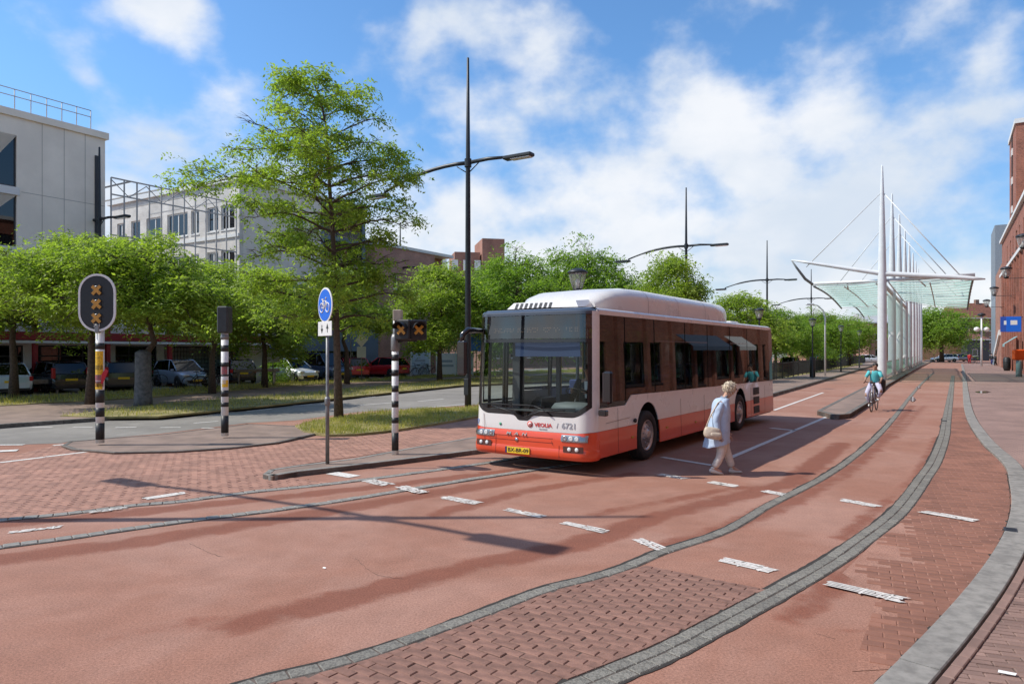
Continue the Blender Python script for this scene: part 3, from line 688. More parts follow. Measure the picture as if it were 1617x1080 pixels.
def make_tree(seed, trunk, r0, limbs, nspray, leaf, per=8, m=None, clump=.28, flat=.45, inner=.25):
    """limbs: (z, azimuth deg, length, rise, droop). Returns wood mesh, crown mesh."""
    m = m or M_leaf; r = random.Random(seed); mb = MB(); tp = [Vector(p) for p in trunk]
    def tr(z):
        for a, b in zip(tp, tp[1:]):
            if a.z <= z <= b.z: return a.lerp(b, (z-a.z)/(b.z-a.z))
        return tp[-1]
    top = tp[-1].z
    mb.tube(tp, [r0 * (1.25 if i == 0 else 1) * (1 - .88 * (p.z/top)) + .012 for i, p in enumerate(tp)], 9)
    segs = []
    for z, azd, L, rise, droop in limbs:
        b0 = tr(z); az_ = R(azd); d = Vector((math.cos(az_), math.sin(az_), 0)); pts = []; side = Vector((-d.y, d.x, 0)); ph = r.uniform(0, 6); wob = r.uniform(.05, .16) * L
        for i in range(7):
            t = i/6; pts.append(b0 + d*(L*t) + side*(wob*math.sin(ph+t*4)-wob*math.sin(ph)) + Vector((0, 0, rise*t - droop*t*t + .07*L*math.sin(ph*1.3+t*5)*t)))
        rb = max(.012, r0 * .42 * (1 - z/top*.55) * min(1, L/2.5)); mb.tube(pts, [rb*(1-.85*i/6)+.004 for i in range(7)], 5, cap=False)
        for i in range(6):
            t = (i+.5)/6
            if t > inner: segs.append((pts[i], pts[i+1], .7+.6*t))
        ns = int(3 + L*2.2)
        for j in range(ns):
            t = r.uniform(.2, .98); i = min(5, int(t*6)); p = pts[i].lerp(pts[i+1], t*6-i); a3 = az_ + r.choice((-1, 1))*r.uniform(.4, 1.15); l2 = L*r.uniform(.18, .42)*(1.15-.5*t)
            q = p + Vector((math.cos(a3), math.sin(a3), 0))*l2 + Vector((0, 0, r.uniform(-.12, .45)*l2)); mm = (p+q)/2 + Vector((0, 0, .08*l2))
            mb.tube([p, mm, q], [rb*.3+.003, rb*.2+.003, .003], 4, cap=False); segs.append((mm, q, 1.1)); segs.append((p, mm, .6))
            for _ in range(2):
                a4 = a3 + r.uniform(-.9, .9); q2 = mm + Vector((math.cos(a4), math.sin(a4), r.uniform(-.3, .3)))*(l2*.55); mb.tube([mm, q2], [.006, .002], 3, cap=False); segs.append((mm, q2, 1.0))
    rg = np.random.default_rng(seed); W = np.array([s[2]*((s[1]-s[0]).length+.1) for s in segs]); W /= W.sum()
    # leaves gather in clumps so sky shows between them
    nc = max(40, nspray // 20); ci = rg.choice(len(segs), nc, p=W); A = np.array([s[0] for s in segs]); B = np.array([s[1] for s in segs])
    t = rg.uniform(0, 1, nc)[:, None]; cc = A[ci]*(1-t) + B[ci]*t
    k = rg.integers(0, nc, nspray); sg = clump * rg.uniform(.5, 1.3, nc)[k]
    P = cc[k] + rg.normal(0, 1, (nspray, 3)) * np.stack([sg, sg, sg*flat], -1)
    segd = (B-A)[ci][k]; segd /= np.linalg.norm(segd, axis=1)[:, None]+1e-6
    D = segd*.5 + rg.normal(0, .6, (nspray, 3)); D[:, 2] *= .45; D[:, 2] -= .12; D /= np.linalg.norm(D, axis=1)[:, None]
    return mb.mesh('trunk', M_bark), leaf_cloud('crown', P, D, leaf, per, m, seed)
def place_tree(meshes, label, loc, rz=0.0, sc=(1, 1, 1), group=None):
    t = thing('tree', label, 'tree', loc, rz, group)
    for nm, me in zip(('trunk', 'crown'), meshes):
        o = inst(nm, me, t); o.scale = sc
    return t
# the tall airy tree on the grass island
tb = G(535, 664)
prof = [(10.35,1.2,.9,.25),(10.1,2.3,1.7,.22),(9.4,1.6,1.0,.3),(8.9,2.5,2.1,.35),(8.4,2.9,2.3,.4),(7.9,3.6,2.4,.4),(7.4,4.1,2.6,.35),(6.9,4.3,3.1,.3),(6.5,3.7,3.2,.3),(6.0,2.7,2.8,.3),
        (5.4,2.4,2.7,.3),(4.9,2.6,2.6,.25),(4.3,2.8,2.6,.25),(3.8,2.8,2.5,.2),(3.3,2.6,2.2,.15)]
limbs = []; r_ = random.Random(21)
for z, lf, rt, rise in prof:
    for azd, L in ((180, lf), (0, rt), (100, (lf+rt)/2*.8), (255, (lf+rt)/2*.85)):
        a = azd + r_.uniform(-28, 28); l = L*r_.uniform(.82, 1.02)
        limbs.append((z*.95-.2, a, l, rise*l*.9+.25, .22*l))
    for _ in range(1):
        limbs.append((z*.93-.5, r_.uniform(0, 360), (lf+rt)/2*r_.uniform(.4, .75), .5, .3))
mt = make_tree(5, [(0,0,0),(-.05,0,1.6),(-.10,.02,3.2),(-.18,.02,5),(-.32,0,7),(-.42,.0,8.6),(-.62,0,9.4),(-.85,0,9.9)], .125, limbs, 6400, .12, 8, M_leaf, clump=.25, flat=.55)
place_tree(mt, 'tall airy locust tree with a slim leaning trunk on the small grass island', tb, 0, (.91, .91, 1.04))
def crown_limbs(seed, z0, z1, rad, n=26, droop=.25, pw=.8):
    r = random.Random(seed); L = []
    for i in range(n):
        t = i/(n-1); z = z0 + (z1-z0)*t; prof_ = math.sin(min(1, .22+t*.86)*math.pi*.93)**pw
        L.append((z*.9, i*137.5+r.uniform(-20, 20), rad*max(.3, prof_)*r.uniform(.58, 1.12), rad*.35*r.uniform(.5, 1.2), rad*droop*r.uniform(.5, 1.3)))
    return L
tA = make_tree(31, [(0,0,0),(.05,0,1.4),(.0,.05,2.6),(.2,0,4),(.1,0,6.1)], .16, crown_limbs(1, 3.5, 7.1, 3.6, 36, .45), 5600, .145, 7, M_leaf, clump=.38, flat=.5)
tB = make_tree(32, [(0,0,0),(0,0,1.6),(.05,.02,1.9),(.35,.1,2.4),(.15,.1,3.2),(.2,0,4.6),(.0,0,5.9)], .15, crown_limbs(2, 3.4, 6.9, 3.3, 36, .45), 5000, .145, 7, M_leaf, clump=.36, flat=.5)
tC = make_tree(33, [(0,0,0),(0,0,2),(.1,0,5),(-.1,0,8.0)], .16, crown_limbs(3, 2.8, 9.0, 5.0, 38, .55), 8500, .20, 6, M_leaf2, clump=.55, flat=.55)
tD = make_tree(34, [(0,0,0),(0,0,2),(-.2,.1,4),(.1,0,6.0)], .13, crown_limbs(4, 2.5, 7.0, 3.0, 28, .55), 5200, .17, 6, M_leaf, clump=.45, flat=.5)
tE = make_tree(35, [(0,0,0),(0,0,2.5),(.1,.1,6)], .2, crown_limbs(5, 2.2, 7.0, 3.4, 26, .2, .6), 4500, .24, 5, M_leaf2, clump=.7, flat=.8)
T = lambda px, Y, z=.1: (X(px, Y), Y, z)
place_tree(tA, 'spreading locust tree with a dark trunk behind the first striped pole', T(143, 26.4), 0, (1.02, 1.02, .98))
b = place_tree(tB, 'locust tree with a thick grey wrapped lower trunk and crooked upper stem', T(226, 25.6), .3, (1, 1, .97))
g = MB(); g.lathe([(.33, 0), (.31, .3), (.28, 1.0), (.275, 1.95), (.20, 2.0), (.12, 2.05)], 14); gm = g.build('trunk_wrap', M_guard, b)
place_tree(tA, 'broad locust tree at the left edge of the view with its trunk in shade', T(22, 29.5), 2.1, (1.05, 1.05, .95))
place_tree(tB, 'bright locust tree behind the second striped pole and the blue parked hatchback', T(335, 33), 1.4, (.98, .98, .96))
place_tree(tD, 'thin stemmed locust tree between the tall airy tree and the second striped pole', T(418, 38.0), .5, (1.15, 1.15, 1.02))
place_tree(tB, 'slim locust tree in front of the blue grey wall and the van', T(548, 42.5), 4.0, (1.0, 1.0, 1.08))
place_tree(tD, 'locust tree in front of the pink brick building beside the lamp mast', T(694, 47), 2.6, (1.2, 1.2, 1.22))
place_tree(tC, 'dense tree filling the gap between the near lamp mast and the bus roof vents', T(768, 58), 5.0, (.9, .9, 1.12))
place_tree(tC, 'broad tree far behind the bus roof between the gas tanks and the open crowned tree', T(1000, 66), 4.1, (.95, .95, 1.05))
place_tree(tC, 'large dense tree behind the cab of the bus', T(815, 50), 1.0, (.95, .95, 1.12))
place_tree(tC, 'large round tree behind the middle of the bus roof', T(925, 53), 3.0, (1.0, 1.0, 1.22))
place_tree(tD, 'open crowned locust tree rising over the rear of the gas tanks', T(1060, 45), 0, (.95, .95, 1.28))
place_tree(tD, 'locust tree behind the tail of the bus', T(1165, 52), 1.7, (1.15, 1.15, .98))
place_tree(tC, 'low rounded tree left of the shelter tip beside the third lamp mast', T(1225, 68), 2.2, (.8, .8, .78))
place_tree(tC, 'rounded green tree behind the black fence left of the shelter columns', T(1285, 78), .4, (.85, .85, .80))
place_tree(tE, 'dark green tree behind the far end of the black fence', T(1340, 95), 1.0, (1.1, 1.1, .98))
place_tree(tE, 'lone round street tree seen under the right wing of the shelter roof', T(1487, 128), 2.0, (1.75, 1.75, 1.45))
place_tree(tE, 'tree between the lamp mast and the shelter behind the red parked car', T(1250, 100), 3.0, (1.1, 1.1, .9))
# ---------------------------------------------------------------- the bus (x runs from nose to tail, y from the near side to the far side)
G_far = glassmat('clear_side_glass', (.90, .94, .93), .7, .02, 1.35)
BA = R(34.38); bus = thing('city_bus', 'white and red low-floor city bus with roof gas tanks', 'bus', (1.321, 11.602, 0), R(90) - BA)
BL, BW, BH = 11.94, 2.53, 2.85
def inset(z): return .055 * max(0, z - .3) / 2.5
def front_s(w_):
    r = .26; e = min(w_, BW - w_)
    s = (r - math.sqrt(max(0, r*r - (r-e)**2))) if e < r else 0
    return s + .05 * (abs(2*w_/BW-1))**2
def FP(w_, z, off=0.0):
    e = 1e-3; w2 = min(max(w_, 0), BW); a, b = max(0, w2-e), min(BW, w2+e)
    nx, ny = -(b-a), (front_s(b)-front_s(a)); L = math.hypot(nx, ny); nx, ny = nx/L, ny/L
    lean = .075 * max(0, z-.8) / 2.0 - (.03 if z < .66 else 0)
    i = inset(z); y = i + w2 * (BW - 2*i) / BW
    return Vector((front_s(w2) + lean + nx*off, y + ny*off, z))
def wsamp(w0, w1, n=26):
    out = [w0]
    for k in range(1, n): 
        u = (1 - math.cos(math.pi*k/n)) / 2; w_ = BW*u
        if w0 < w_ < w1: out.append(w_)
    return out + [w1]
def fstrip(mb, w0, w1, zlo, zhi, off=0, mi=0, nz=3, n=26):
    ws = wsamp(w0, w1, n); f0 = zlo if callable(zlo) else (lambda q: zlo); f1 = zhi if callable(zhi) else (lambda q: zhi)
    return mb.grid(lambda i, j: FP(ws[i], f0(ws[i]) + (f1(ws[i])-f0(ws[i]))*j/nz, off), len(ws)-1, nz, mi)
def SPn(s_, z, d): return Vector((s_, inset(z) - d, z))            # near side surface, d outwards
def SPf(s_, z, d): return Vector((s_, BW - inset(z) + d, z))
SW = .31; FW, RW = 2.375, 8.487
def arch(cx, r, z0, n=12): return [(cx + r*math.cos(math.pi*(1-k/n)), .50 + r*math.sin(math.pi*(1-k/n))*1.12) for k in range(n+1)]
zb, zr = .29, .745
def near_panels(fn, name, parent, zlo, zhi, m):
    xs = [SW, FW, RW, BL-.05]
    mb = MB(); x_at = lambda zz: .56 if zz <= .5 else .56*math.sqrt(max(0, 1-((zz-.5)/(.56*1.12))**2))
    top = .5+.56*1.12
    if zhi < top:
        zs = [zlo+(zhi-zlo)*k/6 for k in range(7)]
        pieces = [[(SW, zlo)] + [(FW-x_at(z), z) for z in zs] + [(SW, zhi)], [(FW+x_at(zs[0]), zlo), (RW-x_at(zs[0]), zlo)] + [(RW-x_at(z), z) for z in zs[1:]] + [(FW+x_at(z), z) for z in reversed(zs[1:])],
                  [(RW+x_at(zlo), zlo), (BL-.06, zlo), (BL-.06, zhi)] + [(RW+x_at(z), z) for z in reversed(zs[1:])]]
        pieces[0] = [(SW, zlo), (FW-x_at(zlo), zlo)] + [(FW-x_at(z), z) for z in zs[1:]] + [(SW, zhi)]
    else:
        p = [(SW, zlo)]
        for c in (FW, RW):
            ts = [k/14 for k in range(15)]; x0 = x_at(zlo); a0 = math.asin(min(1, (zlo-.5)/(.56*1.12)))
            p += [(c-.56*math.cos(a0+(math.pi-2*a0)*t), .5+.56*1.12*math.sin(a0+(math.pi-2*a0)*t)) for t in ts]
        if name == 'side_panel': p += [(BL-.06, zlo), (BL-.06, 1.22), (1.62, 1.30), (1.36, 1.13), (SW, 1.13)]
        else: p += [(BL-.06, zlo), (BL-.06, zhi), (SW, zhi)]
        pieces = [p]
    for q in pieces: mb.plate(q, fn, -.02)
    return mb.build(name, m, parent)
near_panels(SPn, 'side_panel', bus, zr, 1.3, M_bwhite)
sk = near_panels(lambda s_, z, d: SPn(s_, z, d+.006), 'side_skirt', bus, zb, zr-.004, M_bred)
near_panels(SPf, 'side_panel', bus, zr, 1.3, M_bwhite); near_panels(lambda s_, z, d: SPf(s_, z, d+.006), 'side_skirt', bus, zb, zr-.004, M_bred)
# panel seams, small marker lamps and the rear grilles
M_seam = mat('seam', (.08, .05, .045), .8)
for s_ in (1.02, 4.1, 5.6, 7.1, 9.45, 10.9): mb = MB(); mb.plate([(s_, .30), (s_+.006, .30), (s_+.006, 1.1), (s_, 1.1)], lambda a, z, d: SPn(a, z, d+.007), .002); mb.build('panel_seam', M_seam, bus)
mb = MB(); mb.plate([(.55, .86), (1.55, .89), (1.55, .895), (.55, .865)], lambda a, z, d: SPn(a, z, d+.001), .003); mb.build('panel_seam', M_seam, bus)
for s_, z in ((1.62, .52), (3.3, .55), (5.0, .52), (7.0, .5)):
    mb = MB(); mb.bbox((s_-.05, 0, z-.02), (s_+.05, .02, z+.02), .006, 0, Matrix.Translation((0, inset(z)-.022, 0))); mb.build('marker_lamp', M_amber, bus)
mb = MB(); mb.lathe([(.035, 0), (.045, .02), (.03, .05)], 12, 0, Matrix.Translation((1.72, inset(.8)-.045, .82)) @ Matrix.Rotation(R(-90), 4, 'X')); mb.build('fuel_cap', M_black, bus)
for z0 in (.36, .62, .88):
    g0 = MB(); g0.plate([(9.72, z0), (10.28, z0), (10.28, z0+.2), (9.72, z0+.2)], lambda a, z, d: SPn(a, z, d+.008), .006)
    gr = g0.build('vent_grille', M_black, bus)
    for k in range(5):
        q = MB(); zz = z0+.02+k*.038; q.plate([(9.74, zz), (10.26, zz), (10.26, zz+.015), (9.74, zz+.015)], lambda a, z, d: SPn(a, z, d+.014), .012); q.build('slat', M_int, gr)
# window band
wins = [(SW+.02, 1.36), (1.40, 2.72), (2.77, 4.42), (4.47, 5.90), (5.95, 7.63), (7.68, 9.18), (9.23, 11.5)]
for fn, sgn in ((SPn, 1), (SPf, -1)):
    for k, (a, b_) in enumerate(wins):
        mb = MB(); z0 = 1.14 if k == 0 else 1.31 - .09*(a/11)
        q = [(a, z0), (b_, 1.14 if k == 0 else 1.31-.09*(b_/11)), (b_, 2.74), (a, 2.74)]
        if k == 1: q = [(a, 1.17), (1.62, 1.315)] + q[1:]
        mb.plate(q, fn, -.008); o = mb.build('side_window', G_side if sgn > 0 else G_far, bus)
        fr = MB(); c = .035                          # black edge print round each pane
        x0, x1 = q[0][0], q[-2][0]
        ring = [(x0+c, max(q[0][1], q[1][1])+c+.02), (x1-c, q[1][1]+c+.0 if k != 1 else 1.33+c), (x1-c, 2.74-.09), (x0+c, 2.74-.09)]
        fr.plate(q, lambda u, v, d, fn=fn: fn(u, v, d-.010), -.004, holes=[ring]); fr.build('window_edge', M_bblack, o)
        if k in (2, 3, 5):                           # tip-in vent bar
            vb = MB(); vb.plate([(x0, 2.30), (x1, 2.30), (x1, 2.325), (x0, 2.325)], lambda u, v, d, fn=fn: fn(u, v, d), .004); vb.build('vent_bar', M_bblack, o)
    for a, b_ in zip([w_[1] for w_ in wins[:-1]], [w_[0] for w_ in wins[1:]]): mb = MB(); mb.plate([(a-.01, 1.14), (b_+.01, 1.14), (b_+.01, 2.75), (a-.01, 2.75)], lambda u, v, d, fn=fn: fn(u, v, d-.012), -.05); mb.build('window_pillar', M_bblack, bus)
    mb = MB(); mb.plate([(SW, 2.745), (BL-.3, 2.745), (BL-.15, 2.82), (SW, 2.82)], fn, -.05); mb.build('roof_rail', M_bwhite, bus)
    mb = MB(); mb.plate([(11.5, 1.2), (BL-.06, 1.2), (BL-.06, 2.62), (BL-.2, 2.76), (11.5, 2.76)], fn, -.03); mb.build('rear_quarter', M_bblack if sgn > 0 else M_bwhite, bus)
# bright advert strip on the rear pillar
mb = MB(); mb.plate([(11.55, 1.25), (11.84, 1.25), (11.84, 1.95), (11.55, 1.75)], lambda a, z, d: SPn(a, z, d+.001), .003); mb.build('rear_decal', mat('teal_decal', (.02, .32, .34), .4), bus)
# roof, rear, floor
mb = MB(); prof_ = [(inset(2.8), 2.80), (inset(2.8)+.02, 2.835), (.10, 2.86), (.35, 2.885), (BW/2, 2.90), (BW-.35, 2.885), (BW-.10, 2.86), (BW-inset(2.8)-.02, 2.835), (BW-inset(2.8), 2.80)]
xs = [.34, .5, 3, 6, 9, BL-.35, BL-.12, BL-.04]
mb.grid(lambda i, j: Vector((xs[i], prof_[j][0], prof_[j][1] - (.03 if i == 6 else .12 if i == 7 else 0))), len(xs)-1, len(prof_)-1); mb.build('roof', M_bwhite, bus)
mb = MB(); mb.grid(lambda i, j: Vector((BL - .05*abs(i/8*2-1)**3*1.2 - (.04*(max(0, j-3))), inset(.3+.5*j)+(BW-2*inset(.3+.5*j))*i/8, .3+.5*j if j < 5 else 2.81)), 8, 5); mb.build('rear_panel', M_bwhite, bus)
mb = MB(); mb.plate([(.25, 1.35), (2.28, 1.35), (2.28, 2.5), (.25, 2.5)], lambda u, v, d: Vector((BL+.005+d-.03*(v-1.3), u, v)), .01); mb.build('rear_window', G_side, bus)
mb = MB(); mb.box((.35, .05, .30), (1.75, BW-.05, .36)); mb.box((3.0, .05, .30), (7.9, BW-.05, .36)); mb.box((1.75, .42, .30), (3.0, BW-.42, .36)); mb.box((7.9, .6, .30), (9.1, BW-.6, .5)); mb.box((9.1, .06, .25), (BL-.1, BW-.06, .9)); mb.build('chassis_floor', M_int, bus)
for c in (FW, RW):                                 # wheel wells
    for y0, y1 in ((.03, .42), (BW-.42, BW-.03)):
        mb = MB()
        a = arch(c, .58, 0, 12); mb.add([(p[0], y0, p[1]) for p in a] + [(p[0], y1, p[1]) for p in a], [(i, i+1, 14+i, 13+i) for i in range(12)])
        mb.box((c-.58, y1 if y0 < 1 else y0-.02, .3), (c+.58, (y1+.02) if y0 < 1 else y0, 1.15)); mb.build('wheel_well', M_black, bus)
# wheels
tyre = MB(); tyre.lathe([(.30, -.13), (.36, -.145), (.44, -.14), (.475, -.11), (.482, -.05), (.482, .05), (.475, .11), (.44, .14), (.36, .145), (.30, .13), (.29, 0)], 40)
TY = tyre.mesh('tyre', M_rubber)
rim = MB(); rim.lathe([(.30, .02), (.30, .125), (.285, .13), (.27, .10), (.24, .07), (.22, .10), (.12, .12), (.10, .16), (.085, .17), (.0, .172)], 32); RM = rim.mesh('rim', M_alu)
hole = MB(); hole.lathe([(.026, 0), (.026, .004)], 10); HM = hole.mesh('rim_hole', M_black)
nut = MB(); nut.lathe([(.014, 0), (.014, .03), (.008, .035)], 6); NM = nut.mesh('wheel_nut', M_chrome)
for c in (FW, RW):
    for side in (0, 1):
        M = Matrix.Translation((c, (.155 if side == 0 else BW-.155), .48)) @ Matrix.Rotation(R(90 if side == 0 else -90), 4, 'X')
        wh = bpy.data.objects.new('wheel', TY); COL.objects.link(wh); wh.parent = bus; wh.matrix_local = M
        wh.name = 'wheel'
        q = inst('rim', RM, wh)
        if side == 0:
            dots = MB()
            for k in range(10):
                t = k*math.pi/5; dots.lathe([(.024, 0), (.024, .006)], 10, 0, Matrix.Translation((.255*math.cos(t), .255*math.sin(t), .082)))
            dots.build('rim_holes', M_black, wh)['kind'] = 'stuff'
            dots = MB()
            for k in range(10):
                t = k*math.pi/5+.3; dots.lathe([(.014, 0), (.014, .03), (.008, .035)], 6, 0, Matrix.Translation((.165*math.cos(t), .165*math.sin(t), .105)))
            dots.build('wheel_nuts', M_alu, wh)['kind'] = 'stuff'
# front: bumper, white mask, windscreen, display
mid = BW/2
def screen_bot(w_):
    e = min(w_, BW-w_); base = .98 + .20*max(0, 1-e/.42)**2.2
    return base - .10*max(0, 1-abs(w_-1.36)/.17)**.7*(1 if abs(w_-1.36) < .17 else 0)
def sbot(w_):
    d = abs(w_-1.36); v = 0 if d > .20 else (.095 if d < .11 else .095*(.20-d)/.09)
    e = min(w_, BW-w_); return .985 + .24*max(0, 1-e/.40)**2 - v
mb = MB(); fstrip(mb, 0, BW, lambda q: .715+.03*max(0, 1-min(q, BW-q)/.3), lambda q: sbot(q)-.006, .004, 0, 5, 90)
mb.build('front_mask', M_bwhite, bus)
mb = MB(); fstrip(mb, 0, BW, .44, lambda q: .713+.03*max(0, 1-min(q, BW-q)/.3), .016, 0, 4, 40); fstrip(mb, 0, BW, .27, .44, lambda q=0: 0, 0) if False else None
mb.grid(lambda i, j: FP(BW*(1-math.cos(math.pi*i/40))/2, [.25, .27, .33, .42, .44][j], [-.03, .01, .028, .024, .016][j]), 40, 4)
bp = mb.build('front_bumper', M_bred, bus)
mb = MB()                                          # seams in the bumper
for w_, z0, z1, w2 in ((.60, .27, .50, .60), (1.93, .27, .62, 1.93), (2.18, .45, .97, 2.26), (.72, .5, .69, .80)):
    mb.add([FP(w_-.004, z0, .031), FP(w_+.004, z0, .031), FP(w2+.004, z1, .021 if z1 < .7 else .010), FP(w2-.004, z1, .021 if z1 < .7 else .010)], [(0,1,2,3)])
ws = [.72+(2.1-.72)*k/12 for k in range(13)]
for zz, o_ in ((.605, .020), (.53, .020)): mb.grid(lambda i, j: FP(ws[i], zz+j*.007, o_), 12, 1)
mb.build('bumper_seam', mat('seam_red', (.12, .012, .008), .7), bp)
mb = MB(); fstrip(mb, .035, BW-.035, lambda q: sbot(q)+.0, lambda q: sbot(q)+.085+.03*(1-min(1, min(q, BW-q)/.3)), .008, 0, 2, 90); mb.build('screen_lower_print', M_bblack, bus)
mb = MB(); fstrip(mb, .05, BW-.05, lambda q: sbot(q)+.07, 2.30, .004, 0, 8, 40); mb.build('windscreen', G_screen, bus)
for a, b_ in ((.0, .055), (BW-.055, BW-.0)): mb = MB(); fstrip(mb, a, b_, 1.16, 2.80, .009, 0, 10, 40); mb.build('corner_post', M_bwhite, bus)
mb = MB(); fstrip(mb, .055, .11, 1.18, 2.30, .007, 0, 10, 30); fstrip(mb, BW-.12, BW-.055, 1.18, 2.30, .007, 0, 10, 30); fstrip(mb, .055, BW-.055, 2.27, 2.33, .008, 0, 1, 30); mb.build('screen_surround', M_bblack, bus)
mb = MB(); fstrip(mb, .055, BW-.055, 2.335, 2.745, .006, 0, 4, 30); mb.build('display_glass', glassmat('display_glass', (.5, .52, .55), .95, .008, 1.9), bus)
mb = MB(); fstrip(mb, .2, BW-.2, 2.34, 2.74, -.10, 0, 1, 30); dsp = mb.build('destination_display', M_black, bus)
mb = MB(); rr = random.Random(4)
for k in range(52):
    w_ = .33+k*.036
    if k in (7, 8, 20, 21, 22, 36, 37): continue
    for j in range(3):
        if rr.random() < .5: a = FP(w_, 2.46+j*.03, -.094); mb.box((a.x-.002, a.y-.009, a.z-.006), (a.x+.002, a.y+.009, a.z+.006))
mb.build('display_dots', mat('dull_dots', (.55, .36, .2), .6), dsp)['kind'] = 'stuff'
mb = MB(); fstrip(mb, 0, BW, 2.75, 2.80, .008, 0, 1, 40); mb.grid(lambda i, j: (lambda w_: [FP(w_, 2.80, .008), FP(w_, 2.835, -.02), FP(w_, 2.86, -.10), Vector((.36, FP(w_, 2.86).y, 2.875))][j])(BW*(1-math.cos(math.pi*i/40))/2), 40, 3)
mb.build('front_cap', mat('cap_dark', (.05, .06, .08), .3, coat=.5), bus)
# lamps in the bumper
def fpatch(mb, w0, w1, z0, z1, off, mi=0, cut_=0.0, n=10):
    ws = [w0+(w1-w0)*k/n for k in range(n+1)]
    mb.grid(lambda i, j: FP(ws[i], z0+cut_*(0 if ws[i] < 1 else 0)+(z1-z0)*j/2, off), n, 2, mi)
M_hous2 = mat('fog_housing', (.10, .03, .02), .5)
M_hous = mat('lamp_housing', (.30, .30, .31), .25, metal=.8)
for a, b_, flip in ((.10, .56, 0), (BW-.56, BW-.10, 1)):
    mb = MB(); fpatch(mb, a, b_, .575, .69, .028); hl = mb.build('headlight', M_hous, bus)
    for k, (u, rr_) in enumerate(((.16, .040), (.27, .042), (.385, .046))):
        w_ = a+u if not flip else b_-u; p = FP(w_, .632, .028); nrm = (FP(w_, .632, .04)-p).normalized()
        q = MB(); q.lathe([(rr_, 0), (rr_, .006), (rr_*.75, .010), (rr_*.3, .004)], 16, 0, Matrix.Translation(p) @ nrm.to_track_quat('Z', 'Y').to_matrix().to_4x4()); q.build('lamp_lens', M_lamp if k < 2 else M_chrome, hl)
    q = MB(); fpatch(q, a, b_, .57, .695, .040, n=14); q.build('lamp_cover', glassmat('clear_cover%d' % flip, (.95, .95, .95), .9), hl)
    mb = MB(); fpatch(mb, a+.06, b_-.04, .395, .50, .031); fl = mb.build('fog_lamp', M_hous2, bus)
    for k, u in enumerate((.16, .30)):
        w_ = a+u if not flip else b_-u; p = FP(w_, .45, .032); nrm = (FP(w_, .45, .05)-p).normalized()
        q = MB(); q.lathe([(.036, 0), (.034, .008), (.01, .01)], 14, 0, Matrix.Translation(p) @ nrm.to_track_quat('Z', 'Y').to_matrix().to_4x4()); q.build('lamp_lens', M_lamp, fl)
# writing on the nose (read from outside: it runs from the far side to the near side)
def FM(w_, z, off=.006):
    p = FP(w_, z, off); xd = (FP(w_-.05, z, off)-FP(w_+.05, z, off)).normalized(); yd = (FP(w_, z+.02, off)-FP(w_, z-.02, off)).normalized(); yd = (yd - xd*yd.dot(xd)).normalized(); return frameM(p, xd, yd)
M_vred = mat('logo_red', (.62, .05, .04), .4); M_lgrey = mat('letter_grey', (.33, .33, .35), .4)
lettering('operator_name', 'VEOLIA', .092, M_vred, FM(.94, .825, .010), bus, 1.15, .002); lettering('operator_subline', 'TRANSPORT', .03, M_lgrey, FM(.94, .755, .010), bus)
o = MB(); o.lathe([(.055, 0), (.055, .003)], 20, 0, FM(1.21, .83, .010)); o.build('logo_disc', M_vred, bus)
o = MB(); o.lathe([(.035, 0), (.035, .003)], 20, 0, FM(1.21, .83, .0135)); o.build('logo_ring', M_bwhite, bus); o = MB(); o.lathe([(.022, 0), (.018, .003)], 4, 0, FM(1.21, .828, .0168)); o.build('logo_heart', M_vred, bus)
lettering('slash', '/', .12, M_lgrey, FM(.655, .83, .010), bus); lettering('fleet_number', '6721', .135, M_lgrey, FM(.43, .835, .010), bus, 1.05, .002)
lettering('route_digit', '1', .13, mat('digit_blue', (.05, .15, .55), .4), FM(2.46, .80, .010), bus); lettering('route_digit', '7', .13, MATS['digit_blue'], FM(2.40, .80, .010), bus)
o = MB(); o.lathe([(.028, 0), (.028, .003)], 6, 0, FM(1.86, .80, .010)); o.build('gas_badge', mat('badge_green', (.02, .3, .15), .4), bus)
M_badge = mat('badge_grey', (.07, .07, .08), .5)
for k, c in enumerate('MAN'): lettering('maker_letter', c, .082, M_badge, FM(1.64-k*.17, .648, .024), bus, 1.6, .001, .004)
o = MB(); o.lathe([(.04, 0), (.036, .006)], 5, 0, FM(1.47, .545, .024)); o.build('lion_badge', M_chrome, bus)
# licence plate
o = MB(); o.add([FP(1.70, .30, .034), FP(1.18, .30, .034), FP(1.18, .415, .034), FP(1.70, .415, .034)], [(0,1,2,3)]); o.build('plate_back', M_black, bus); P_ = FM(1.44, .357, .042)
o = MB(); o.bbox((-.26, -.056, -.004), (.26, .056, .003), .003, 0, P_); pl = o.build('licence_plate', M_plate, bus)
o = MB(); o.box((-.26, -.055, .003), (-.222, .055, .0045), 0, P_); o.build('plate_band', M_navy, pl)
o = lettering('plate_letters', 'BX-BR-09', .095, M_black, P_ @ Matrix.Translation((.02, 0, .004)), pl, 1.15, .002)
# wipers
for w0, w1, z1 in ((1.05, .42, 1.02), (1.75, 2.25, 1.10)):
    pass
def wiper(pts, bl):
    mb = MB(); mb.tube([FP(a, z, .03) for a, z in pts], .011, 5); o = mb.build('wiper_arm', M_black, bus)
    q = MB(); q.tube([FP(a, z, .022) for a, z in bl], .010, 4); q.build('wiper_blade', M_rubber, o)
wiper([(1.30, .96), (1.0, 1.06), (.50, 1.10), ], [(1.15, 1.09), (.8, 1.115), (.3, 1.13)]); wiper([(1.35, .96), (1.75, 1.06), (2.05, 1.12)], [(1.4, 1.14), (1.8, 1.155), (2.3, 1.15)])
wiper([(.75, .985), (.95, 1.10), (1.12, 1.15)], [(.9, 1.14), (1.3, 1.16), (1.6, 1.155)])
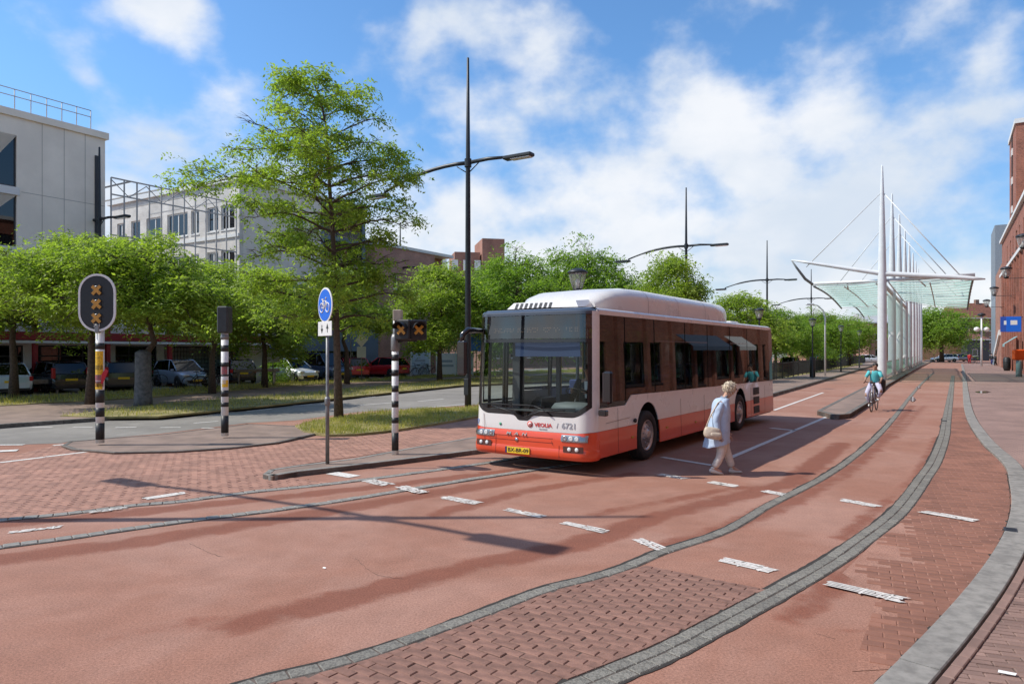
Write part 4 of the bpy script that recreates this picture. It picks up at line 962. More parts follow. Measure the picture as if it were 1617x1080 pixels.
# roof vents box and the long tank cover
mb = MB(); y0, y1 = .62, 1.95
mb.add([(.42, y0-.15, 2.86), (.42, y1+.1, 2.86), (.58, y1, 3.02), (.58, y0, 3.02), (1.5, y0-.1, 2.86), (1.5, y1+.1, 2.86), (1.5, y1, 3.10), (1.5, y0, 3.10)], [(0,1,2,3), (0,3,7,4), (1,5,6,2), (3,2,6,7), (4,7,6,5), (0,4,5,1)])
vb = mb.build('roof_vent_box', M_bwhite, bus)
for k in range(8):
    a = 1.06+k*.105; q = MB(); q.add([(.433, a, 2.885), (.433, a+.055, 2.885), (.555, a+.085, 3.005), (.555, a+.03, 3.005)], [(0,1,2,3)]); q.build('vent_slot', M_black, vb)
tk = []
xs = [1.05, 1.25, 1.6, 2.2, 2.9, 4.0, 5.5, 7.2, 8.1, 8.35, 8.45]; hs = [.20, .34, .43, .50, .52, .52, .52, .52, .50, .40, .18]; ins = [.48, .36, .30, .26, .26, .26, .26, .26, .28, .34, .46]
def tanksec(x, h, i_):
    a, b_ = i_, BW-i_; z0 = 2.865; r = .26; pts = [(a, z0), (a-.0, z0+h*.45)]
    for k in range(1, 6): t = k/6*math.pi/2; pts.append((a+r*(1-math.cos(t)), z0+h*.45+h*.5*math.sin(t)))
    pts.append((a+r+.05, z0+h*.97)); pts.append((BW/2, z0+h)); pts.append((b_-r-.05, z0+h*.97))
    for k in range(5, 0, -1): t = k/6*math.pi/2; pts.append((b_-r*(1-math.cos(t)), z0+h*.45+h*.5*math.sin(t)))
    pts += [(b_, z0+h*.45), (b_, z0)]; return [Vector((x, p[0], p[1])) for p in pts]
secs = [tanksec(*q) for q in zip(xs, hs, ins)]
mb = MB(); mb.grid(lambda i, j: secs[i][j], len(secs)-1, len(secs[0])-1); n = len(secs[0]); mb.add(secs[0], [tuple(range(n))]); mb.add(secs[-1], [tuple(range(n-1, -1, -1))])
tc_ = mb.build('tank_cover', M_bwhite, bus)
for x in (2.95, 4.6, 6.4):
    s0 = tanksec(x, .524, .256); s1 = tanksec(x+.012, .524, .256); q = MB(); q.grid(lambda i, j: (s0, s1)[i][j], 1, n-1); q.build('cover_seam', mat('soft_seam', (.30, .27, .25), .7), tc_)
mb = MB(); mb.bbox((9.3, .5, 2.86), (10.0, 1.2, 2.96), .03); mb.build('roof_hatch', M_bwhite, bus)
# mirrors
mb = MB(); mb.tube([FP(.02, 2.45, .02), (-.05, -.12, 2.5), (-.12, -.2, 2.40), (-.12, -.2, 2.2)], .018, 8); mb.bbox((-.16, -.33, 1.55), (-.06, -.10, 2.2), .03) if False else None
mr = MB(); mr.tube([(.30, -.01, 1.17), (.28, -.16, 1.20), (.20, -.22, 1.30), (.19, -.22, 1.7)], .014, 7); mr.bbox((.12, -.31, 1.24), (.20, -.13, 1.78), .03); mr.bbox((.20, -.17, 1.02), (.30, -.02, 1.12), .012); mo = mr.build('near_mirror', M_bblack, bus)
mr = MB(); mr.tube([FP(BW-.03, 2.50, .01), (-.10, BW+.0, 2.50), (-.20, BW+.04, 2.42), (-.22, BW+.05, 2.25)], [.04, .06, .06, .04], 8); mr.bbox((-.27, BW-.08, 1.66), (-.17, BW+.15, 2.32), .04); mr.build('far_mirror', M_bblack, bus)
# cab and saloon
mb = MB(); mb.grid(lambda i, j: (FP(.12+(BW-.24)*i/12, 1.05, -.04) if j == 0 else FP(.12+(BW-.24)*i/12, 1.06, -.35) if j == 1 else Vector((.75+.05*math.sin(i), .12+(BW-.24)*i/12, .95))), 12, 2, sm=False); mb.build('dashboard', M_int, bus)
mb = MB(); mb.lathe([(.0, 0), (.36, 0), (.40, .06), (.34, .14), (.16, .17), (0, .17)], 20, 0, Matrix.Translation((.55, .62, 1.04)) @ Matrix.Diagonal((.75, 1.15, 1, 1))); mb.build('instrument_binnacle', mat('binnacle', (.13, .14, .14), .6), bus)
mb = MB(); mb.tube([Vector((.82, .70, 1.34)) + Matrix.Rotation(R(28), 3, 'Y') @ Vector((.23*math.cos(k*math.pi/12), .23*math.sin(k*math.pi/12), 0)) for k in range(24)], .014, 6, closed=True); mb.tube([(.82, .70, 1.34), (.62, .70, 1.08)], .03, 6); mb.build('steering_wheel', M_black, bus)
def seat(x, y, rz=0, m=M_int, z=.36):
    mb = MB(); M = Matrix.Translation((x, y, z)) @ Matrix.Rotation(rz, 4, 'Z')
    mb.bbox((0, -.22, .40), (.42, .22, .50), .03, 0, M); mb.bbox((.38, -.21, .48), (.48, .21, 1.12), .03, 0, M); mb.bbox((.15, -.12, 0), (.3, .12, .4), .01, 0, M); mb.build('seat', m, bus)
M_seat = mat('seat_blue', (.03, .05, .16), .85)
seat(1.15, .68, 0, M_int, .52)
for x in (3.0, 3.8, 5.4, 6.2, 7.0, 7.9, 8.7, 9.5, 10.3):
    for y in (.38, .85) + ((1.70, 2.15) if x > 6.5 or x < 3.9 else ()): seat(x, y, 0, M_seat, .36 if x < 7.5 else .6)
mb = MB()
for x, y in ((1.3, 1.35), (2.1, 1.3), (2.9, .95), (4.8, 1.5), (4.8, 1.0), (6.1, 1.6), (7.6, 1.6)): mb.tube([(x, y, .4), (x, y, 2.7)], .018, 6)
mb.build('grab_pole', mat('pole_yellow', (.5, .35, .03), .4), bus)
mb = MB(); mb.box((.95, 1.17, .4), (1.0, 1.25, 2.68)); mb.box((1.55, .1, .4), (1.6, 1.25, 1.35)); mb.box((1.55, .1, 1.9), (1.59, .2, 2.7)); mb.box((.40, 1.70, .4), (.55, 1.86, 2.7)); mb.box((.95, 1.20, .4), (1.6, 1.24, 1.3)); mb.build('cab_partition', M_int, bus)
mb = MB(); mb.box((.36, .1, 2.70), (11.5, BW-.1, 2.73)); mb.build('ceiling_lining', M_intl, bus)
mb = MB(); mb.add([FP(.25, 2.27, -.05), FP(1.62, 2.27, -.05), FP(1.62, 2.02, -.07), FP(.25, 2.02, -.07)], [(0,1,2,3)]); mb.build('sun_blind', mat('blind_blue', (.035, .06, .14), .8), bus)
# door leaves on the kerb side (seen through the cab)
for s0 in (.42, 1.0):
    q = MB(); q.plate([(s0, .5), (s0+.54, .5), (s0+.54, 2.4), (s0, 2.4)], lambda a, z, d: SPf(a, z, d-.06), -.03, holes=[[(s0+.06, .62), (s0+.48, .62), (s0+.48, 2.32), (s0+.06, 2.32)]]); q.build('door_leaf', M_bblack, bus)
# ---------------------------------------------------------------- lamp masts with two arms
def lamp_mast(loc, label, H=12.9, ah=9.05):
    t = thing('street_lamp', label, 'street lamp', loc, -R(32), 'tall two-armed street lamps')   # local x points across the street, to the right
    MB().tube([(0,0,0),(0,0,1.0),(0,0,ah),(0,0,H-.02),(0,0,H)], [.125,.12,.085,.045,.02], 12).build('mast', M_dark, t)
    mb = MB(); mb.tube([(0,0,ah-.18),(0,0,ah+.12)], .13, 12, sm=False); mb.build('collar', M_dark, t)
    q = MB(); pts = [(.08,0,ah-.02),(.9,0,ah-.0),(1.7,0,ah-.06)]; q.tube(pts, [(.05,.075),(.055,.07),(.06,.05)], 8); q.tube([(.1,0,ah-.35),(.5,0,ah-.06)], .02, 6); q.build('arm', M_dark, t)
    q = MB(); q.bbox((1.6,-.17,ah-.17), (2.75,.17,ah-.04), .03); q.bbox((1.9,-.13,ah-.20),(2.68,.13,ah-.165), .01, 1); q.build('lamp_head', [M_dark, M_lamp], t)
    q = MB(); pts = [Vector((-.08,0,ah-.02))]
    for k in range(1, 9): u = k/8; pts.append(Vector((-.08-4.0*u, 0, ah+.05*math.sin(u*3)-.62*u*u)))
    q.tube(pts, [(.055,.075)]*6+[(.06,.05)]*3, 8); q.tube([(-.1,0,ah-.35),(-.5,0,ah-.1)], .02, 6); q.build('arm', M_dark, t)
    q = MB(); q.bbox((-5.0,-.17,ah-.80), (-3.95,.17,ah-.66), .03); q.bbox((-4.9,-.13,ah-.83),(-4.1,.13,ah-.795), .01, 1); q.build('lamp_head', [M_dark, M_lamp], t)
    q = MB(); q.bbox((-.10,-.13,.5), (.10,-.11,1.1), .008); q.build('service_door', M_dark, t)
    return t
L0 = lamp_mast(tuple(G(739, 645)), 'tall black two-armed lamp mast on the grass island beside the bus nose')
for loc, lb in (((11.5, 46.0, 0), 'tall black lamp mast rising behind the rear half of the bus roof'),
    ((24.9, 68, 0), 'tall black lamp mast between the bus tail and the shelter'),
    ((X(1281, 92), 92, 0), 'distant black lamp mast seen against the left wing of the shelter roof'),
    ((X(157, 37.2), 37.2, .1), 'tall black lamp mast in front of the grey concrete gable'),
    ((X(632, 59), 59, .1), 'thin black lamp mast between the tall airy tree and the pink brick building'),
    ((-9.85, 8.62, 0), 'lamp mast just outside the view whose shadow crosses the red road')):
    c = copy_tree(L0); c.location = loc; c['label'] = lb

# ---------------------------------------------------------------- classic lanterns
def lantern_head(parent, z, sc=1.0, y=0.0):
    M = Matrix.Translation((0, y, z)) @ Matrix.Diagonal((sc, sc, sc, 1))
    q = MB(); q.lathe([(.06,0),(.09,.02),(.13,.06),(.13,.09)], 12, 0, M); q.build('lantern_base', M_dark, parent)
    q = MB(); q.lathe([(.13,.09),(.19,.25),(.255,.52)], 10, 0, M, sm=False); q.build('lantern_glass', G_lan, parent)
    q = MB(); q.lathe([(.05,.1),(.06,.3),(.03,.36)], 8, 0, M); q.build('lantern_bulb', M_lamp, parent)
    q = MB(); q.lathe([(.27,.51),(.285,.53),(.27,.57),(.19,.62),(.08,.65),(.03,.66)], 16, 0, M)
    for k in range(5): t = k*math.pi*.4; q.tube([M @ Vector((.13*math.cos(t), .13*math.sin(t), .09)), M @ Vector((.257*math.cos(t), .257*math.sin(t), .52))], .008*sc, 4)
    q.build('lantern_cap', M_dark, parent)
def lantern(loc, label, H=4.45, s=1.0):
    t = thing('lantern', label, 'lantern', loc, 0, 'lanterns on posts along the bus lane')
    q = MB(); q.lathe([(.11,0),(.10,.1),(.075,.15),(.07,.9),(.05,.95),(.038,H-.75),(.045,H-.66)], 12); q.build('post', M_dark, t)
    lantern_head(t, H-.66, s); return t
LN = lantern((X(912, 19.4), 19.4, 0), 'lantern with a glass bowl rising just behind the bus roof vents', 4.42)
for px, Y, H, lb in ((1199, 39, 4.35, 'lantern on a post directly behind the tail of the bus'), (1283, 51, 4.35, 'lantern on a thick dark post in the black fence'),
                  (1328, 65, 4.35, 'second lantern beyond the fence, left of the shelter'), (1357, 82, 4.35, 'smallest lantern, close to the first shelter column')):
    c = copy_tree(LN); c.location = (X(px, Y), Y, .1); c['label'] = lb

# ---------------------------------------------------------------- striped signal poles
def striped(mb, H, r, bands, seg=20):
    for z0, z1, mi in bands: mb.lathe([(r, z0), (r, z1)], seg, mi)
def bandpole(t, r, base_py, Y, rows, top):
    q = MB(); q.lathe([(r*.985, 0), (r*.985, top)], 20); q.build('pole', M_stripe, t)
    for a, b_ in rows:
        z0, z1 = max(0, EYE+(HY-b_)/FPX*Y), EYE+(HY-a)/FPX*Y
        k = MB(); k.lathe([(r*1.01, z0), (r*1.01, z1)], 20); k.build('black_band', M_black, t)
def cross(t, w_, z, y, s=.13, tilt=0.0, ang=0.0, M=None, m=None):
    mb = MB(); M = M or Matrix.Identity(4)
    for a in (45, -45):
        R_ = Matrix.Translation((w_, y, z)) @ Matrix.Rotation(R(a+tilt), 4, 'Y')
        mb.box((-s, -.004-abs(a)*.00002*(a > 0), -.034), (s, .004, .034), 0, M @ R_)
    mb.build('tape_cross', m or M_amber, t)
p0 = G(158, 699, .09)
t = thing('traffic_light', 'bus signal with oval black backboard and three yellow tape crosses on a stickered striped pole', 'traffic light', p0)
bandpole(t, .088, 699, p0.y, [(548, 558), (622, 642), (650, 664), (674, 700)], 2.75)
Y0 = p0.y; z = lambda py: EYE+(HY-py)/FPX*Y0
cz = (z(435)+z(522))/2 - .09; rx, rz_ = .41, .635
def stad(rx, rz, n=14):
    pts = []
    for k in range(n+1): a = math.pi*k/n; pts.append((rx*math.cos(a), rz-rx+rx*math.sin(a)))
    for k in range(n+1): a = math.pi+math.pi*k/n; pts.append((rx*math.cos(a), -(rz-rx)+rx*math.sin(a)))
    return pts
MB().plate(stad(rx, rz_), lambda u, v, d: (u, -.12+d, cz+v), .03, holes=[stad(rx-.045, rz_-.045)]).build('backboard_rim', M_stripe, t)
MB().plate(stad(rx-.046, rz_-.046), lambda u, v, d: (u, -.115+d, cz+v), .02).build('backboard', M_black, t)
MB().bbox((-.15, -.10, cz-.42), (.15, .18, cz+.42), .03).build('signal_housing', M_black, t)
for py in (459, 481, 503):
    q = MB(); q.lathe([(.105, 0), (.105, .10), (.112, .10), (.112, 0)], 18, 0, Matrix.Translation((0, -.115, z(py)-.09)) @ Matrix.Rotation(R(90), 4, 'X')); 
    q = MB(); q.lathe([(.10, 0), (.10, .012), (.08, .018)], 18, 0, Matrix.Translation((0, -.116, z(py)-.09)) @ Matrix.Rotation(R(90), 4, 'X')); q.build('lens', mat('dead_lens', (.02, .02, .02), .3), t)
    cross(t, .0, z(py)-.09, -.145, .125, rnd.uniform(-6, 6))
lettering('signal_number', '26.1', .09, M_stripe, frameM((0, -.118, cz-.50), (1,0,0), (0,0,1)), t)
q = MB(); q.tube([(0,0,2.55),(0,0,cz-.3)], .06, 12); q.build('mounting_tube', M_pole, t)
q = MB(); q.bbox((-.06,-.13,2.42), (.06,.1,2.62), .02); q.tube([(-.12,-.02,2.62),(-.12,-.02,2.72)], .02, 6); q.build('clamp', M_pole, t)
M_st1 = mat('sticker_yellow', (.72, .43, .02), .5, var=.3, scale=30); M_st2 = mat('sticker_mixed', (.35, .38, .36), .5, var=.7, scale=22, c2=(.5, .08, .10))
for a, b_, m, ang in ((561, 598, M_st1, .2), (598, 607, M_st2, -.3), (608, 617, M_st2, .3), (583, 590, M_black, .1), (611, 640, M_st1, .0)):
    z0, z1 = z(b_)-.0, z(a)-.0
    if a == 611: z0, z1 = z(621), z(611)
    q = MB(); n = 7; q.grid(lambda i, j: (.0905*math.cos(-math.pi/2+ang+(i/n-.5)*2.1), .0905*math.sin(-math.pi/2+ang+(i/n-.5)*2.1), z0+(z1-z0)*j), n, 1); q.build('sticker', m, t)
for rz0, xx in ((600, .1), (606, .12)):
    pass
q = MB(); q.add([(.06,-.07,z(612)),(.09,-.05,z(612)),(.20,-.03,z(592)),(.15,-.05,z(588)),(.08,-.08,z(597))], [(0,1,2,3,4)]); q.build('torn_sticker', mat('sticker_red', (.5, .02, .04), .5), t)
# second pole
p1 = G(355, 688, .09); Y1 = p1.y; z1_ = lambda py: EYE+(HY-py)/FPX*Y1
t = thing('traffic_light', 'striped pole with a closed dark signal box seen from its side at the corner island', 'traffic light', p1)
bandpole(t, .085, 688, Y1, [(551, 561), (578, 585), (597, 600), (622, 632), (641, 648), (662, 689)], 2.5)
q = MB(); q.bbox((-.13, -.16, z1_(532)), (.13, .16, z1_(490)), .03); q.build('signal_housing', mat('dark_housing', (.03, .035, .035), .6, var=.2), t)
q = MB(); q.tube([(0,0,2.35),(0,0,z1_(530))], .07, 12); q.lathe([(.09, 2.3), (.10, 2.36), (.075, 2.45)], 14); q.build('mounting_tube', M_pole, t)
for a, b_, m, ang in ((585, 597, M_st2, .2), (603, 612, M_stripe, -.2), (606, 617, M_st1, .5)):
    q = MB(); q.grid(lambda i, j: (.0875*math.cos(-math.pi/2+ang+(i/7-.5)*1.8), .0875*math.sin(-math.pi/2+ang+(i/7-.5)*1.8), z1_(b_)+(z1_(a)-z1_(b_))*j), 7, 1); q.build('sticker', m, t)
# third pole: two small heads
p2 = G(624, 717, .09); Y2 = p2.y; z2 = lambda py: EYE+(HY-py)/FPX*Y2
t = thing('traffic_light', 'striped pole with two small black signal heads and a beige box next to the bus', 'traffic light', p2)
bandpole(t, .068, 717, Y2, [(567, 577), (591, 601), (616, 626), (640, 650), (666, 675), (690, 718)], 2.05)
q = MB(); q.tube([(0,0,2.0),(0,0,z2(505))], .045, 10); q.lathe([(.07, 2.02), (.085, 2.05), (.085, 2.28), (.06, 2.36)], 12); q.build('mounting_tube', M_pole, t)
q = MB(); q.bbox((-.02,-.16, z2(514)), (.14,.08, z2(497)), .01); q.build('relay_box', mat('beige_box', (.42, .36, .27), .7, var=.1), t)
for rz0, ox in ((-38, .20), (38, .44)):
    M = Matrix.Translation((ox, -.10 + (.06 if rz0 > 0 else 0), (z2(543)+z2(514))/2)) @ Matrix.Rotation(R(rz0*.55), 4, 'Z')
    q = MB(); q.bbox((-.17, -.11, -.20), (.17, .11, .20), .025, 0, M); hd = q.build('signal_head', M_black, t)
    k = MB(); k.lathe([(.11, 0), (.11, .012)], 16, 0, M @ Matrix.Translation((0, -.11, 0)) @ Matrix.Rotation(R(90), 4, 'X')); k.build('lens', MATS['dead_lens'], hd)
    v = MB(); v.grid(lambda i, j: M @ Vector((.13*math.cos(math.pi*i/10), -.11-.16*j*(1 if i not in (0, 10) else .6), .13*math.sin(math.pi*i/10)+.02)), 10, 1); v.build('visor', M_black, hd)
    for a in (45, -45):
        pass
    cm = MB()
    for a in (45, -45): cm.box((-.11, -.004, -.026), (.11, .004, .026), 0, M @ Matrix.Translation((0, -.132-.001*(a > 0), 0)) @ Matrix.Rotation(R(a), 4, 'Y'))
    cm.build('tape_cross', M_amber, hd)
q = MB(); q.tube([(0,-.0,z2(548)),(.2,-.08,z2(545)),(.44,-.05,z2(545))], .025, 6); q.build('bracket', M_black, t)

# ---------------------------------------------------------------- cycle path sign
p3 = G(517, 732, .09); Y3 = p3.y; z3 = lambda py: EYE+(HY-py)/FPX*Y3
t = thing('road_sign', 'round blue cycle path sign above a white two-way plate on a grey post', 'road sign', p3, R(-52))   # its face looks to the left
MB().tube([(0,0,0),(0,0,1.15),(0,0,1.2),(0,0,z3(500))], [.035,.035,.028,.028], 12).build('post', M_pole, t)
MB().lathe([(.045, 1.05), (.05, 1.08), (.05, 1.16), (.04, 1.2)], 12).build('post_sleeve', M_pole, t)
sc_ = z3(490); Fm = Matrix.Translation((0, -.045, sc_)) @ Matrix.Rotation(R(90), 4, 'X')
q = MB(); q.lathe([(.315, -.012), (.315, 0), (.30, .004)], 40, 0, Fm, sm=False); q.build('sign_disc', M_stripe, t)
q = MB(); q.lathe([(.285, .0045), (.285, .0065)], 40, 0, Fm, sm=False); q.build('sign_field', M_blue, t)
q = MB()
def ft(pts, r, closed=False): q.tube([Fm @ Vector((x, y, .009)) for x, y in pts], (r), 6, closed=closed)
circ = lambda cx, cy, r: [(cx+r*math.cos(k*math.pi/12), cy+r*math.sin(k*math.pi/12)) for k in range(24)]
ft(circ(-.125, -.045, .082), .0105, True); ft(circ(.125, -.045, .082), .0105, True)
ft([(-.125,-.045),(-.07,.075),(.06,.075),(-.01,-.05),(-.125,-.045)], .010); ft([(-.01,-.05),(-.075,.10)], .010); ft([(.06,.075),(.125,-.045)], .010); ft([(.055,.07),(.045,.13),(.09,.13)], .010); ft([(-.115,.105),(-.04,.105)], .012)
q.build('bicycle_symbol', M_stripe, t)
zp = z3(527); q = MB(); q.bbox((-.30, -.052, zp-.13), (.30, -.040, zp+.13), .004); q.build('plate', M_stripe, t)
q = MB()
def arrow(cx, dirn):
    q.plate([(cx-.012, -.07*dirn), (cx+.012, -.07*dirn), (cx+.012, .0), (cx+.05, .0), (cx, .09*dirn), (cx-.05, .0), (cx-.012, .0)] if dirn > 0 else [(cx-.012, .07), (cx-.012, 0), (cx-.05, 0), (cx, -.09), (cx+.05, 0), (cx+.012, 0), (cx+.012, .07)], lambda u, v, d: (u, -.0535-d, zp+v), .002)
arrow(.12, 1); arrow(-.12, -1); q.build('arrow', M_black, t)
for o_ in [o for o in t.children if o.name.startswith('arrow')]: o_['kind'] = 'stuff'
q = MB(); q.bbox((-.05,-.05,sc_+.1), (.05,.03,sc_+.13), .006); q.bbox((-.05,-.05,sc_-.13), (.05,.03,sc_-.1), .006); q.build('bracket', M_pole, t)

# ---------------------------------------------------------------- the shelter: masts, spear beam, glass wings, cables, railing
n0, s0 = -3.78, 53.8; SPC = 10.05; PZ = .14
sh = thing('bus_shelter', 'long white cable-stayed bus shelter with tapered masts and a glass roof', 'bus shelter', SP(n0, s0, 0), -R(32))   # local x across, y along
HM, HB = 14.85, 7.35
mastm = MB(); mastm.lathe([(.27, PZ), (.285, .6), (.29, 3.5), (.28, 6.5), (.22, 9.5), (.14, 12.5), (.06, HM-.15), (.015, HM)], 20); MM = mastm.mesh('mast', M_wsteel)
footm = MB(); footm.lathe([(.42, PZ), (.42, PZ+.05), (.30, PZ+.08)], 20); FM_ = footm.mesh('mast_foot', M_pole)
NM_ = 9
for k in range(NM_):
    o = inst('mast', MM, sh, (0, k*SPC, 0)); inst('mast_foot', FM_, o)
    for sx, tx, tz in ((-1, -4.85 if k == 0 else -4.5, 8.15 if k == 0 else 7.0), (1, 4.5, 7.0)):
        if k > 2: continue
        q = MB(); q.tube([(0, k*SPC, 13.0), (tx, k*SPC + (0 if sx < 0 else 0), tz)], .035, 6); q.build('stay_cable', M_wsteel, sh)
q = MB(); q.tube([(-5.85, 0, 8.72), (-4.5, 0, 8.42), (0, 0, HB+.05), (4.0, 0, 6.95), (5.2, 0, 6.78), (5.85, 0, 6.7)], [.05, .11, .17, .17, .13, .04], 14); q.build('spear_beam', M_wsteel, sh)
q = MB(); q.tube([(-4.35, .05, 6.93), (0, .25, 6.93), (5.3, .05, 7.02)], .11, 12); q.build('edge_tube', M_wsteel, sh)
LB = 21.0
def wing(side, b, mod):      # corners: near inner, near outer, far inner, far outer
    if side < 0: NI, NO, FI, FO = (-.3, 0, 6.95), (-4.4, 0, 6.90), (-.3, LB, 6.85), (-4.9, LB-1.5, 6.35)
    else: NI, NO, FI, FO = (.3, 0, 6.95), (5.3, 0, 6.98), (.3, LB, 6.85), (5.4, LB-1, 5.95)
    NI, NO, FI, FO = [Vector(p) + Vector((0, b, 0)) for p in (NI, NO, FI, FO)]
    def P(u, v):
        p = NI.lerp(NO, u).lerp(FI.lerp(FO, u), v); return p + Vector((0, 0, -.28*math.sin(math.pi*u)*.5 + .25*math.sin(math.pi*v)*u))
    wg = bpy.data.objects.new('roof_wing', None); COL.objects.link(wg); wg.parent = sh
    for i in range(10):
        q = MB(); q.grid(lambda a, c: P(.01+a/6*.98, (i+.04+c*.92)/10), 6, 1); q.build('glass_pane', G_roof, wg)
    for i in range(11):
        q = MB(); q.tube([P(a/6, i/10)-Vector((0, 0, .09)) for a in range(7)], .028, 5); q.build('rib', M_wsteel, wg)
    for u in (.02, .5, .98):
        q = MB(); q.tube([P(u, c/10)-Vector((0, 0, .17)) for c in range(11)], .07 if u > .9 else .045, 8); q.build('rail', M_wsteel if u < .9 else mat('edge_grey', (.20, .22, .22), .5), wg)
    return P
wing(-1, 0, 0); wing(1, 0, 0); wing(-1, LB+.3, 1)
q = MB(); q.tube([(-5.85,0,8.72), (-5.5,.1,8.15), (-5.0,.6,7.35), (-4.5,1.6,6.90)], [.04,.08,.10,.09], 8); q.build('prow_edge', MATS['edge_grey'], sh)
q = MB(); q.tube([(-2.2,.3,6.95),(-2.35,2.2,6.6)], .05, 6); q.build('strut', M_wsteel, sh); q = MB(); q.tube([(2.1,.3,6.95),(2.5,2.2,6.6)], .05, 6); q.build('strut', M_wsteel, sh)
q = MB(); q.grid(lambda i, j: (4.2+.28*i, 12+.3*i, 7.2+.35*j+.06*i), 4, 1); q.build('upturned_glass', G_roof, sh)
q = MB(); q.tube([(.0, 0, 6.75), (0, 30, 6.75)], .14, 10); q.build('spine_beam', M_wsteel, sh)
# railing and glass screens between the masts
for k in range(NM_-1):
    y0, y1 = k*SPC+.6, (k+1)*SPC-.6
    rl = MB(); rl.tube([(0, y0, 1.35), (0, y1, 1.35)], .035, 6); rl.tube([(0, y0, .35), (0, y1, .35)], .025, 6); ro = rl.build('railing', M_wsteel, sh)
    n_ = 9 if k < 4 else 5
    for j in range(n_):
        y = y0+(y1-y0)*j/(n_-1); q = MB(); q.tube([(0, y, PZ), (0, y, 1.35)], .03, 6); q.build('railing_post', M_wsteel, ro)
    q = MB(); q.box((-.01, y0+.05, .40), (.01, y1-.05, 1.30)); q.build('screen_pane', G_roof, ro)
# black fence of the stop, in panels
fp = [G(x, y, .1) for x, y in ((1100, 626), (1226, 600), (1290, 587.5), (1366, 572.5))]
def fence(A, B, label):
    d = (B-A); L = d.length; ang = math.atan2(d.y, d.x)
    t = thing('metal_fence', label, 'fence', A, ang)
    n = int(L/.17)
    for z_ in (.18, 1.12): MB().box((0, -.015, z_), (L, .015, z_+.04)).build('rail', M_black, t)
    for i in range(int(L/2.4)+1): inst('fence_post', fpm, t, (min(i*2.4, L), 0, 0))
    k = 0
    near = [i for i in range(n) if (A+d*(i/n)).y < 75]
    for i in near[:280]: inst('bar', fbm, t, (i*L/n, 0, 0)); k = i+1
    mb = MB()
    for i in range(k, n): mb.box((i*L/n-.011, -.011, .1), (i*L/n+.011, .011, 1.22))
    if mb.f: mb.build('bars', M_black, t)['kind'] = 'stuff'
    return t
q = MB(); q.box((-.035,-.035,0), (.035,.035,1.28)); q.lathe([(.04,1.28),(.05,1.31),(.02,1.36)], 8); fpm = q.mesh('fence_post', M_black)
q = MB(); q.box((-.011,-.011,.1), (.011,.011,1.22)); fbm = q.mesh('bar', M_black)
fence(fp[0], fp[1], 'black bar fence directly behind the bus tail')
fence(fp[1], fp[2], 'black bar fence between the bus tail and the thick lantern post')
fence(fp[2], fp[3], 'far run of black bar fence ending at the first shelter column')
t = thing('bollard_post', 'thick dark grey post standing at the fence under a lantern', 'post', (X(1283, 52.5), 52.5, .1)); MB().lathe([(.2,0),(.2,1.5),(.16,1.55)], 14).build('body', M_dark, t)
t = thing('lamp_post', 'pale curved lamp post between the fence and the shelter', 'street lamp', (X(1303, 55), 55, .1)); q = MB(); q.tube([(0,0,0),(0,0,4.6),(-.15,0,5.2),(-.6,0,5.6),(-1.0,0,5.7)], [.07,.06,.055,.05,.045], 10); q.build('post', M_wsteel, t)
MB().bbox((-1.5,-.12,5.62), (-.9,.12,5.76), .03).build('lamp_head', M_wsteel, t)
# ---------------------------------------------------------------- buildings
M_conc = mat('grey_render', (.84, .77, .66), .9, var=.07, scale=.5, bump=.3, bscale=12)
M_concd = mat('darker_render', (.70, .66, .60), .9, var=.08, scale=.6, bump=.3)  # duller render tone for block bodies, ground floor and plain side walls
M_frame = mat('window_white', (.68, .68, .66), .5); M_dframe = mat('window_dark', (.03, .032, .036), .5)
M_room = mat('room_dark', (.06, .062, .062), .9); M_curt = mat('curtain', (.42, .42, .40), .9, var=.15, scale=5)
M_redst = mat('fascia_red', (.26, .018, .022), .45, var=.1); M_bluew = mat('blue_grey_wall', (.13, .17, .23), .7, var=.08, scale=.8)
B_pink = brickmat('pink_brick', (.44, .22, .165), (.36, .17, .13), (.38, .30, .26), sw=.21, sh=.0625, bump=.2)
B_red = brickmat('red_brick', (.36, .125, .075), (.22, .07, .045), (.30, .2, .16), sw=.21, sh=.0625, bump=.3)
B_brown = brickmat('brown_brick', (.25, .145, .10), (.18, .10, .07), (.22, .18, .15), sw=.21, sh=.0625, bump=.2)
B_pale = brickmat('pale_brick', (.66, .63, .58), (.58, .55, .51), (.52, .50, .47), sw=.21, sh=.0625, bump=.15)
B_tower = brickmat('tower_brick', (.36, .17, .11), (.30, .13, .09), (.28, .2, .16), sw=.21, sh=.0625, bump=.2)
M_tile = mat('roof_tiles', (.17, .065, .04), .8, var=.3, scale=3, bump=.5, bscale=14)
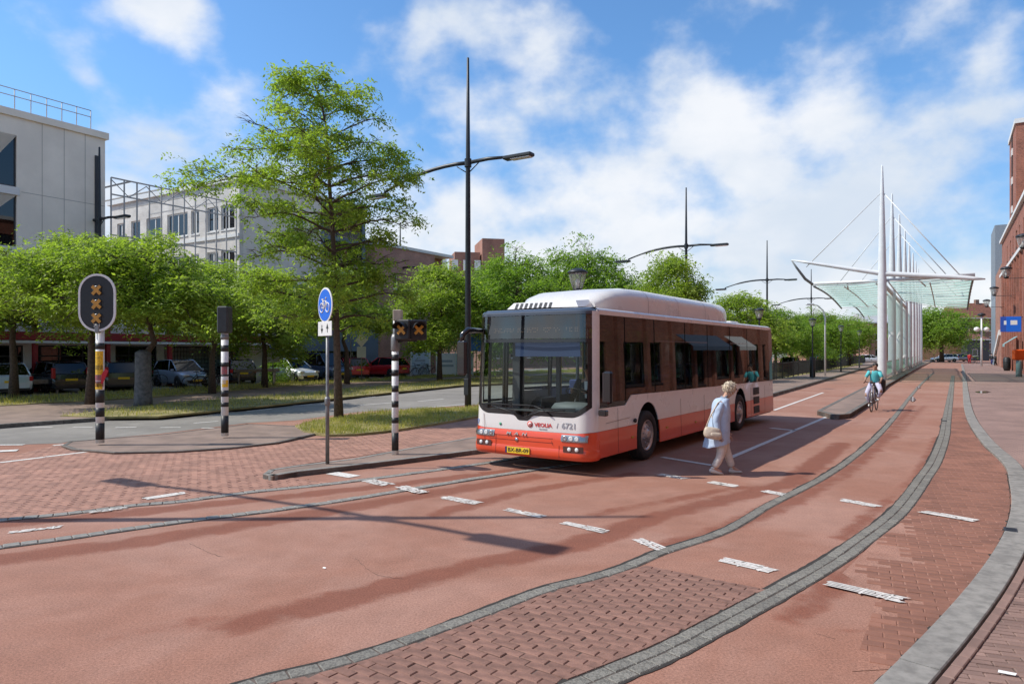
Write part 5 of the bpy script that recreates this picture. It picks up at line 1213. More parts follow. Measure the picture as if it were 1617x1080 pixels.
def window(t, u0, u1, v0, v1, fn, fm=None, fw=.07, mull=1, trans=0, sill=True, pane=None, back=None):
    fm = fm or M_frame; q = MB(); n = mull; holes = []; w_ = (u1-u0-fw*(n+1))/n
    for i in range(n):
        a = u0+fw+i*(w_+fw)
        if trans: zt = v0+(v1-v0)*trans; holes += [[(a, v0+fw), (a+w_, v0+fw), (a+w_, zt-fw/2), (a, zt-fw/2)], [(a, zt+fw/2), (a+w_, zt+fw/2), (a+w_, v1-fw), (a, v1-fw)]]
        else: holes.append([(a, v0+fw), (a+w_, v0+fw), (a+w_, v1-fw), (a, v1-fw)])
    q.plate([(u0, v0), (u1, v0), (u1, v1), (u0, v1)], lambda u, v, d: fn(u, v, .10+d), .06, holes=holes); wo_ = q.build('window', fm, t)
    q = MB(); q.plate([(u0, v0), (u1, v0), (u1, v1), (u0, v1)], lambda u, v, d: fn(u, v, .13+d), .01); q.build('pane', pane or G_bld, wo_)
    q = MB(); q.add([fn(u0, v0, .45), fn(u1, v0, .45), fn(u1, v1, .45), fn(u0, v1, .45)], [(0,1,2,3)]); 
    if back is not None: q.add([fn(u0+.03, v0, .25), fn(u0+(u1-u0)*back, v0, .25), fn(u0+(u1-u0)*back, v1, .25), fn(u0+.03, v1, .25)], [(0,1,2,3)], 1)
    q.build('interior', [M_room, M_curt], wo_)
    if sill: q = MB(); q.plate([(u0-.04, v0-.07), (u1+.04, v0-.07), (u1+.04, v0-.005), (u0-.04, v0-.005)], lambda u, v, d: fn(u, v, -.05+d), .16); q.build('sill', fm, wo_)
def wall(t, outline, fn, m, wins, th=.3, name='wall', **kw):
    q = MB(); q.plate(outline, fn, th, holes=[[(a, c), (b, c), (b, d), (a, d)] for a, b, c, d in wins]); q.build(name, m, t)
    for i, (a, b, c, d) in enumerate(wins): window(t, a, b, c, d, fn, **kw)
RZ = R(58)
# grey office block, upper left
n1 = -39.0; sA = -.53*0
def s_at(px, n): k = (px-808.5)/FPX; return (n*.848 - k*(-.53*n)) / (k*.848 - .53) if False else (NS.x*n - k*NS.y*n) / (k*DS.y - DS.x)
S0, S1 = s_at(-260, n1), s_at(166, n1)
t = thing('office_building', 'grey rendered office block with a blank gable and dark strip windows at the far left', 'building', SP(n1, S0, .1), RZ)
L = S1-S0; HB1 = 13.55; fL = lambda u, v, d: (u, d, v)
xw = s_at(30, n1)-S0
wall(t, [(0, 3.3), (L, 3.3), (L, HB1), (0, HB1)], fL, M_conc, [(xw-9.0, xw-.1, z_, z_+2.55) for z_ in (4.2, 7.15, 10.1)], fm=M_dframe, mull=4, sill=False)
for z_ in (6.75, 9.7, 3.75): q = MB(); q.box((xw-9.2, -.06, z_), (xw, -.002, z_+.38)); q.build('spandrel_band', M_frame, t)
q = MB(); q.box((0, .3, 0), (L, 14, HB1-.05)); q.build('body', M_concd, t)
q = MB(); q.box((-.1, -.12, HB1), (L+.15, 14.2, HB1+.35)); q.build('roof_edge', M_conc, t)
q = MB(); q.box((L-.55, -.07, 4), (L-.35, -.002, HB1-1.0)); q.build('downpipe', M_dframe, t)
st = MB(); st.plate([(L-6.0, 10.2), (L-5.8, 10.1), (L-5.75, 13.2), (L-6.02, 13.4)], lambda u, v, d: (u, -.003+d, v), .002); st.build('rain_stain', mat('green_stain', (.40, .39, .31), .95, var=.25, scale=3), t)
for k in range(1, 4): st = MB(); st.box((xw+(L-xw)*k/4-.012, -.004, 3.4), (xw+(L-xw)*k/4+.012, .0, HB1)); st.build('panel_joint', mat('joint_grey', (.35, .33, .3), .9), t)
for z_ in (6.6, 9.9): st = MB(); st.box((xw+.1, -.0045, z_-.012), (L, -.0005, z_+.012)); st.build('panel_joint', MATS['joint_grey'], t)
rail = MB()
for k in range(16): x = L*k/15-.6 if k else .1; rail.tube([(x, .3, HB1+.35), (x, .3, HB1+1.45)], .025, 5)
for z_ in (.75, 1.1): rail.tube([(0, .3, HB1+.35+z_), (L-.6, .3, HB1+.35+z_)], .025, 5)
rail.build('roof_railing', mat('rail_grey', (.4, .4, .4), .5), t)['kind'] = 'stuff'
# ground floor front with red fascia, running on to the right
S2 = s_at(458, n1-.0); L2 = S2-S0
q = MB(); q.box((0, -1.1, 2.55), (L2-.2, .0, 2.95)); q.build('red_fascia', M_redst, t)
q = MB(); q.box((0, -1.12, 2.40), (L2-.2, -.95, 2.52)); q.build('fascia_trim', M_frame, t)
bays = []; x = .5
rr = random.Random(3); k = 0
while x < L2-3: wdt = rr.choice((2.4, 3.0, 3.6)); bays.append((x, x+wdt, .5, 2.3)); x += wdt+.45
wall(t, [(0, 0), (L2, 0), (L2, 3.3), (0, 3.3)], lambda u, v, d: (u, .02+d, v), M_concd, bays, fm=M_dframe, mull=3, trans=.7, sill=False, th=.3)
for k in range(6): x = 3.5+k*(L2-6)/5; q = MB(); q.box((x-.1, -1.08, 0), (x+.1, -.88, 4.6)); q.build('red_column', M_redst, t)
for x in (L+2, L+8): q = MB(); q.box((x, .3, 2.6), (x+.25, .35, 6)); 
q = MB(); q.box((L+.2, .4, 3.3), (L2, 10, 3.6)); q.build('low_roof', M_concd, t)
for k in range(24):       # glass block wall in small squares
    for j in range(7):
        if k < 20:
            q = MB(); q.box((bays[4][0]-.0+k*.20, -.02, .55+j*.24), (bays[4][0]+.17+k*.20, .0, .76+j*.24)); q.build('glass_block', mat('glass_block', (.10, .14, .13), .12), t)
wall(t, [(L+.3, 3.6), (L2, 3.6), (L2, 5.2), (L+.3, 5.2)], lambda u, v, d: (u, .6+d, v), M_concd, [(L+1+3.2*i, L+3.6+3.2*i, 3.9, 4.9) for i in range(int((L2-L-4)/3.2))], fm=M_dframe, sill=False)
# open steel frame between the two blocks
t = thing('steel_frame', 'open grid of thin grey steel standing between the gable and the white flats', 'steel frame', SP(n1+.6, S1, .1), RZ)
L3 = s_at(373, n1+.6)-S1; M_sg = mat('frame_grey', (.42, .41, .40), .6)
for z_ in (11.4, 10.5, 8.3, 7.5): q = MB(); q.box((0, -.035, z_-.035), (L3, .035, z_+.035)); q.build('beam', M_sg, t)
for k in range(12):
    x = L3*k/11; q = MB(); q.box((x-.03, -.03, 3.4), (x+.03, .03, 11.4)); q.build('upright', M_sg, t)
for k in range(4):
    x = L3*k/4; q = MB(); q.tube([(x, 0, 11.3), (x+L3/8, 0, 10.5), (x+L3/4, 0, 11.3)], .03, 4); q.build('brace', M_sg, t)
    q = MB(); q.box((x+1, 0, 11.35), (x+1.08, 8, 11.42)); q.build('tie_beam', M_sg, t)
# white flats
S3 = s_at(378, n1); S4 = s_at(577, n1)
t = thing('flats', 'white block of flats with rows of windows behind the steel frame', 'building', SP(n1, S3, .1), RZ)
HF = 13.1; LS = S4-S3
def fA(u, v, d): return (d, u, v)          # face looking back towards the viewer's left, u runs away from the street
wn = []
for z_ in (1.0, 4.0, 7.0, 10.0):
    for a, b_ in ((.5, 1.9), (2.2, 3.4), (4.3, 5.2), (5.6, 8.0), (8.6, 10.6), (11.4, 12.6), (13.5, 14.5)): wn.append((a, b_, z_, z_+1.65))
wall(t, [(0, 0), (15.5, 0), (15.5, HF), (0, HF)], fA, B_pale, wn, mull=2, fw=.10, back=.35)
for z_ in (3.55, 6.55, 9.55): q = MB(); q.box((-.10, .0, z_-.1), (-.002, 15.5, z_+.12)); q.build('floor_band', M_frame, t)
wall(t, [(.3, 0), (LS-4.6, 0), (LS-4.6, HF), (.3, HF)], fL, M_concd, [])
q = MB(); q.box((.31, .31, 0), (LS-.2, 15.4, HF-.1)); q.build('body', M_concd, t)
q = MB(); q.box((-.2, -.15, HF), (LS, 15.6, HF+.3)); q.build('roof_edge', M_frame, t)
wall(t, [(LS-4.6, 5.4), (LS, 5.4), (LS, HF), (LS-4.6, HF)], lambda u, v, d: (u, -.01+d, v), M_bluew, [(LS-4.3, LS-.3, 5.8+2.4*i, 7.9+2.4*i) for i in range(3)], fm=M_dframe, mull=3, sill=False, pane=glassmat('teal_glass', (.10, .17, .18), .95, .02, 1.9))
wall(t, [(s_at(458, n1)-S3, 0), (LS+1.2, 0), (LS+1.2, 5.4), (s_at(458, n1)-S3, 5.4)], lambda u, v, d: (u, -.25+d, v), M_bluew, [(s_at(470, n1)-S3, LS-1, .4, 2.0)], fm=M_dframe, mull=4, sill=False)
# pink brick building
S5, S6 = s_at(592, n1), s_at(715, n1)
t = thing('brick_building', 'pink brick building with narrow windows behind the trees left of the bus', 'building', SP(n1, S5, .1), RZ)
HP = 10.6; LP = S6-S5
wall(t, [(0, 0), (LP*.74, 0), (LP*.74, HP), (0, HP)], fL, B_pink, [(x, x+.55, z_, z_+1.3) for x in (2.2, 5.0, 7.9) for z_ in (1.1, 4.2, 7.2) if x+.6 < LP*.74], sill=True, fw=.08)
wall(t, [(LP*.74, 0), (LP, 0), (LP, HP), (LP*.74, HP)], lambda u, v, d: (u, 1.2+d, v), B_tower, [(LP*.80, LP*.80+1, z_, z_+1.2) for z_ in (3.6, 6.6)])
q = MB(); q.box((.05, .3, 0), (LP*.73, 9, HP-.1)); q.box((LP*.74, 1.5, 0), (LP-.05, 9, HP-.15)); q.build('body', B_pink, t)
wall(t, [(0, 0), (8, 0), (8, HP), (0, HP)], lambda u, v, d: (d-.01, u+.31, v), B_pink, [(3, 4.2, 4, 5.4)])
q = MB(); q.box((-.1, -.1, HP), (LP, 9, HP+.25)); q.build('roof_edge', M_frame, t)
t = thing('tower_block', 'red brick stair tower seen over the treetops beside the near lamp mast', 'building', (X(718, 92), 92, 0), R(12))
q = MB(); q.box((0, 0, 0), (3.4, 6, 15.2)); q.box((3.6, -.6, 0), (6.6, 6, 17.0)); q.build('body', B_tower, t)
q = MB(); q.box((-3.6, -.3, 0), (9, 9, 12.6)); q.build('wing', B_brown, t)
for k in range(8): q = MB(); q.box((-3.4+k*1.5, -.36, 12.7), (-2.6+k*1.5, -.3, 14.1)); q.build('window', M_frame, t)
t = thing('flats', 'low pale building glimpsed behind the trees above the middle of the bus', 'building', (X(770, 80), 84, 0), R(58))
wall(t, [(0, 0), (60, 0), (60, 8.2), (0, 8.2)], fL, B_brown, [(x, x+1.6, z_, z_+1.5) for x in range(1, 58, 4) for z_ in (1.2, 4.5)], mull=2)
q = MB(); q.box((0, .3, 0), (60, 9, 8.1)); q.build('body', B_brown, t); q = MB(); q.box((-.2, -.2, 8.2), (60.2, 9, 8.5)); q.build('roof_edge', M_frame, t)

# brick buildings on the right
n2 = 6.0
fR = lambda u, v, d: (u, -d, v)
t = thing('brick_building', 'long red brick street front on the right with white ledges, shop windows and brick piers', 'building', SP(n2, -6, .03), RZ)
wn = []
x = 2.0; k = 0; rr = random.Random(12)
while x < 112:
    wd = (2.6, 1.4, 3.4, 1.2)[k % 4]
    if 36 < x < 60: wd = 4.6
    wn.append((x, x+wd, .7 if k % 2 else .35, 3.0))
    for z_ in (5.0, 8.2): wn.append((x+.2, x+min(wd, 1.8), z_, z_+1.9))
    if x < 108: wn.append((x+.2, x+min(wd, 1.8), 12.6, 14.4))
    x += wd+1.9; k += 1
LR = 116
wall(t, [(0, 0), (LR, 0), (LR, 16.1), (0, 16.1)], fR, B_red, wn, fm=M_dframe, mull=2, fw=.08, back=.3)
for z_, h_ in ((11.5, .35), (15.9, .35)):
    q = MB(); q.box((0, .004, z_), (LR+.1, .28, z_+h_)); q.build('ledge', M_frame, t)
for k in range(34):
    x = 3.9+k*3.3
    if any(a-.35 < x < b_+.35 for a, b_, c, d in wn if c < 3): x += 1.0
    q = MB(); q.box((x, .003, 0), (x+.38, .22, 11.45)); q.build('brick_pier', B_red, t)
q = MB(); q.box((.1, -10, 0), (LR-.1, -.3, 16.0)); q.build('body', B_red, t)
for xa, m, w_ in ((45, mat('awning_blue', (.07, .10, .15), .7), 6.5), (53, mat('awning_pale', (.5, .5, .48), .7), 3.5), (88.5, mat('awning_teal', (.22, .36, .36), .7), 3.0)):
    q = MB(); q.add([(xa, .28, 3.5), (xa+w_, .28, 3.5), (xa+w_, 1.3, 2.75), (xa, 1.3, 2.75), (xa, 1.3, 2.5), (xa+w_, 1.3, 2.5), (xa, .28, 3.44), (xa+w_, .28, 3.44)], [(0,1,2,3), (3,2,5,4), (0,3,6), (1,7,2)]); q.build('awning', m, t)
t = thing('brick_tower', 'tall red brick tower with a white cap at the right edge above the street front', 'building', SP(n2+.4, 94, 0), RZ)
q = MB(); q.box((0, -12, 0), (9.5, 0, 27.0)); q.build('body', B_red, t); q = MB(); q.box((-.15, -12.1, 27.0), (9.6, .15, 27.5)); q.build('cap', M_frame, t)
q = MB(); q.box((4.6, .002, 14), (4.8, .12, 26.9)); q.build('downpipe', M_dframe, t)
for z_ in (18, 21.3, 24.6): q = MB(); q.box((4.4, -.0, z_), (5.6, .12, z_+.8)); q.build('white_box', M_frame, t)
t = thing('brick_building', 'brick upper storeys with a green glass bay set back at the right edge', 'building', SP(n2+2.4, 66, 0), RZ)
wall(t, [(0, 10), (27, 10), (27, 24), (0, 24)], fR, B_red, [(3+5.5*i, 7.6+5.5*i, 17.4, 20.6) for i in range(4)], fm=M_frame, mull=3, fw=.14, pane=glassmat('green_glass', (.16, .30, .24), .9, .02, 1.7))
q = MB(); q.box((.1, -8, 10), (27, -.3, 23.9)); q.build('body', B_red, t)
for z_ in (16.7, 20.9, 24.0): q = MB(); q.box((-.1, .002, z_), (27, .5, z_+.4)); q.build('ledge', M_frame, t)
q = MB(); q.box((0, .2, 21.4), (27, .26, 22.6)); q.build('balcony_panel', mat('panel_grey', (.25, .26, .28), .6), t)
t = thing('panel_building', 'dark grey metal clad block behind the brick tower', 'building', SP(n2-.1, 124, 0), RZ)
q = MB(); q.box((0, -14, 0), (11, -.05, 20.5)); q.build('body', mat('clad_grey', (.20, .24, .28), .5, var=.1), t)
for k in range(13): q = MB(); q.box((.2+k*.8, -.05, 10), (.3+k*.8, .02, 20.5)); q.build('rib', mat('rib_grey', (.28, .32, .36), .5), t)
t = thing('brick_building', 'lower brick wing with a white sloping coping at the far end of the right pavement', 'building', SP(n2-.3, 110.5, 0), RZ)
MB().plate([(0, 0), (26, 0), (26, 9.5), (14, 13), (0, 13.5)], lambda u, v, d: (u, -d-.3, v), 8).build('wall', B_tower, t)
q = MB(); q.add([(2, -.05, 4.2), (14, -.05, 1.2), (14, -.05, 1.8), (2, -.05, 4.9), (2, -.3, 4.2), (14, -.3, 1.2), (14, -.3, 1.8), (2, -.3, 4.9)], [(0,1,2,3), (7,6,5,4), (0,4,5,1), (3,2,6,7), (0,3,7,4), (1,5,6,2)]); q.build('white_coping', M_frame, t)
# wall lanterns on brackets
def wall_lantern(s_, z_, label):
    t = thing('wall_lantern', label, 'lantern', SP(n2+.0, s_, 0), RZ, 'lanterns on wall brackets')
    q = MB(); q.tube([(0, .0, z_-.1), (0, 1.9, z_-.1)], .025, 5); q.tube([(0, 0, z_-.5), (0, .6, z_-.1)], .02, 5); q.build('bracket', M_dark, t); lantern_head(t, z_-.1, 1.5, 1.9); return t
for px, py, lb in ((1616, 385, 'wall lantern cut by the right edge of the photo'), (1589, 432, 'wall lantern beside the brick piers, second from the right edge'), (1570, 460, 'small wall lantern third from the right edge'), (1558, 478, 'smallest wall lantern nearest the shelter roof')):
    k = (px-808.5)/FPX; n_ = n2-1.9; s_ = (NS.x*n_-k*NS.y*n_)/(k*DS.y-DS.x); Y = (SP(n_, s_)).y; wall_lantern(s_, Hh(py+6, Y), lb)
def at_n(px, n_, z_=.03):
    k = (px-808.5)/FPX; return SP(n_, (NS.x*n_-k*NS.y*n_)/(k*DS.y-DS.x), z_)
# banners, globes post, orange sign, bin
for px, w_, lb in ((1590, 0, 'blue banner with a white emblem, the left of two on the brick front'), (1601, 0, 'blue banner with a white square emblem, the right of two on the brick front')):
    k = (px-808.5)/FPX; n_ = n2-.9; s_ = (NS.x*n_-k*NS.y*n_)/(k*DS.y-DS.x); P_ = SP(n_, s_); z0, z1 = Hh(524, P_.y), Hh(500, P_.y)
    t = thing('banner', lb, 'banner', (P_.x, P_.y, 0), -R(32)); q = MB(); q.bbox((-.55, -.03, z0), (.55, .03, z1), .01); q.build('panel', M_blue if px > 1595 else mat('banner_blue', (.02, .07, .35), .5), t)
    q = MB(); q.box((-.25, -.036, (z0+z1)/2-.05), (.25, -.031, (z0+z1)/2+.35)); q.build('emblem', M_stripe, t); q = MB(); q.box((.5, -.02, z1-.1), (1.0, .02, z1-.04)); q.build('bracket', M_dark, t)
P_ = G(1550, 578.5); t = thing('lamp_post', 'pale post with two white globes and a round top on the right pavement', 'street lamp', P_)
q = MB(); Yp = P_.y; q.tube([(0,0,0), (0,0,Hh(497, Yp))], [.14, .10], 10); q.build('post', M_wsteel, t)
for sx in (-1, 1): q = MB(); q.lathe([(.05, -.35), (.3, -.2), (.38, 0), (.3, .2), (.05, .33)], 14, 0, Matrix.Translation((sx*.65, 0, Hh(520, Yp)))); q.build('globe', mat('globe_white', (.75, .75, .72), .3), t)
q = MB(); q.tube([(-.65, 0, Hh(520, Yp)-.35), (0, 0, Hh(520, Yp)-.6), (.65, 0, Hh(520, Yp)-.35)], .04, 5); q.lathe([(.1, 0), (.5, .2), (.45, .35), (.1, .5)], 10, 0, Matrix.Translation((0, 0, Hh(500, Yp)))); q.build('arm', M_dark, t)
P_ = at_n(1609, 4.9); t = thing('traffic_sign', 'bright orange board on a teal grey post at the right edge', 'sign', P_); q = MB(); q.lathe([(.22, 0), (.2, 1.2), (.16, 1.3)], 12); q.build('post', mat('post_teal', (.22, .30, .29), .6), t)
q = MB(); q.bbox((-.5, -.15, 1.35), (.9, .15, 2.2), .08); q.build('board', mat('orange', (.75, .10, .01), .5), t)
P_ = at_n(1590, 5.3); t = thing('litter_bin', 'slim black bin against the foot of the brick tower', 'bin', P_); q = MB(); q.lathe([(.25, 0), (.34, .3), (.34, 1.25), (.2, 1.45)], 14); q.build('body', M_black, t)
q = MB(); q.lathe([(.352, .9), (.352, 1.0)], 14); q.build('rim', M_dark, t)
# cross street at the far end
def house(name, label, x0, x1, Y, He, Hr, m, seed, roof=None, dep=9):
    t = thing(name, label, 'house', (x0, Y, 0), 0); Lh = x1-x0; r = random.Random(seed)
    wn = [(a, a+1.2, z_, z_+1.5) for a in np.arange(1.2, Lh-1.6, 3.1) for z_ in ((1, 4.2) if He < 8 else (1, 4.2, 7.2)) if z_+1.6 < He]
    wall(t, [(0, 0), (Lh, 0), (Lh, He), (0, He)], fL, m, wn, fw=.12)
    q = MB(); q.box((0, .3, 0), (Lh, dep, He)); q.build('body', m, t)
    q = MB(); q.add([(-.3, -.4, He-.05), (Lh+.3, -.4, He-.05), (Lh+.3, dep/2, Hr), (-.3, dep/2, Hr), (-.3, dep+.4, He-.05), (Lh+.3, dep+.4, He-.05)], [(0,1,2,3), (3,2,5,4), (0,3,4), (1,5,2)]); ro = q.build('roof', roof or M_tile, t)
    q = MB(); q.box((Lh*.7, dep/2-.5, Hr-.8), (Lh*.7+.9, dep/2+.3, Hr+.9)); q.build('chimney', B_brown, ro)
    q = MB(); q.box((-.35, -.5, He-.18), (Lh+.35, -.38, He+.04)); q.build('gutter', M_frame, t); return t
house('house', 'brick house with a white roof edge left of the shelter masts', X(1372, 135), X(1432, 135), 135, 7.6, 9.6, B_pink, 1, mat('zinc_roof', (.42, .42, .42), .6))
house('house', 'low brown brick building behind the white car at the end of the street', X(1425, 160), X(1521, 160), 160, 7.4, 10.5, B_brown, 2)
house('house', 'brick house with a red tiled roof between the shelter roof and the right tower', X(1516, 178), X(1575, 178), 178, 10.5, 14.6, B_brown, 3)
house('house', 'dark shop front building behind the person in red', X(1527, 150), X(1562, 150), 150, 4.6, 6.0, mat('shop_dark', (.05, .055, .06), .6), 4)
house('house', 'pale brick house glimpsed between the trees left of the shelter', X(1285, 125), X(1365, 125), 128, 5.2, 8.0, B_tower, 5)
t = thing('fence', 'tan wooden fence at the end of the lane beside the last mast', 'fence', (X(1456, 152), 152, 0)); 
for k in range(22): q = MB(); q.box((k*.55, 0, .1), (k*.55+.5, .06, 4.0)); q.build('board', mat('tan_wood', (.40, .24, .12), .8, var=.15), t)
for k in range(2): q = MB(); q.box((0, .06, .8+k*2), (12, .12, .95+k*2)); q.build('rail', MATS['tan_wood'], t)

# ---------------------------------------------------------------- cars
def car_meshes(kind, paint):
    L, W, H = dict(hatch=(3.7, 1.66, 1.48), wagon=(4.6, 1.78, 1.46), sedan=(4.5, 1.76, 1.42), van=(4.4, 1.8, 1.82))[kind]
    xs = [-.5, -.485, -.44, -.30, -.1, .1, .24, .36, .45, .485, .5]
    tops = {'hatch': [.44, .60, .64, .65, .64, .62, .60, .54, .48, .40, .30], 'wagon': [.44, .60, .65, .65, .64, .62, .60, .56, .50, .42, .32],
            'sedan': [.40, .58, .63, .64, .63, .62, .60, .56, .50, .42, .30], 'van': [.40, .54, .57, .58, .57, .56, .55, .50, .42, .34, .26]}[kind]
    wf = [.80, .90, .96, 1, 1, 1, 1, .98, .92, .84, .72]; b = MB(); nsec = 12
    def sec(i):
        x = xs[i]*L; hw = W/2*wf[i]; zt = tops[i]*H; zb_ = .20 if 0 < i < 10 else .30
        pts = [(0, zb_), (hw*.86, zb_), (hw*.97, zb_+.10), (hw, (zb_+zt)*.5), (hw*.985, zt-.10), (hw*.93, zt-.02), (hw*.6, zt+.012), (0, zt+.02)]
        return [Vector((x, -p[0], p[1])) for p in pts] + [Vector((x, p[0], p[1])) for p in reversed(pts[1:-1])]
    S = [sec(i) for i in range(len(xs))]; n = len(S[0])
    for i in range(len(S)-1): b.add(S[i]+S[i+1], [(j, (j+1) % n, n+(j+1) % n, n+j) for j in range(n)], 0, True)
    b.add(S[0], [tuple(range(n))], 0, True); b.add(S[-1], [tuple(range(n-1, -1, -1))], 0, True)
    gh = {'hatch': [(-.475, .62), (-.40, .95), (-.1, 1.0), (.05, .985), (.27, .60)], 'wagon': [(-.475, .63), (-.43, .955), (-.1, 1.0), (.03, .985), (.22, .60)],
          'sedan': [(-.36, .62), (-.22, .95), (-.08, 1.0), (.05, .985), (.25, .60)], 'van': [(-.485, .56), (-.455, .97), (-.1, 1.0), (.12, .985), (.30, .55)]}[kind]
    g = MB(); ring = []
    for k, (x, z_) in enumerate(gh):
        top = z_ > .8; hw = W/2*(.74 if top else .90); ring.append([Vector((x*L, -hw, z_*H)), Vector((x*L, hw, z_*H))])
    base = [Vector((x*L, s_*W/2*.90, .6*H if kind != 'van' else .54*H)) for x, s_ in ((gh[0][0], -1), (gh[-1][0], -1))]
    Lf = [r[0] for r in ring]; Rt = [r[1] for r in ring]; m = len(ring)
    g.add(Lf+Rt, [tuple(range(m)), tuple(range(2*m-1, m-1, -1))] + [(i, i+1, m+i+1, m+i) for i in range(m-1)])
    # painted roof and pillars
    rf = MB(); e = Vector((0, 0, .012)); w_ = W/2*.745
    rf.grid(lambda i, j: Vector(((gh[1][0]+(gh[3][0]-gh[1][0])*i/6)*L, w_*(j/4*2-1), H*(.955 + .05*math.sin(math.pi*(.15+.7*i/6)))-.03*abs(j/2-1)**2+.01)), 6, 4)
    for s_ in (-1, 1):
        pil = [(0, 1), (4, 3)]
        for a, c in pil: rf.tube([ring[a][0 if s_ < 0 else 1]+e, ring[c][0 if s_ < 0 else 1]+e], .035, 5)
        mx = .02 if kind != 'van' else .08
        rf.tube([Vector((mx*L, s_*W/2*.905, .61*H)), Vector(((mx-.03)*L, s_*W/2*.76, .965*H))], .03, 4)
        if kind in ('wagon', 'van'): rf.tube([Vector((-.28*L, s_*W/2*.905, .61*H)), Vector((-.27*L, s_*W/2*.76, .965*H))], .045, 4)
        rf.tube([ring[i][0 if s_ < 0 else 1]+e for i in (1, 2, 3)], .03, 4)
    return b, g, rf, (L, W, H)
wl = MB(); wl.lathe([(.16, -.09), (.27, -.10), (.30, -.07), (.30, .07), (.27, .10), (.20, .09)], 20); WL = wl.mesh('tyre', M_rubber)
wr = MB(); wr.lathe([(.20, .085), (.19, .06), (.06, .09), (.03, .10), (0, .10)], 14); WRM = wr.mesh('rim', M_alu)
def car(label, loc, az_, kind, paint, name='parked_car', group='cars parked along the far side'):
    b, g, rf, (L, W, H) = car_meshes(kind, paint)
    t = thing(name, label, 'car', loc, R(90-az_), group)
    b.build('body', paint, t); g.build('windows', G_car, t); rf.build('roof', paint, t)
    for x in (-.31, .325):
        for s_ in (-1, 1):
            o = bpy.data.objects.new('wheel', WL); COL.objects.link(o); o.parent = t; o.matrix_local = Matrix.Translation((x*L, s_*(W/2-.07), .30)) @ Matrix.Rotation(R(-90*s_), 4, 'X')
            inst('rim', WRM, o)
        for s_ in (-1, 1): q = MB(); q.lathe([(.355, 0), (.355, .012)], 18, 0, Matrix.Translation((x*L, s_*(W/2-.004), .31)) @ Matrix.Rotation(R(-90*s_), 4, 'X')); q.build('wheel_arch', M_black, t)
    for s_ in (-1, 1):
        q = MB(); q.bbox((L*.455, s_*W*.36-.16, .40*H), (L*.492, s_*W*.36+.16, .48*H), .02); q.build('headlight', M_lamp, t)
        q = MB(); h0 = .45 if kind != 'wagon' else .48; q.bbox((-L*.498, s_*W*.42-.08, h0*H), (-L*.465, s_*W*.42+.07, (.60 if kind != 'wagon' else .82)*H), .02); q.build('taillight', mat('tail_red', (.45, .01, .012), .3), t)
        q = MB(); q.bbox((L*.17, s_*(W/2+.02)-.09, .60*H), (L*.205, s_*(W/2+.02)+.09, .68*H), .02); q.build('mirror', paint, t)
    q = MB(); q.box((-L*.506, -.26, .40*H), (-L*.498, .26, .47*H)); q.build('rear_plate', M_plate, t)
    q = MB(); q.box((L*.498, -.26, .22*H), (L*.506, .26, .29*H)); q.build('front_plate', M_plate, t)
    q = MB(); q.bbox((-L*.502, -W*.4, .2), (-L*.49, W*.4, .32), .01); q.build('bumper_trim', M_black, t); q = MB(); q.bbox((L*.49, -W*.33, .22), (L*.502, W*.33, .40), .01); q.build('bumper_trim', M_black, t)
    q = MB()
    for s_ in (-1, 1):
        for x in (-.22, .02, .24): q.box((x*L-.004, s_*(W/2+.0015)-.001, .3), (x*L+.004, s_*(W/2+.0015)+.001, .6*H-.12))
    q.build('door_gap', M_black, t)['kind'] = 'stuff'
    return t
P = lambda nm, c, r_=.25: mat(nm, c, r_, metal=.25, coat=.8)
pw, pb, psb, pbr, pr, pn, pdg = P('paint_white', (.82, .85, .87)), P('paint_black', (.018, .02, .028)), P('paint_silver_blue', (.36, .44, .56)), P('paint_brown', (.10, .085, .07)), P('paint_red', (.55, .02, .025)), P('paint_navy', (.06, .09, .16)), P('paint_grey', (.12, .13, .15))
cz = .115
def cl(px, Y): Y -= 1.6; return (X(px, Y), Y, cz)
car('light blue saloon with a yellow plate cut by the left edge of the photo', cl(8, 34.5), -42, 'sedan', P('paint_ice', (.66, .78, .84)))
car('black estate car seen from behind at three quarters, second from the left edge', cl(84, 36.2), -52, 'wagon', pb)
car('dark grey car hidden between the black estate and the first tree trunk', cl(140, 41.5), -48, 'hatch', pdg)
car('dark brown estate with tall red tail lights between the two thick trunks', cl(189, 38.5), -34, 'wagon', pbr)
car('silver blue hatchback facing right behind the parked bicycles', cl(286, 41.0), 128, 'hatch', psb)
car('white car mostly hidden behind the nose of the silver blue hatchback', cl(325, 47.5), 128, 'hatch', pw)
car('small black hatchback with yellow plate right of the second striped pole', cl(372, 45.5), -36, 'hatch', pb)
car('white hatchback facing right with a grey fence in front', cl(461, 47.5), 124, 'hatch', pw)
car('dark blue high-roofed van with a silver roof behind the cycle path sign', cl(510, 50.0), 126, 'van', pn)
car('red car just right of the tall airy tree trunk', cl(556, 53.0), -30, 'hatch', pr)
car('orange brown estate partly behind the small white sign posts', cl(580, 57.5), 100, 'wagon', P('paint_rust', (.30, .08, .03)))
car('dark red hatchback against the pink brick wall beside the third striped pole', cl(607, 55.5), -65, 'hatch', pr)
car('bright red car on the far road behind the black fence', (X(1249, 70), 70, .02), 32, 'hatch', P('paint_bright', (.55, .02, .015)), group='cars on the far road')
car('white estate at the end of the street under the round tree', (X(1491, 135), 135, .02), -85, 'wagon', pw, group='cars on the far road')
car('dark car parked nose to tail with the white estate', (X(1514, 139), 139, .02), -85, 'sedan', pdg, group='cars on the far road')
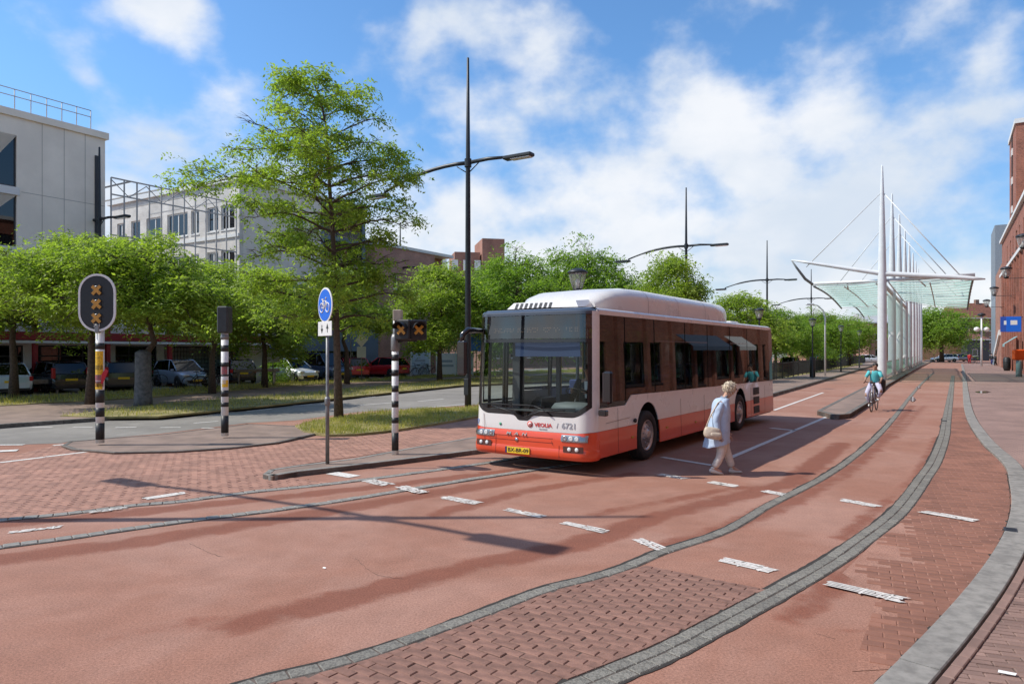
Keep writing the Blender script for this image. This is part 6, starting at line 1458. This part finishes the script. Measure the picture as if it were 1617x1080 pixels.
for i, (px, Y, k_, m_, lb) in enumerate(((1340, 118, 'hatch', pb, 'black car under the trees at the end of the fence'), (1372, 121, 'sedan', pw, 'white car seen just left of the first shelter mast'), (1310, 112, 'wagon', pdg, 'dark grey car under the trees left of the far lantern'))):
    car(lb, (X(px, Y), Y, .02), 90, k_, m_, group='cars on the far road')

# ---------------------------------------------------------------- bicycles
def bicycle(label, loc, rz, m, group=None, s=1.0, name='bicycle'):
    t = thing(name, label, 'bicycle', loc, rz, group); r = .34
    for x, nm in ((-.52, 'wheel'), (.52, 'wheel')):
        q = MB(); q.tube([(x+r*math.cos(k*math.pi/10), 0, r+r*math.sin(k*math.pi/10)) for k in range(20)], .018, 5, closed=True); wo_ = q.build('wheel', M_rubber, t)
        q = MB()
        for k in range(8): a = k*math.pi/4; q.tube([(x, 0, r), (x+(r-.01)*math.cos(a), 0, r+(r-.01)*math.sin(a))], .003, 3)
        q.tube([(x, -.04, r), (x, .04, r)], .02, 6); q.build('spokes', M_alu, wo_)
    q = MB()
    for a, b_ in (((-.52,0,.34),(-.15,0,.80)), ((-.52,0,.34),(-.05,0,.30)), ((-.05,0,.30),(-.17,0,.88)), ((-.05,0,.30),(.38,0,.72)), ((-.15,0,.78),(.36,0,.82)), ((.52,0,.34),(.36,0,.86)), ((.36,0,.82),(.33,0,1.0))): q.tube([a, b_], .018, 6)
    q.build('frame', m, t)
    q = MB(); q.tube([(.20,-.27,1.04),(.33,-.15,1.02),(.36,0,1.0),(.33,.15,1.02),(.20,.27,1.04)], .014, 6); q.build('handlebar', M_black, t)
    q = MB(); q.bbox((-.32,-.07,.89), (-.06,.07,.94), .02); q.build('saddle', M_black, t)
    q = MB(); q.tube([(-.05,-.10,.20),(-.05,-.06,.30),(-.05,.06,.30),(-.05,.10,.40)], .012, 5); q.bbox((-.10,-.17,.185), (0,-.08,.215), .005); q.bbox((-.10,.08,.385), (0,.17,.415), .005); q.build('pedals', M_dark, t)
    q = MB(); q.grid(lambda i, j: (-.52+(r+.03)*math.cos(R(40+i*15)), -.03+.06*j, r+(r+.03)*math.sin(R(40+i*15))), 8, 1); q.bbox((-.75,-.06,.70), (-.35,.06,.72), .004); q.build('mudguard', m, t)
    return t
for px, Y, rz, lb in ((238, 38.2, .6, 'bicycle leaning by the rear of the silver blue hatchback'), (316, 36.0, .35, 'dark bicycle parked in front of the silver blue hatchback'), (332, 36.2, .9, 'bicycle partly behind the second striped pole'), (648, 54, .3, 'bicycle parked before the pink brick wall'), (664, 54.5, .7, 'bicycle parked close to the white hoarding'), (678, 56, .2, 'bicycle half hidden by the white hoarding')):
    bicycle(lb, (X(px, Y), Y, .12), rz, M_black if px != 664 else M_alu, 'parked bicycles')
# ---------------------------------------------------------------- small street furniture on the far side
def post_sign(px, base, Y, top, label, shapes):
    t = thing('road_sign', label, 'road sign', (X(px, Y), Y, .1)); q = MB(); q.tube([(0,0,0),(0,0,Hh(top, Y)-.1)], .035, 8); q.build('post', M_pole, t)
    for kind, py, w_, h_, m in shapes:
        q = MB(); zc = Hh(py, Y)-.1
        if kind == 'rect': q.bbox((-w_, -.06, zc-h_), (w_, -.04, zc+h_), .004)
        elif kind == 'dia': q.plate([(0, -h_), (w_, 0), (0, h_), (-w_, 0)], lambda u, v, d: (u, -.06-d, zc+v), .01)
        else: q.lathe([(w_, 0), (w_, .012)], 20, 0, Matrix.Translation((0, -.05, zc)) @ Matrix.Rotation(R(90), 4, 'X'))
        q.build('sign_plate', m, t)
post_sign(571, 598, 46, 528, 'white diamond sign over a white plate on a post before the pink brick building', (('dia', 537, .42, .48, M_stripe), ('rect', 556, .30, .36, mat('sign_pale', (.5, .56, .58), .5))))
post_sign(431, 612, 40, 545, 'square white sign on a thin post among the low leaves of the airy tree', (('rect', 562, .42, .36, mat('sign_cream', (.55, .56, .50), .5)), ('disc', 549, .2, 0, mat('sign_bl', (.12, .2, .5), .5))))
post_sign(554, 600, 47, 470, 'tall slim post between the red car and the airy tree trunk', (('rect', 480, .06, .1, M_dark),))
post_sign(752, 600, 50, 520, 'blue square sign half hidden by the bus mirror', (('rect', 541, .55, .62, mat('sign_bright_blue', (.01, .17, .62), .4)),))
t = thing('guard_rail', 'low grey guard rail on two posts in front of the white hatchback', 'guard rail', (X(402, 41), 41, .12), R(40))
q = MB(); q.bbox((-1.2, -.03, .75), (1.5, .03, .95), .02); q.build('rail', M_pole, t)
for x in (-.9, 1.2): q = MB(); q.box((x-.05, -.04, 0), (x+.05, .04, .8)); q.build('post', M_pole, t)
t = thing('guard_rail', 'long low guard rail in front of the cars at the left edge', 'guard rail', (X(10, 31.5), 31.5, .12), R(50))
q = MB(); q.bbox((-6, -.03, .45), (2.2, .03, .68), .02); q.build('rail', M_pole, t)
for x in (-4, -1, 2): q = MB(); q.box((x-.05, -.04, 0), (x+.05, .04, .5)); q.build('post', M_pole, t)
for px, w_, h_, m, lb in ((664, .75, 1.25, mat('hoard_blue', (.42, .50, .58), .6), 'pale blue hoarding panel nearest the pink brick wall'), (706, .85, 1.2, M_frame, 'white hoarding panel with grey print between the bicycles and the mast'), (733, .7, 1.2, mat('hoard_teal', (.45, .58, .60), .6), 'white and teal hoarding panel beside the near lamp mast')):
    t = thing('hoarding_panel', lb, 'hoarding', (X(px, 56), 56, .12), R(10)); q = MB(); q.bbox((-w_, -.03, .1), (w_, .03, h_*1.5), .01); q.build('panel', m, t)
    for x in (-w_, w_): q = MB(); q.box((x-.05, -.05, 0), (x+.05, .05, h_*1.5+.1)); q.build('post', M_frame, t)
    q = MB(); q.box((-w_*.6, -.035, h_*.9), (w_*.5, -.031, h_*1.05)); q.box((-w_*.6, -.035, h_*.6), (w_*.6, -.031, h_*.75)); q.build('print', mat('print_grey', (.30, .34, .38), .6), t)['kind'] = 'stuff'
t = thing('garden_gate', 'white gate with balcony rails behind the hoarding', 'gate', (X(690, 59), 59, .12), R(10))
for x in (-.9, 0, 1.0, 2.1): q = MB(); q.box((x-.09, -.09, 0), (x+.09, .09, 3.4-.2*abs(x))); q.build('post', M_frame, t)
for z_ in (1.9, 2.7): q = MB(); q.box((-.9, -.03, z_), (2.1, .03, z_+.08)); q.build('rail', M_frame, t)
for k in range(14): q = MB(); q.box((-.8+k*.2, -.02, 1.95), (-.76+k*.2, .02, 2.7)); q.build('baluster', M_frame, t)
for px, Y, s_, lb in ((216, 40, .9, 'dark round bush beside the thick grey trunk'), (437, 43, .8, 'clump of dark shrubs before the red fascia')):
    r = np.random.default_rng(int(px)); n = 500; d_ = r.normal(0, 1, (n, 3)); d_ /= np.linalg.norm(d_, axis=1)[:, None]; c_ = d_*np.array([1, 1, .9])*s_*r.uniform(.6, 1, n)[:, None] + [0, 0, s_*.95]
    t = thing('bush', lb, 'bush', (X(px, Y), Y, .1)); inst('foliage', leaf_cloud('foliage', c_, d_, .12, 5, M_leaf2, int(px)), t)
    q = MB(); q.tube([(0,0,0),(0,.05,s_*.9)], [.05,.02], 5); q.build('stem', M_bark, t)

# ---------------------------------------------------------------- people
def skin(name, nodes, edges, m, parent, sub=2, root=0):
    me = bpy.data.meshes.new(name); me.from_pydata([n[0] for n in nodes], edges, []); me.materials.append(m)
    o = bpy.data.objects.new(name, me); COL.objects.link(o); o.parent = parent
    md = o.modifiers.new('skin', 'SKIN'); md.use_smooth_shade = True
    for i, n in enumerate(nodes):
        r = n[1]; sv = me.skin_vertices[0].data[i]; sv.radius = r if hasattr(r, '__len__') else (r, r); sv.use_root = (i == root)
    sb = o.modifiers.new('sub', 'SUBSURF'); sb.levels = sb.render_levels = sub
    return o
M_skin = mat('skin', (.46, .26, .18), .55, var=.06, scale=20); M_skind = mat('skin_tan', (.38, .22, .15), .55)
def figure_body(t, J, m, fingers=True):
    """J: joint positions. One continuous skinned body with fingers."""
    nodes = []; idx = {}; ed = []
    def nd(k, p, r): idx[k] = len(nodes); nodes.append((tuple(p), r)); return idx[k]
    V_ = {k: Vector(v) for k, v in J.items()}
    nd('pel', V_['pelvis'], (.13, .11)); nd('wai', V_['pelvis'].lerp(V_['chest'], .45), (.115, .09)); nd('che', V_['chest'], (.14, .10)); nd('nek', V_['neck'], .052)
    nd('hea', V_['head'], (.075, .088)); nd('top', V_['head']+(V_['head']-V_['neck']).normalized()*.085, .062)
    ed += [(0,1),(1,2),(2,3),(3,4),(4,5)]
    for s_ in ('l', 'r'):
        a = nd('sh'+s_, V_['sh'+s_], .055); b = nd('el'+s_, V_['el'+s_], .042); c = nd('wr'+s_, V_['wr'+s_], .028); ed += [(idx['che'], a), (a, b), (b, c)]
        hd_ = (V_['wr'+s_]-V_['el'+s_]).normalized(); palm = V_['wr'+s_]+hd_*.07; p_ = nd('pa'+s_, palm, (.036, .018)); ed.append((c, p_))
        if fingers:
            sd_ = hd_.cross(Vector((0, 1, 0)) if abs(hd_.y) < .8 else Vector((1, 0, 0))).normalized(); cu = hd_.cross(sd_)
            for f, ln in enumerate((.062, .075, .070, .055)):
                b0 = palm+sd_*(.026*(1.5-f))*.75+hd_*.02; m1 = b0+hd_*ln*.55+cu*.01; m2 = m1+hd_*ln*.4+cu*.03
                i1 = nd('f%d%s' % (f, s_), b0, .009); i2 = nd('g%d%s' % (f, s_), m1, .0085); i3 = nd('h%d%s' % (f, s_), m2, .007); ed += [(p_, i1), (i1, i2), (i2, i3)]
            b0 = V_['wr'+s_]+hd_*.03+sd_*.03; m1 = b0+hd_*.035+sd_*.03; i1 = nd('t0'+s_, b0, .011); i2 = nd('t1'+s_, m1, .009); ed += [(c, i1), (i1, i2)]
        a = nd('hi'+s_, V_['hi'+s_], .085); b = nd('kn'+s_, V_['kn'+s_], .058); c = nd('an'+s_, V_['an'+s_], .04); d = nd('to'+s_, V_['to'+s_], .035); ed += [(0, a), (a, b), (b, c), (c, d)]
    return skin('body', nodes, ed, m, t)
def face(t, head, fwd, m):
    f = Vector(fwd).normalized(); sd_ = Vector((-f.y, f.x, 0)).normalized(); up = f.cross(sd_)*-1; up = Vector((0, 0, 1)) if abs(up.z) < .1 else up*(1 if up.z > 0 else -1)
    h = Vector(head); q = MB(); q.tube([h+f*.083+up*.03, h+f*.105-up*.012, h+f*.085-up*.022], [.008, .014, .008], 6); q.build('nose', m, t)
    q = MB()
    for s_ in (-1, 1): q.lathe([(.003, -.008), (.010, -.004), (.010, .004), (.003, .008)], 8, 0, Matrix.Translation(h+f*.079+sd_*s_*.032+up*.018))
    q.build('eyes', M_black, t)['kind'] = 'stuff'
    q = MB(); q.tube([h+f*.083+sd_*.022-up*.045, h+f*.088-up*.046, h+f*.083-sd_*.022-up*.045], .005, 5); q.build('mouth', mat('lips', (.38, .13, .11), .5), t)
    for s_ in (-1, 1): q = MB(); q.lathe([(.006, -.03), (.02, -.01), (.02, .012), (.006, .028)], 8, 0, Matrix.Translation(h+sd_*s_*.082) @ Matrix.Diagonal((.9, .5, 1, 1))); q.build('ear', m, t)
def loft(mb, rings, n=16, mi=0, cap=True):     # rings: (centre, rx, ry, tilt about Y)
    vs = []
    for c, rx, ry, tilt in rings:
        M = Matrix.Rotation(tilt, 3, 'Y')
        for k in range(n): a = 2*math.pi*k/n; vs.append(Vector(c)+M @ Vector((rx*math.cos(a), ry*math.sin(a), 0)))
    fs = [(i*n+k, i*n+(k+1) % n, (i+1)*n+(k+1) % n, (i+1)*n+k) for i in range(len(rings)-1) for k in range(n)]
    if cap: fs += [tuple(range(n-1, -1, -1)), tuple((len(rings)-1)*n+k for k in range(n))]
    return mb.add(vs, fs, mi, True)
def folds(o, st):
    tx = bpy.data.textures.get('cloth_folds') or bpy.data.textures.new('cloth_folds', 'CLOUDS'); tx.noise_scale = .11
    d = o.modifiers.new('folds', 'DISPLACE'); d.texture = tx; d.strength = st; d.mid_level = .5; d.texture_coords = 'LOCAL'; return o
def subs(o, l=1): m = o.modifiers.new('sub', 'SUBSURF'); m.levels = m.render_levels = l; return o
def shoe(t, heel, toe, m, s=1.0):
    h, d = Vector(heel), (Vector(toe)-Vector(heel)); L = d.length; d.normalize(); u = Vector((0, 0, 1)); u = (u-d*d.z).normalized(); q = MB()
    q.tube([h-d*.03+u*.03, h+d*.02+u*.035, h+d*L*.35+u*.035, h+d*L*.7+u*.025, h+d*L*.95+u*.02, h+d*(L+.02)+u*.015], [(.02,.02),(.036,.05),(.038,.045),(.045,.03),(.035,.022),(.012,.01)], 10, up=u)
    q.tube([h+d*.03+u*.05, h+d*.03+u*.11], [.045,.042], 10); subs(q.build('shoe', m, t))
# elderly woman crossing in front of the bus
F0 = G(1146, 748); wom = thing('person', 'white haired woman in a pale blue coat and cream trousers walking past the bus', 'person', F0)
px_ = lambda x, y, dy=0: Vector(((x-1146)/92.4, dy, (748-y)/92.4+.0))
J = dict(pelvis=px_(1138, 672), chest=px_(1140, 640), neck=px_(1146, 625), head=px_(1155, 614), shl=px_(1139, 636, .15), ell=px_(1146, 662, .19), wrl=px_(1154, 684, .17),
         shr=px_(1134, 637, -.15), elr=px_(1124, 663, -.20), wrr=px_(1129, 680, -.21), hil=px_(1141, 690, .07), knl=px_(1150, 716, .08), anl=px_(1159, 740, .08), tol=px_(1171, 747, .08),
         hir=px_(1138, 690, -.07), knr=px_(1136, 717, -.09), anr=px_(1125, 738, -.09), tor=px_(1137, 745, -.09))
figure_body(wom, J, M_skin); face(wom, J['head'], (.94, -.32, -.1), M_skin)
M_coat = mat('coat_blue', (.42, .52, .66), .85, var=.07, scale=14, bump=.6, bscale=22); M_trs = mat('trousers_cream', (.62, .56, .50), .85, var=.08, scale=12, bump=.5, bscale=20)
q = MB(); loft(q, [(px_(1145, 627), .07, .085, .2), (px_(1141, 631), .12, .15, .3), (px_(1139, 637), .145, .205, .25), (px_(1138, 650), .16, .21, .1), (px_(1136, 665), .175, .205, .0), (px_(1134, 680), .195, .22, -.05), (px_(1131.5, 695), .22, .24, -.16), (px_(1131, 701), .235, .25, -.22), (px_(1131, 701.6), .225, .24, -.22)], 20, cap=False)
co = folds(subs(q.build('coat', M_coat, wom), 2), .04); md = co.modifiers.new('thick', 'SOLIDIFY'); md.thickness = .012
q = MB(); q.tube([J['shr']+Vector((.02,.04,.02)), J['shr'], J['shr'].lerp(J['elr'], .5), J['elr'], J['elr'].lerp(J['wrr'], .5), J['wrr']], [.06, .085, .082, .075, .07, .062], 12); folds(subs(q.build('sleeve', M_coat, wom), 2), .035)
q = MB(); q.tube([J['shl']+Vector((.02,-.04,.02)), J['shl'], J['shl'].lerp(J['ell'], .5), J['ell'], J['ell'].lerp(J['wrl'], .5), J['wrl']], [.06, .08, .078, .07, .062, .056], 12); subs(q.build('sleeve', M_coat, wom))
q = MB(); q.tube([px_(1147, 624, -.05), px_(1142, 627, -.07), px_(1139, 626, 0), px_(1142, 626, .07), px_(1147, 624, .05)], [.018, .022, .02, .022, .018], 8); q.build('collar', mat('collar_grey', (.22, .25, .30), .8), wom)
q = MB()
for s_ in ('l', 'r'):
    h_, k_, a_ = J['hi'+s_], J['kn'+s_], J['an'+s_]; q = MB(); q.tube([h_+Vector((0, 0, .1)), h_, h_.lerp(k_, .5), k_, k_.lerp(a_, .5), a_+Vector((0, 0, .01))], [.11, .112, .095, .075, .066, .066], 14); folds(subs(q.build('trouser_leg', M_trs, wom), 2), .02)
M_shoe = mat('shoe_cream', (.60, .56, .50), .6)
shoe(wom, px_(1155, 747.4, .08), px_(1173, 748, .08), M_shoe); shoe(wom, px_(1119, 744, -.09), px_(1138, 748, -.09), M_shoe)
M_hair = mat('hair_white', (.55, .46, .34), .75, var=.35, scale=30, bump=1.0, bscale=70)
q = MB(); hc = J['head']+Vector((-.028, 0, .035)); q.lathe([(.02, -.09), (.07, -.075), (.098, -.035), (.106, .01), (.095, .055), (.06, .09), (.015, .10)], 20, 0, Matrix.Translation(hc) @ Matrix.Rotation(-.35, 4, 'Y')); hr_ = subs(q.build('hair', M_hair, wom), 2)
tx = bpy.data.textures.new('hair_lumps', 'CLOUDS'); tx.noise_scale = .035; dm = hr_.modifiers.new('lumps', 'DISPLACE'); dm.texture = tx; dm.strength = .035; dm.mid_level = .4
rg = np.random.default_rng(5); n = 260; d_ = rg.normal(0, 1, (n, 3)); d_ /= np.linalg.norm(d_, axis=1)[:, None]; d_ = d_[(d_[:, 0] < .45) | (d_[:, 2] > .45)]; base = d_*.098+np.array(hc); 
q = MB()
for b_, dd in zip(base, d_): e_ = Vector(dd)+Vector(rg.normal(0, .6, 3)); q.tube([Vector(b_), Vector(b_)+Vector(dd)*.01+e_*.006, Vector(b_)+Vector(dd)*.012+e_*.014-Vector((0,0,.012))], [.008, .007, .003], 3, cap=False)
q.build('hair_strands', M_hair, wom)['kind'] = 'stuff'
bag = thing('handbag', 'cream leather shoulder bag carried at the hip of the woman in blue', 'handbag', F0)
M_bag = mat('bag_cream', (.52, .43, .33), .5, var=.15, scale=12, bump=.4, bscale=30)
q = MB(); c0 = px_(1118, 680, -.27); loft(q, [(c0+Vector((0,0,-.11)), .10, .05, .15), (c0+Vector((0,0,-.08)), .16, .075, .15), (c0, .165, .08, .15), (c0+Vector((0,0,.07)), .14, .06, .15), (c0+Vector((0,0,.10)), .11, .03, .15)], 16); subs(q.build('pouch', M_bag, bag))
q = MB(); loft(q, [(c0+Vector((.04,-.06,-.08)), .06, .02, .1), (c0+Vector((.04,-.075,-.05)), .10, .025, .1), (c0+Vector((.04,-.07,.0)), .10, .02, .1), (c0+Vector((.04,-.06,.02)), .07, .012, .1)], 12); subs(q.build('front_pocket', M_bag, bag))
q = MB(); q.tube([c0+Vector((-.12,0,.08)), px_(1116, 655, -.20), px_(1128, 634, -.20), px_(1134, 631.5, -.13), px_(1131, 640, -.02), px_(1122, 655, -.05), c0+Vector((.08,.03,.10))], .012, 6); q.build('strap', M_bag, bag)
for px, py, lb in ((1590, 1063, 'small white scrap of paper on the clinkers in the bottom right corner'), (512, 897, 'tiny pale scrap of litter on the open red road')):
    g_ = G(px, py, .05 if px > 1000 else .004); t = thing('paper_scrap', lb, 'litter', g_); k_ = 1 if px > 1000 else .45; q = MB(); q.add([(-.045*k_, .02*k_, 0), (.03*k_, -.035*k_, .004), (.05*k_, -.02*k_, .012), (-.03*k_, .035*k_, .010)], [(0,1,2,3)]); q.build('paper', M_stripe, t)
for px, py, lb in ((1491, 664, 'small iron drain cover in the double gutter by the brick lane'), (1596, 840, 'iron drain slot set across the right kerb')):
    g_ = G(px, py, .02); t = thing('drain_cover', lb, 'drain', (g_.x, g_.y, .010 if px < 1500 else .0415), 1.0); t.scale = (.6, .6, 1); q = MB(); q.bbox((-.17, -.11, 0), (.17, .11, .012), .004); q.build('lid', M_dark, t)
    for k in range(5): q = MB(); q.box((-.13+k*.06, -.08, .012), (-.10+k*.06, .08, .0135)); q.build('slot', M_black, t)
# cyclist in teal by the shelter tip
P_ = G(1380, 648.5); HD = math.atan2(-.85, -.62)
bk = bicycle('small bicycle ridden towards the viewer by the person in teal', P_, HD, mat('frame_silver', (.45, .45, .5), .35, metal=.6), s=.9)
cy = thing('person', 'dark haired cyclist in a teal top and pale lilac trousers riding beside the platform', 'person', P_, HD)
J = dict(pelvis=(-.20, 0, 1.0), chest=(-.10, .02, 1.32), neck=(-.05, .03, 1.46), head=(-.02, .04, 1.58), shl=(-.08, .16, 1.38), ell=(.02, .26, 1.18), wrl=(.20, .25, 1.07), shr=(-.08, -.15, 1.38), elr=(.02, -.25, 1.18), wrr=(.20, -.25, 1.07),
         hil=(-.16, .09, .98), knl=(.12, .24, .72), anl=(-.05, .13, .46), tol=(.06, .14, .42), hir=(-.16, -.09, .98), knr=(.10, -.24, .56), anr=(-.06, -.13, .26), tor=(.05, -.14, .21))
J = {k: Vector(v) for k, v in J.items()}
figure_body(cy, J, M_skind); face(cy, J['head'], (1, .25, 0), M_skind)
q = MB(); loft(q, [((-.06,.03,1.44), .06, .08, .1), ((-.09,.02,1.38), .11, .18, .2), ((-.12,.01,1.24), .12, .17, .2), ((-.17,0,1.08), .12, .155, .2), ((-.20,0,.97), .13, .165, .1)], 14); subs(q.build('top', mat('teal_top', (.10, .50, .52), .8, var=.06), cy))
for s_ in ('l', 'r'):
    q = MB(); q.tube([J['sh'+s_], J['sh'+s_].lerp(J['el'+s_], .5), J['el'+s_]], [.07, .062, .055], 10); q.build('sleeve', MATS['teal_top'], cy)
    q = MB(); q.tube([J['hi'+s_]+Vector((-.05,0,0)), J['hi'+s_], J['hi'+s_].lerp(J['kn'+s_], .5), J['kn'+s_], J['kn'+s_].lerp(J['an'+s_], .5), J['an'+s_]], [.09, .10, .09, .075, .06, .055], 12); subs(q.build('trouser_leg', mat('lilac', (.50, .48, .60), .85, var=.08), cy))
    shoe(cy, J['an'+s_]+Vector((-.03,0,-.07)), J['to'+s_]+Vector((.06,0,-.05)), M_stripe)
q = MB(); hc = J['head']+Vector((-.02,0,.03)); q.lathe([(.02,-.08),(.075,-.06),(.098,-.01),(.09,.05),(.05,.085),(.01,.092)], 16, 0, Matrix.Translation(hc)); subs(q.build('hair', mat('hair_dark', (.02, .015, .012), .6), cy))
t = thing('backpack', 'black bag hanging behind the cyclist in teal', 'bag', P_, HD); q = MB(); q.bbox((-.62, -.02, .62), (-.28, .30, 1.12), .06); q.build('body', M_black, t); q = MB(); q.tube([(-.3,.12,1.1),(-.2,.14,1.35),(-.12,.12,1.4)], .015, 5); q.build('strap', M_black, t)
# driver
dr = thing('person', 'bus driver in a dark jacket seated behind the windscreen', 'person', (1.321, 11.602, 0), R(90)-BA)
J = dict(pelvis=(1.22,.68,1.06), chest=(1.20,.68,1.48), neck=(1.19,.68,1.62), head=(1.16,.68,1.76), shl=(1.18,.50,1.56), ell=(1.02,.46,1.34), wrl=(.88,.55,1.38), shr=(1.18,.86,1.56), elr=(1.02,.90,1.34), wrr=(.88,.86,1.38),
         hil=(1.18,.60,1.04), knl=(.85,.58,1.02), anl=(.80,.58,.62), tol=(.70,.58,.58), hir=(1.18,.76,1.04), knr=(.85,.78,1.02), anr=(.80,.78,.62), tor=(.70,.78,.58))
J = {k: Vector(v) for k, v in J.items()}; figure_body(dr, J, M_skind); face(dr, J['head'], (-1, 0, 0), M_skind)
M_jk = mat('jacket_navy', (.02, .022, .035), .8)
q = MB(); loft(q, [((1.19,.68,1.60), .06,.09,0), ((1.20,.68,1.54), .11,.20,0), ((1.21,.68,1.38), .13,.21,0), ((1.22,.68,1.16), .14,.20,0), ((1.22,.68,1.0), .14,.20,0)], 14); subs(q.build('jacket', M_jk, dr))
q = MB(); q.add([(1.075,.645,1.56),(1.075,.715,1.56),(1.07,.70,1.25),(1.07,.66,1.25)], [(0,1,2,3)]); q.build('shirt', M_stripe, dr)
for s_ in ('l', 'r'):
    q = MB(); q.tube([J['sh'+s_], J['el'+s_], J['wr'+s_]], [.075, .06, .045], 10); q.build('sleeve', M_jk, dr)
    q = MB(); q.tube([J['hi'+s_], J['kn'+s_], J['an'+s_]], [.10, .08, .06], 10); q.build('trouser_leg', M_jk, dr); shoe(dr, J['an'+s_]+Vector((0,0,-.06)), J['to'+s_]+Vector((-.04,0,-.03)), M_black)
q = MB(); q.lathe([(.02,-.06),(.075,-.04),(.095,.0),(.085,.05),(.05,.08),(.01,.09)], 14, 0, Matrix.Translation(J['head']+Vector((.02,0,.03)))); q.build('hair', MATS['hair_dark'], dr)
# distant walkers
def walker(px, Y, label, tops, legs, fwd=0.0, hairm=None, h=1.7):
    t = thing('person', label, 'person', (X(px, Y), Y, .03), fwd); k = h/1.7
    J = dict(pelvis=(0,0,.95), chest=(0,0,1.32), neck=(0,0,1.46), head=(.01,0,1.59), shl=(0,.18,1.40), ell=(-.05,.24,1.12), wrl=(.03,.24,.88), shr=(0,-.18,1.40), elr=(.03,-.24,1.12), wrr=(.15,-.22,.92),
             hil=(0,.09,.90), knl=(.10,.09,.50), anl=(.05,.09,.09), tol=(.17,.09,.04), hir=(0,-.09,.90), knr=(-.02,-.09,.50), anr=(-.18,-.09,.12), tor=(-.08,-.09,.04))
    J = {a: Vector(v)*k for a, v in J.items()}; figure_body(t, J, M_skind, False)
    q = MB(); loft(q, [(J['neck']+Vector((0,0,-.02)), .06,.08,0), ((0,0,1.40*k), .11,.20,0), ((0,0,1.2*k), .13,.19,0), ((0,0,.95*k), .14,.19,0), ((0,0,.82*k), .15,.2,0)], 12); q.build('coat', tops, t)
    for s_ in ('l', 'r'):
        q = MB(); q.tube([J['sh'+s_], J['el'+s_], J['wr'+s_]], [.07,.06,.05], 8); q.build('sleeve', tops, t); q = MB(); q.tube([J['hi'+s_], J['kn'+s_], J['an'+s_]], [.11,.085,.07], 8); q.build('trouser_leg', legs, t)
    q = MB(); q.lathe([(.02,-.06),(.085,-.04),(.10,.0),(.09,.05),(.05,.09),(.01,.1)], 12, 0, Matrix.Translation(J['head']+Vector((-.01,0,.03)))); q.build('hair', hairm or MATS['hair_dark'], t)
    return t
walker(1531, 112, 'person in a bright red coat walking at the far end of the pavement', mat('coat_red', (.45, .02, .02), .8), mat('trs_red', (.30, .02, .03), .8), 1.2, h=1.72)
walker(1566, 104, 'person in dark clothes by the white coping at the far right', M_black, M_navy, .4)
walker(1572, 96, 'person in black near the foot of the brick tower', M_black, M_black, 2.4)
bicycle('dark bicycle parked beside the person in red', (X(1540, 112), 112, .03), .3, M_black, 'parked bicycles far off')
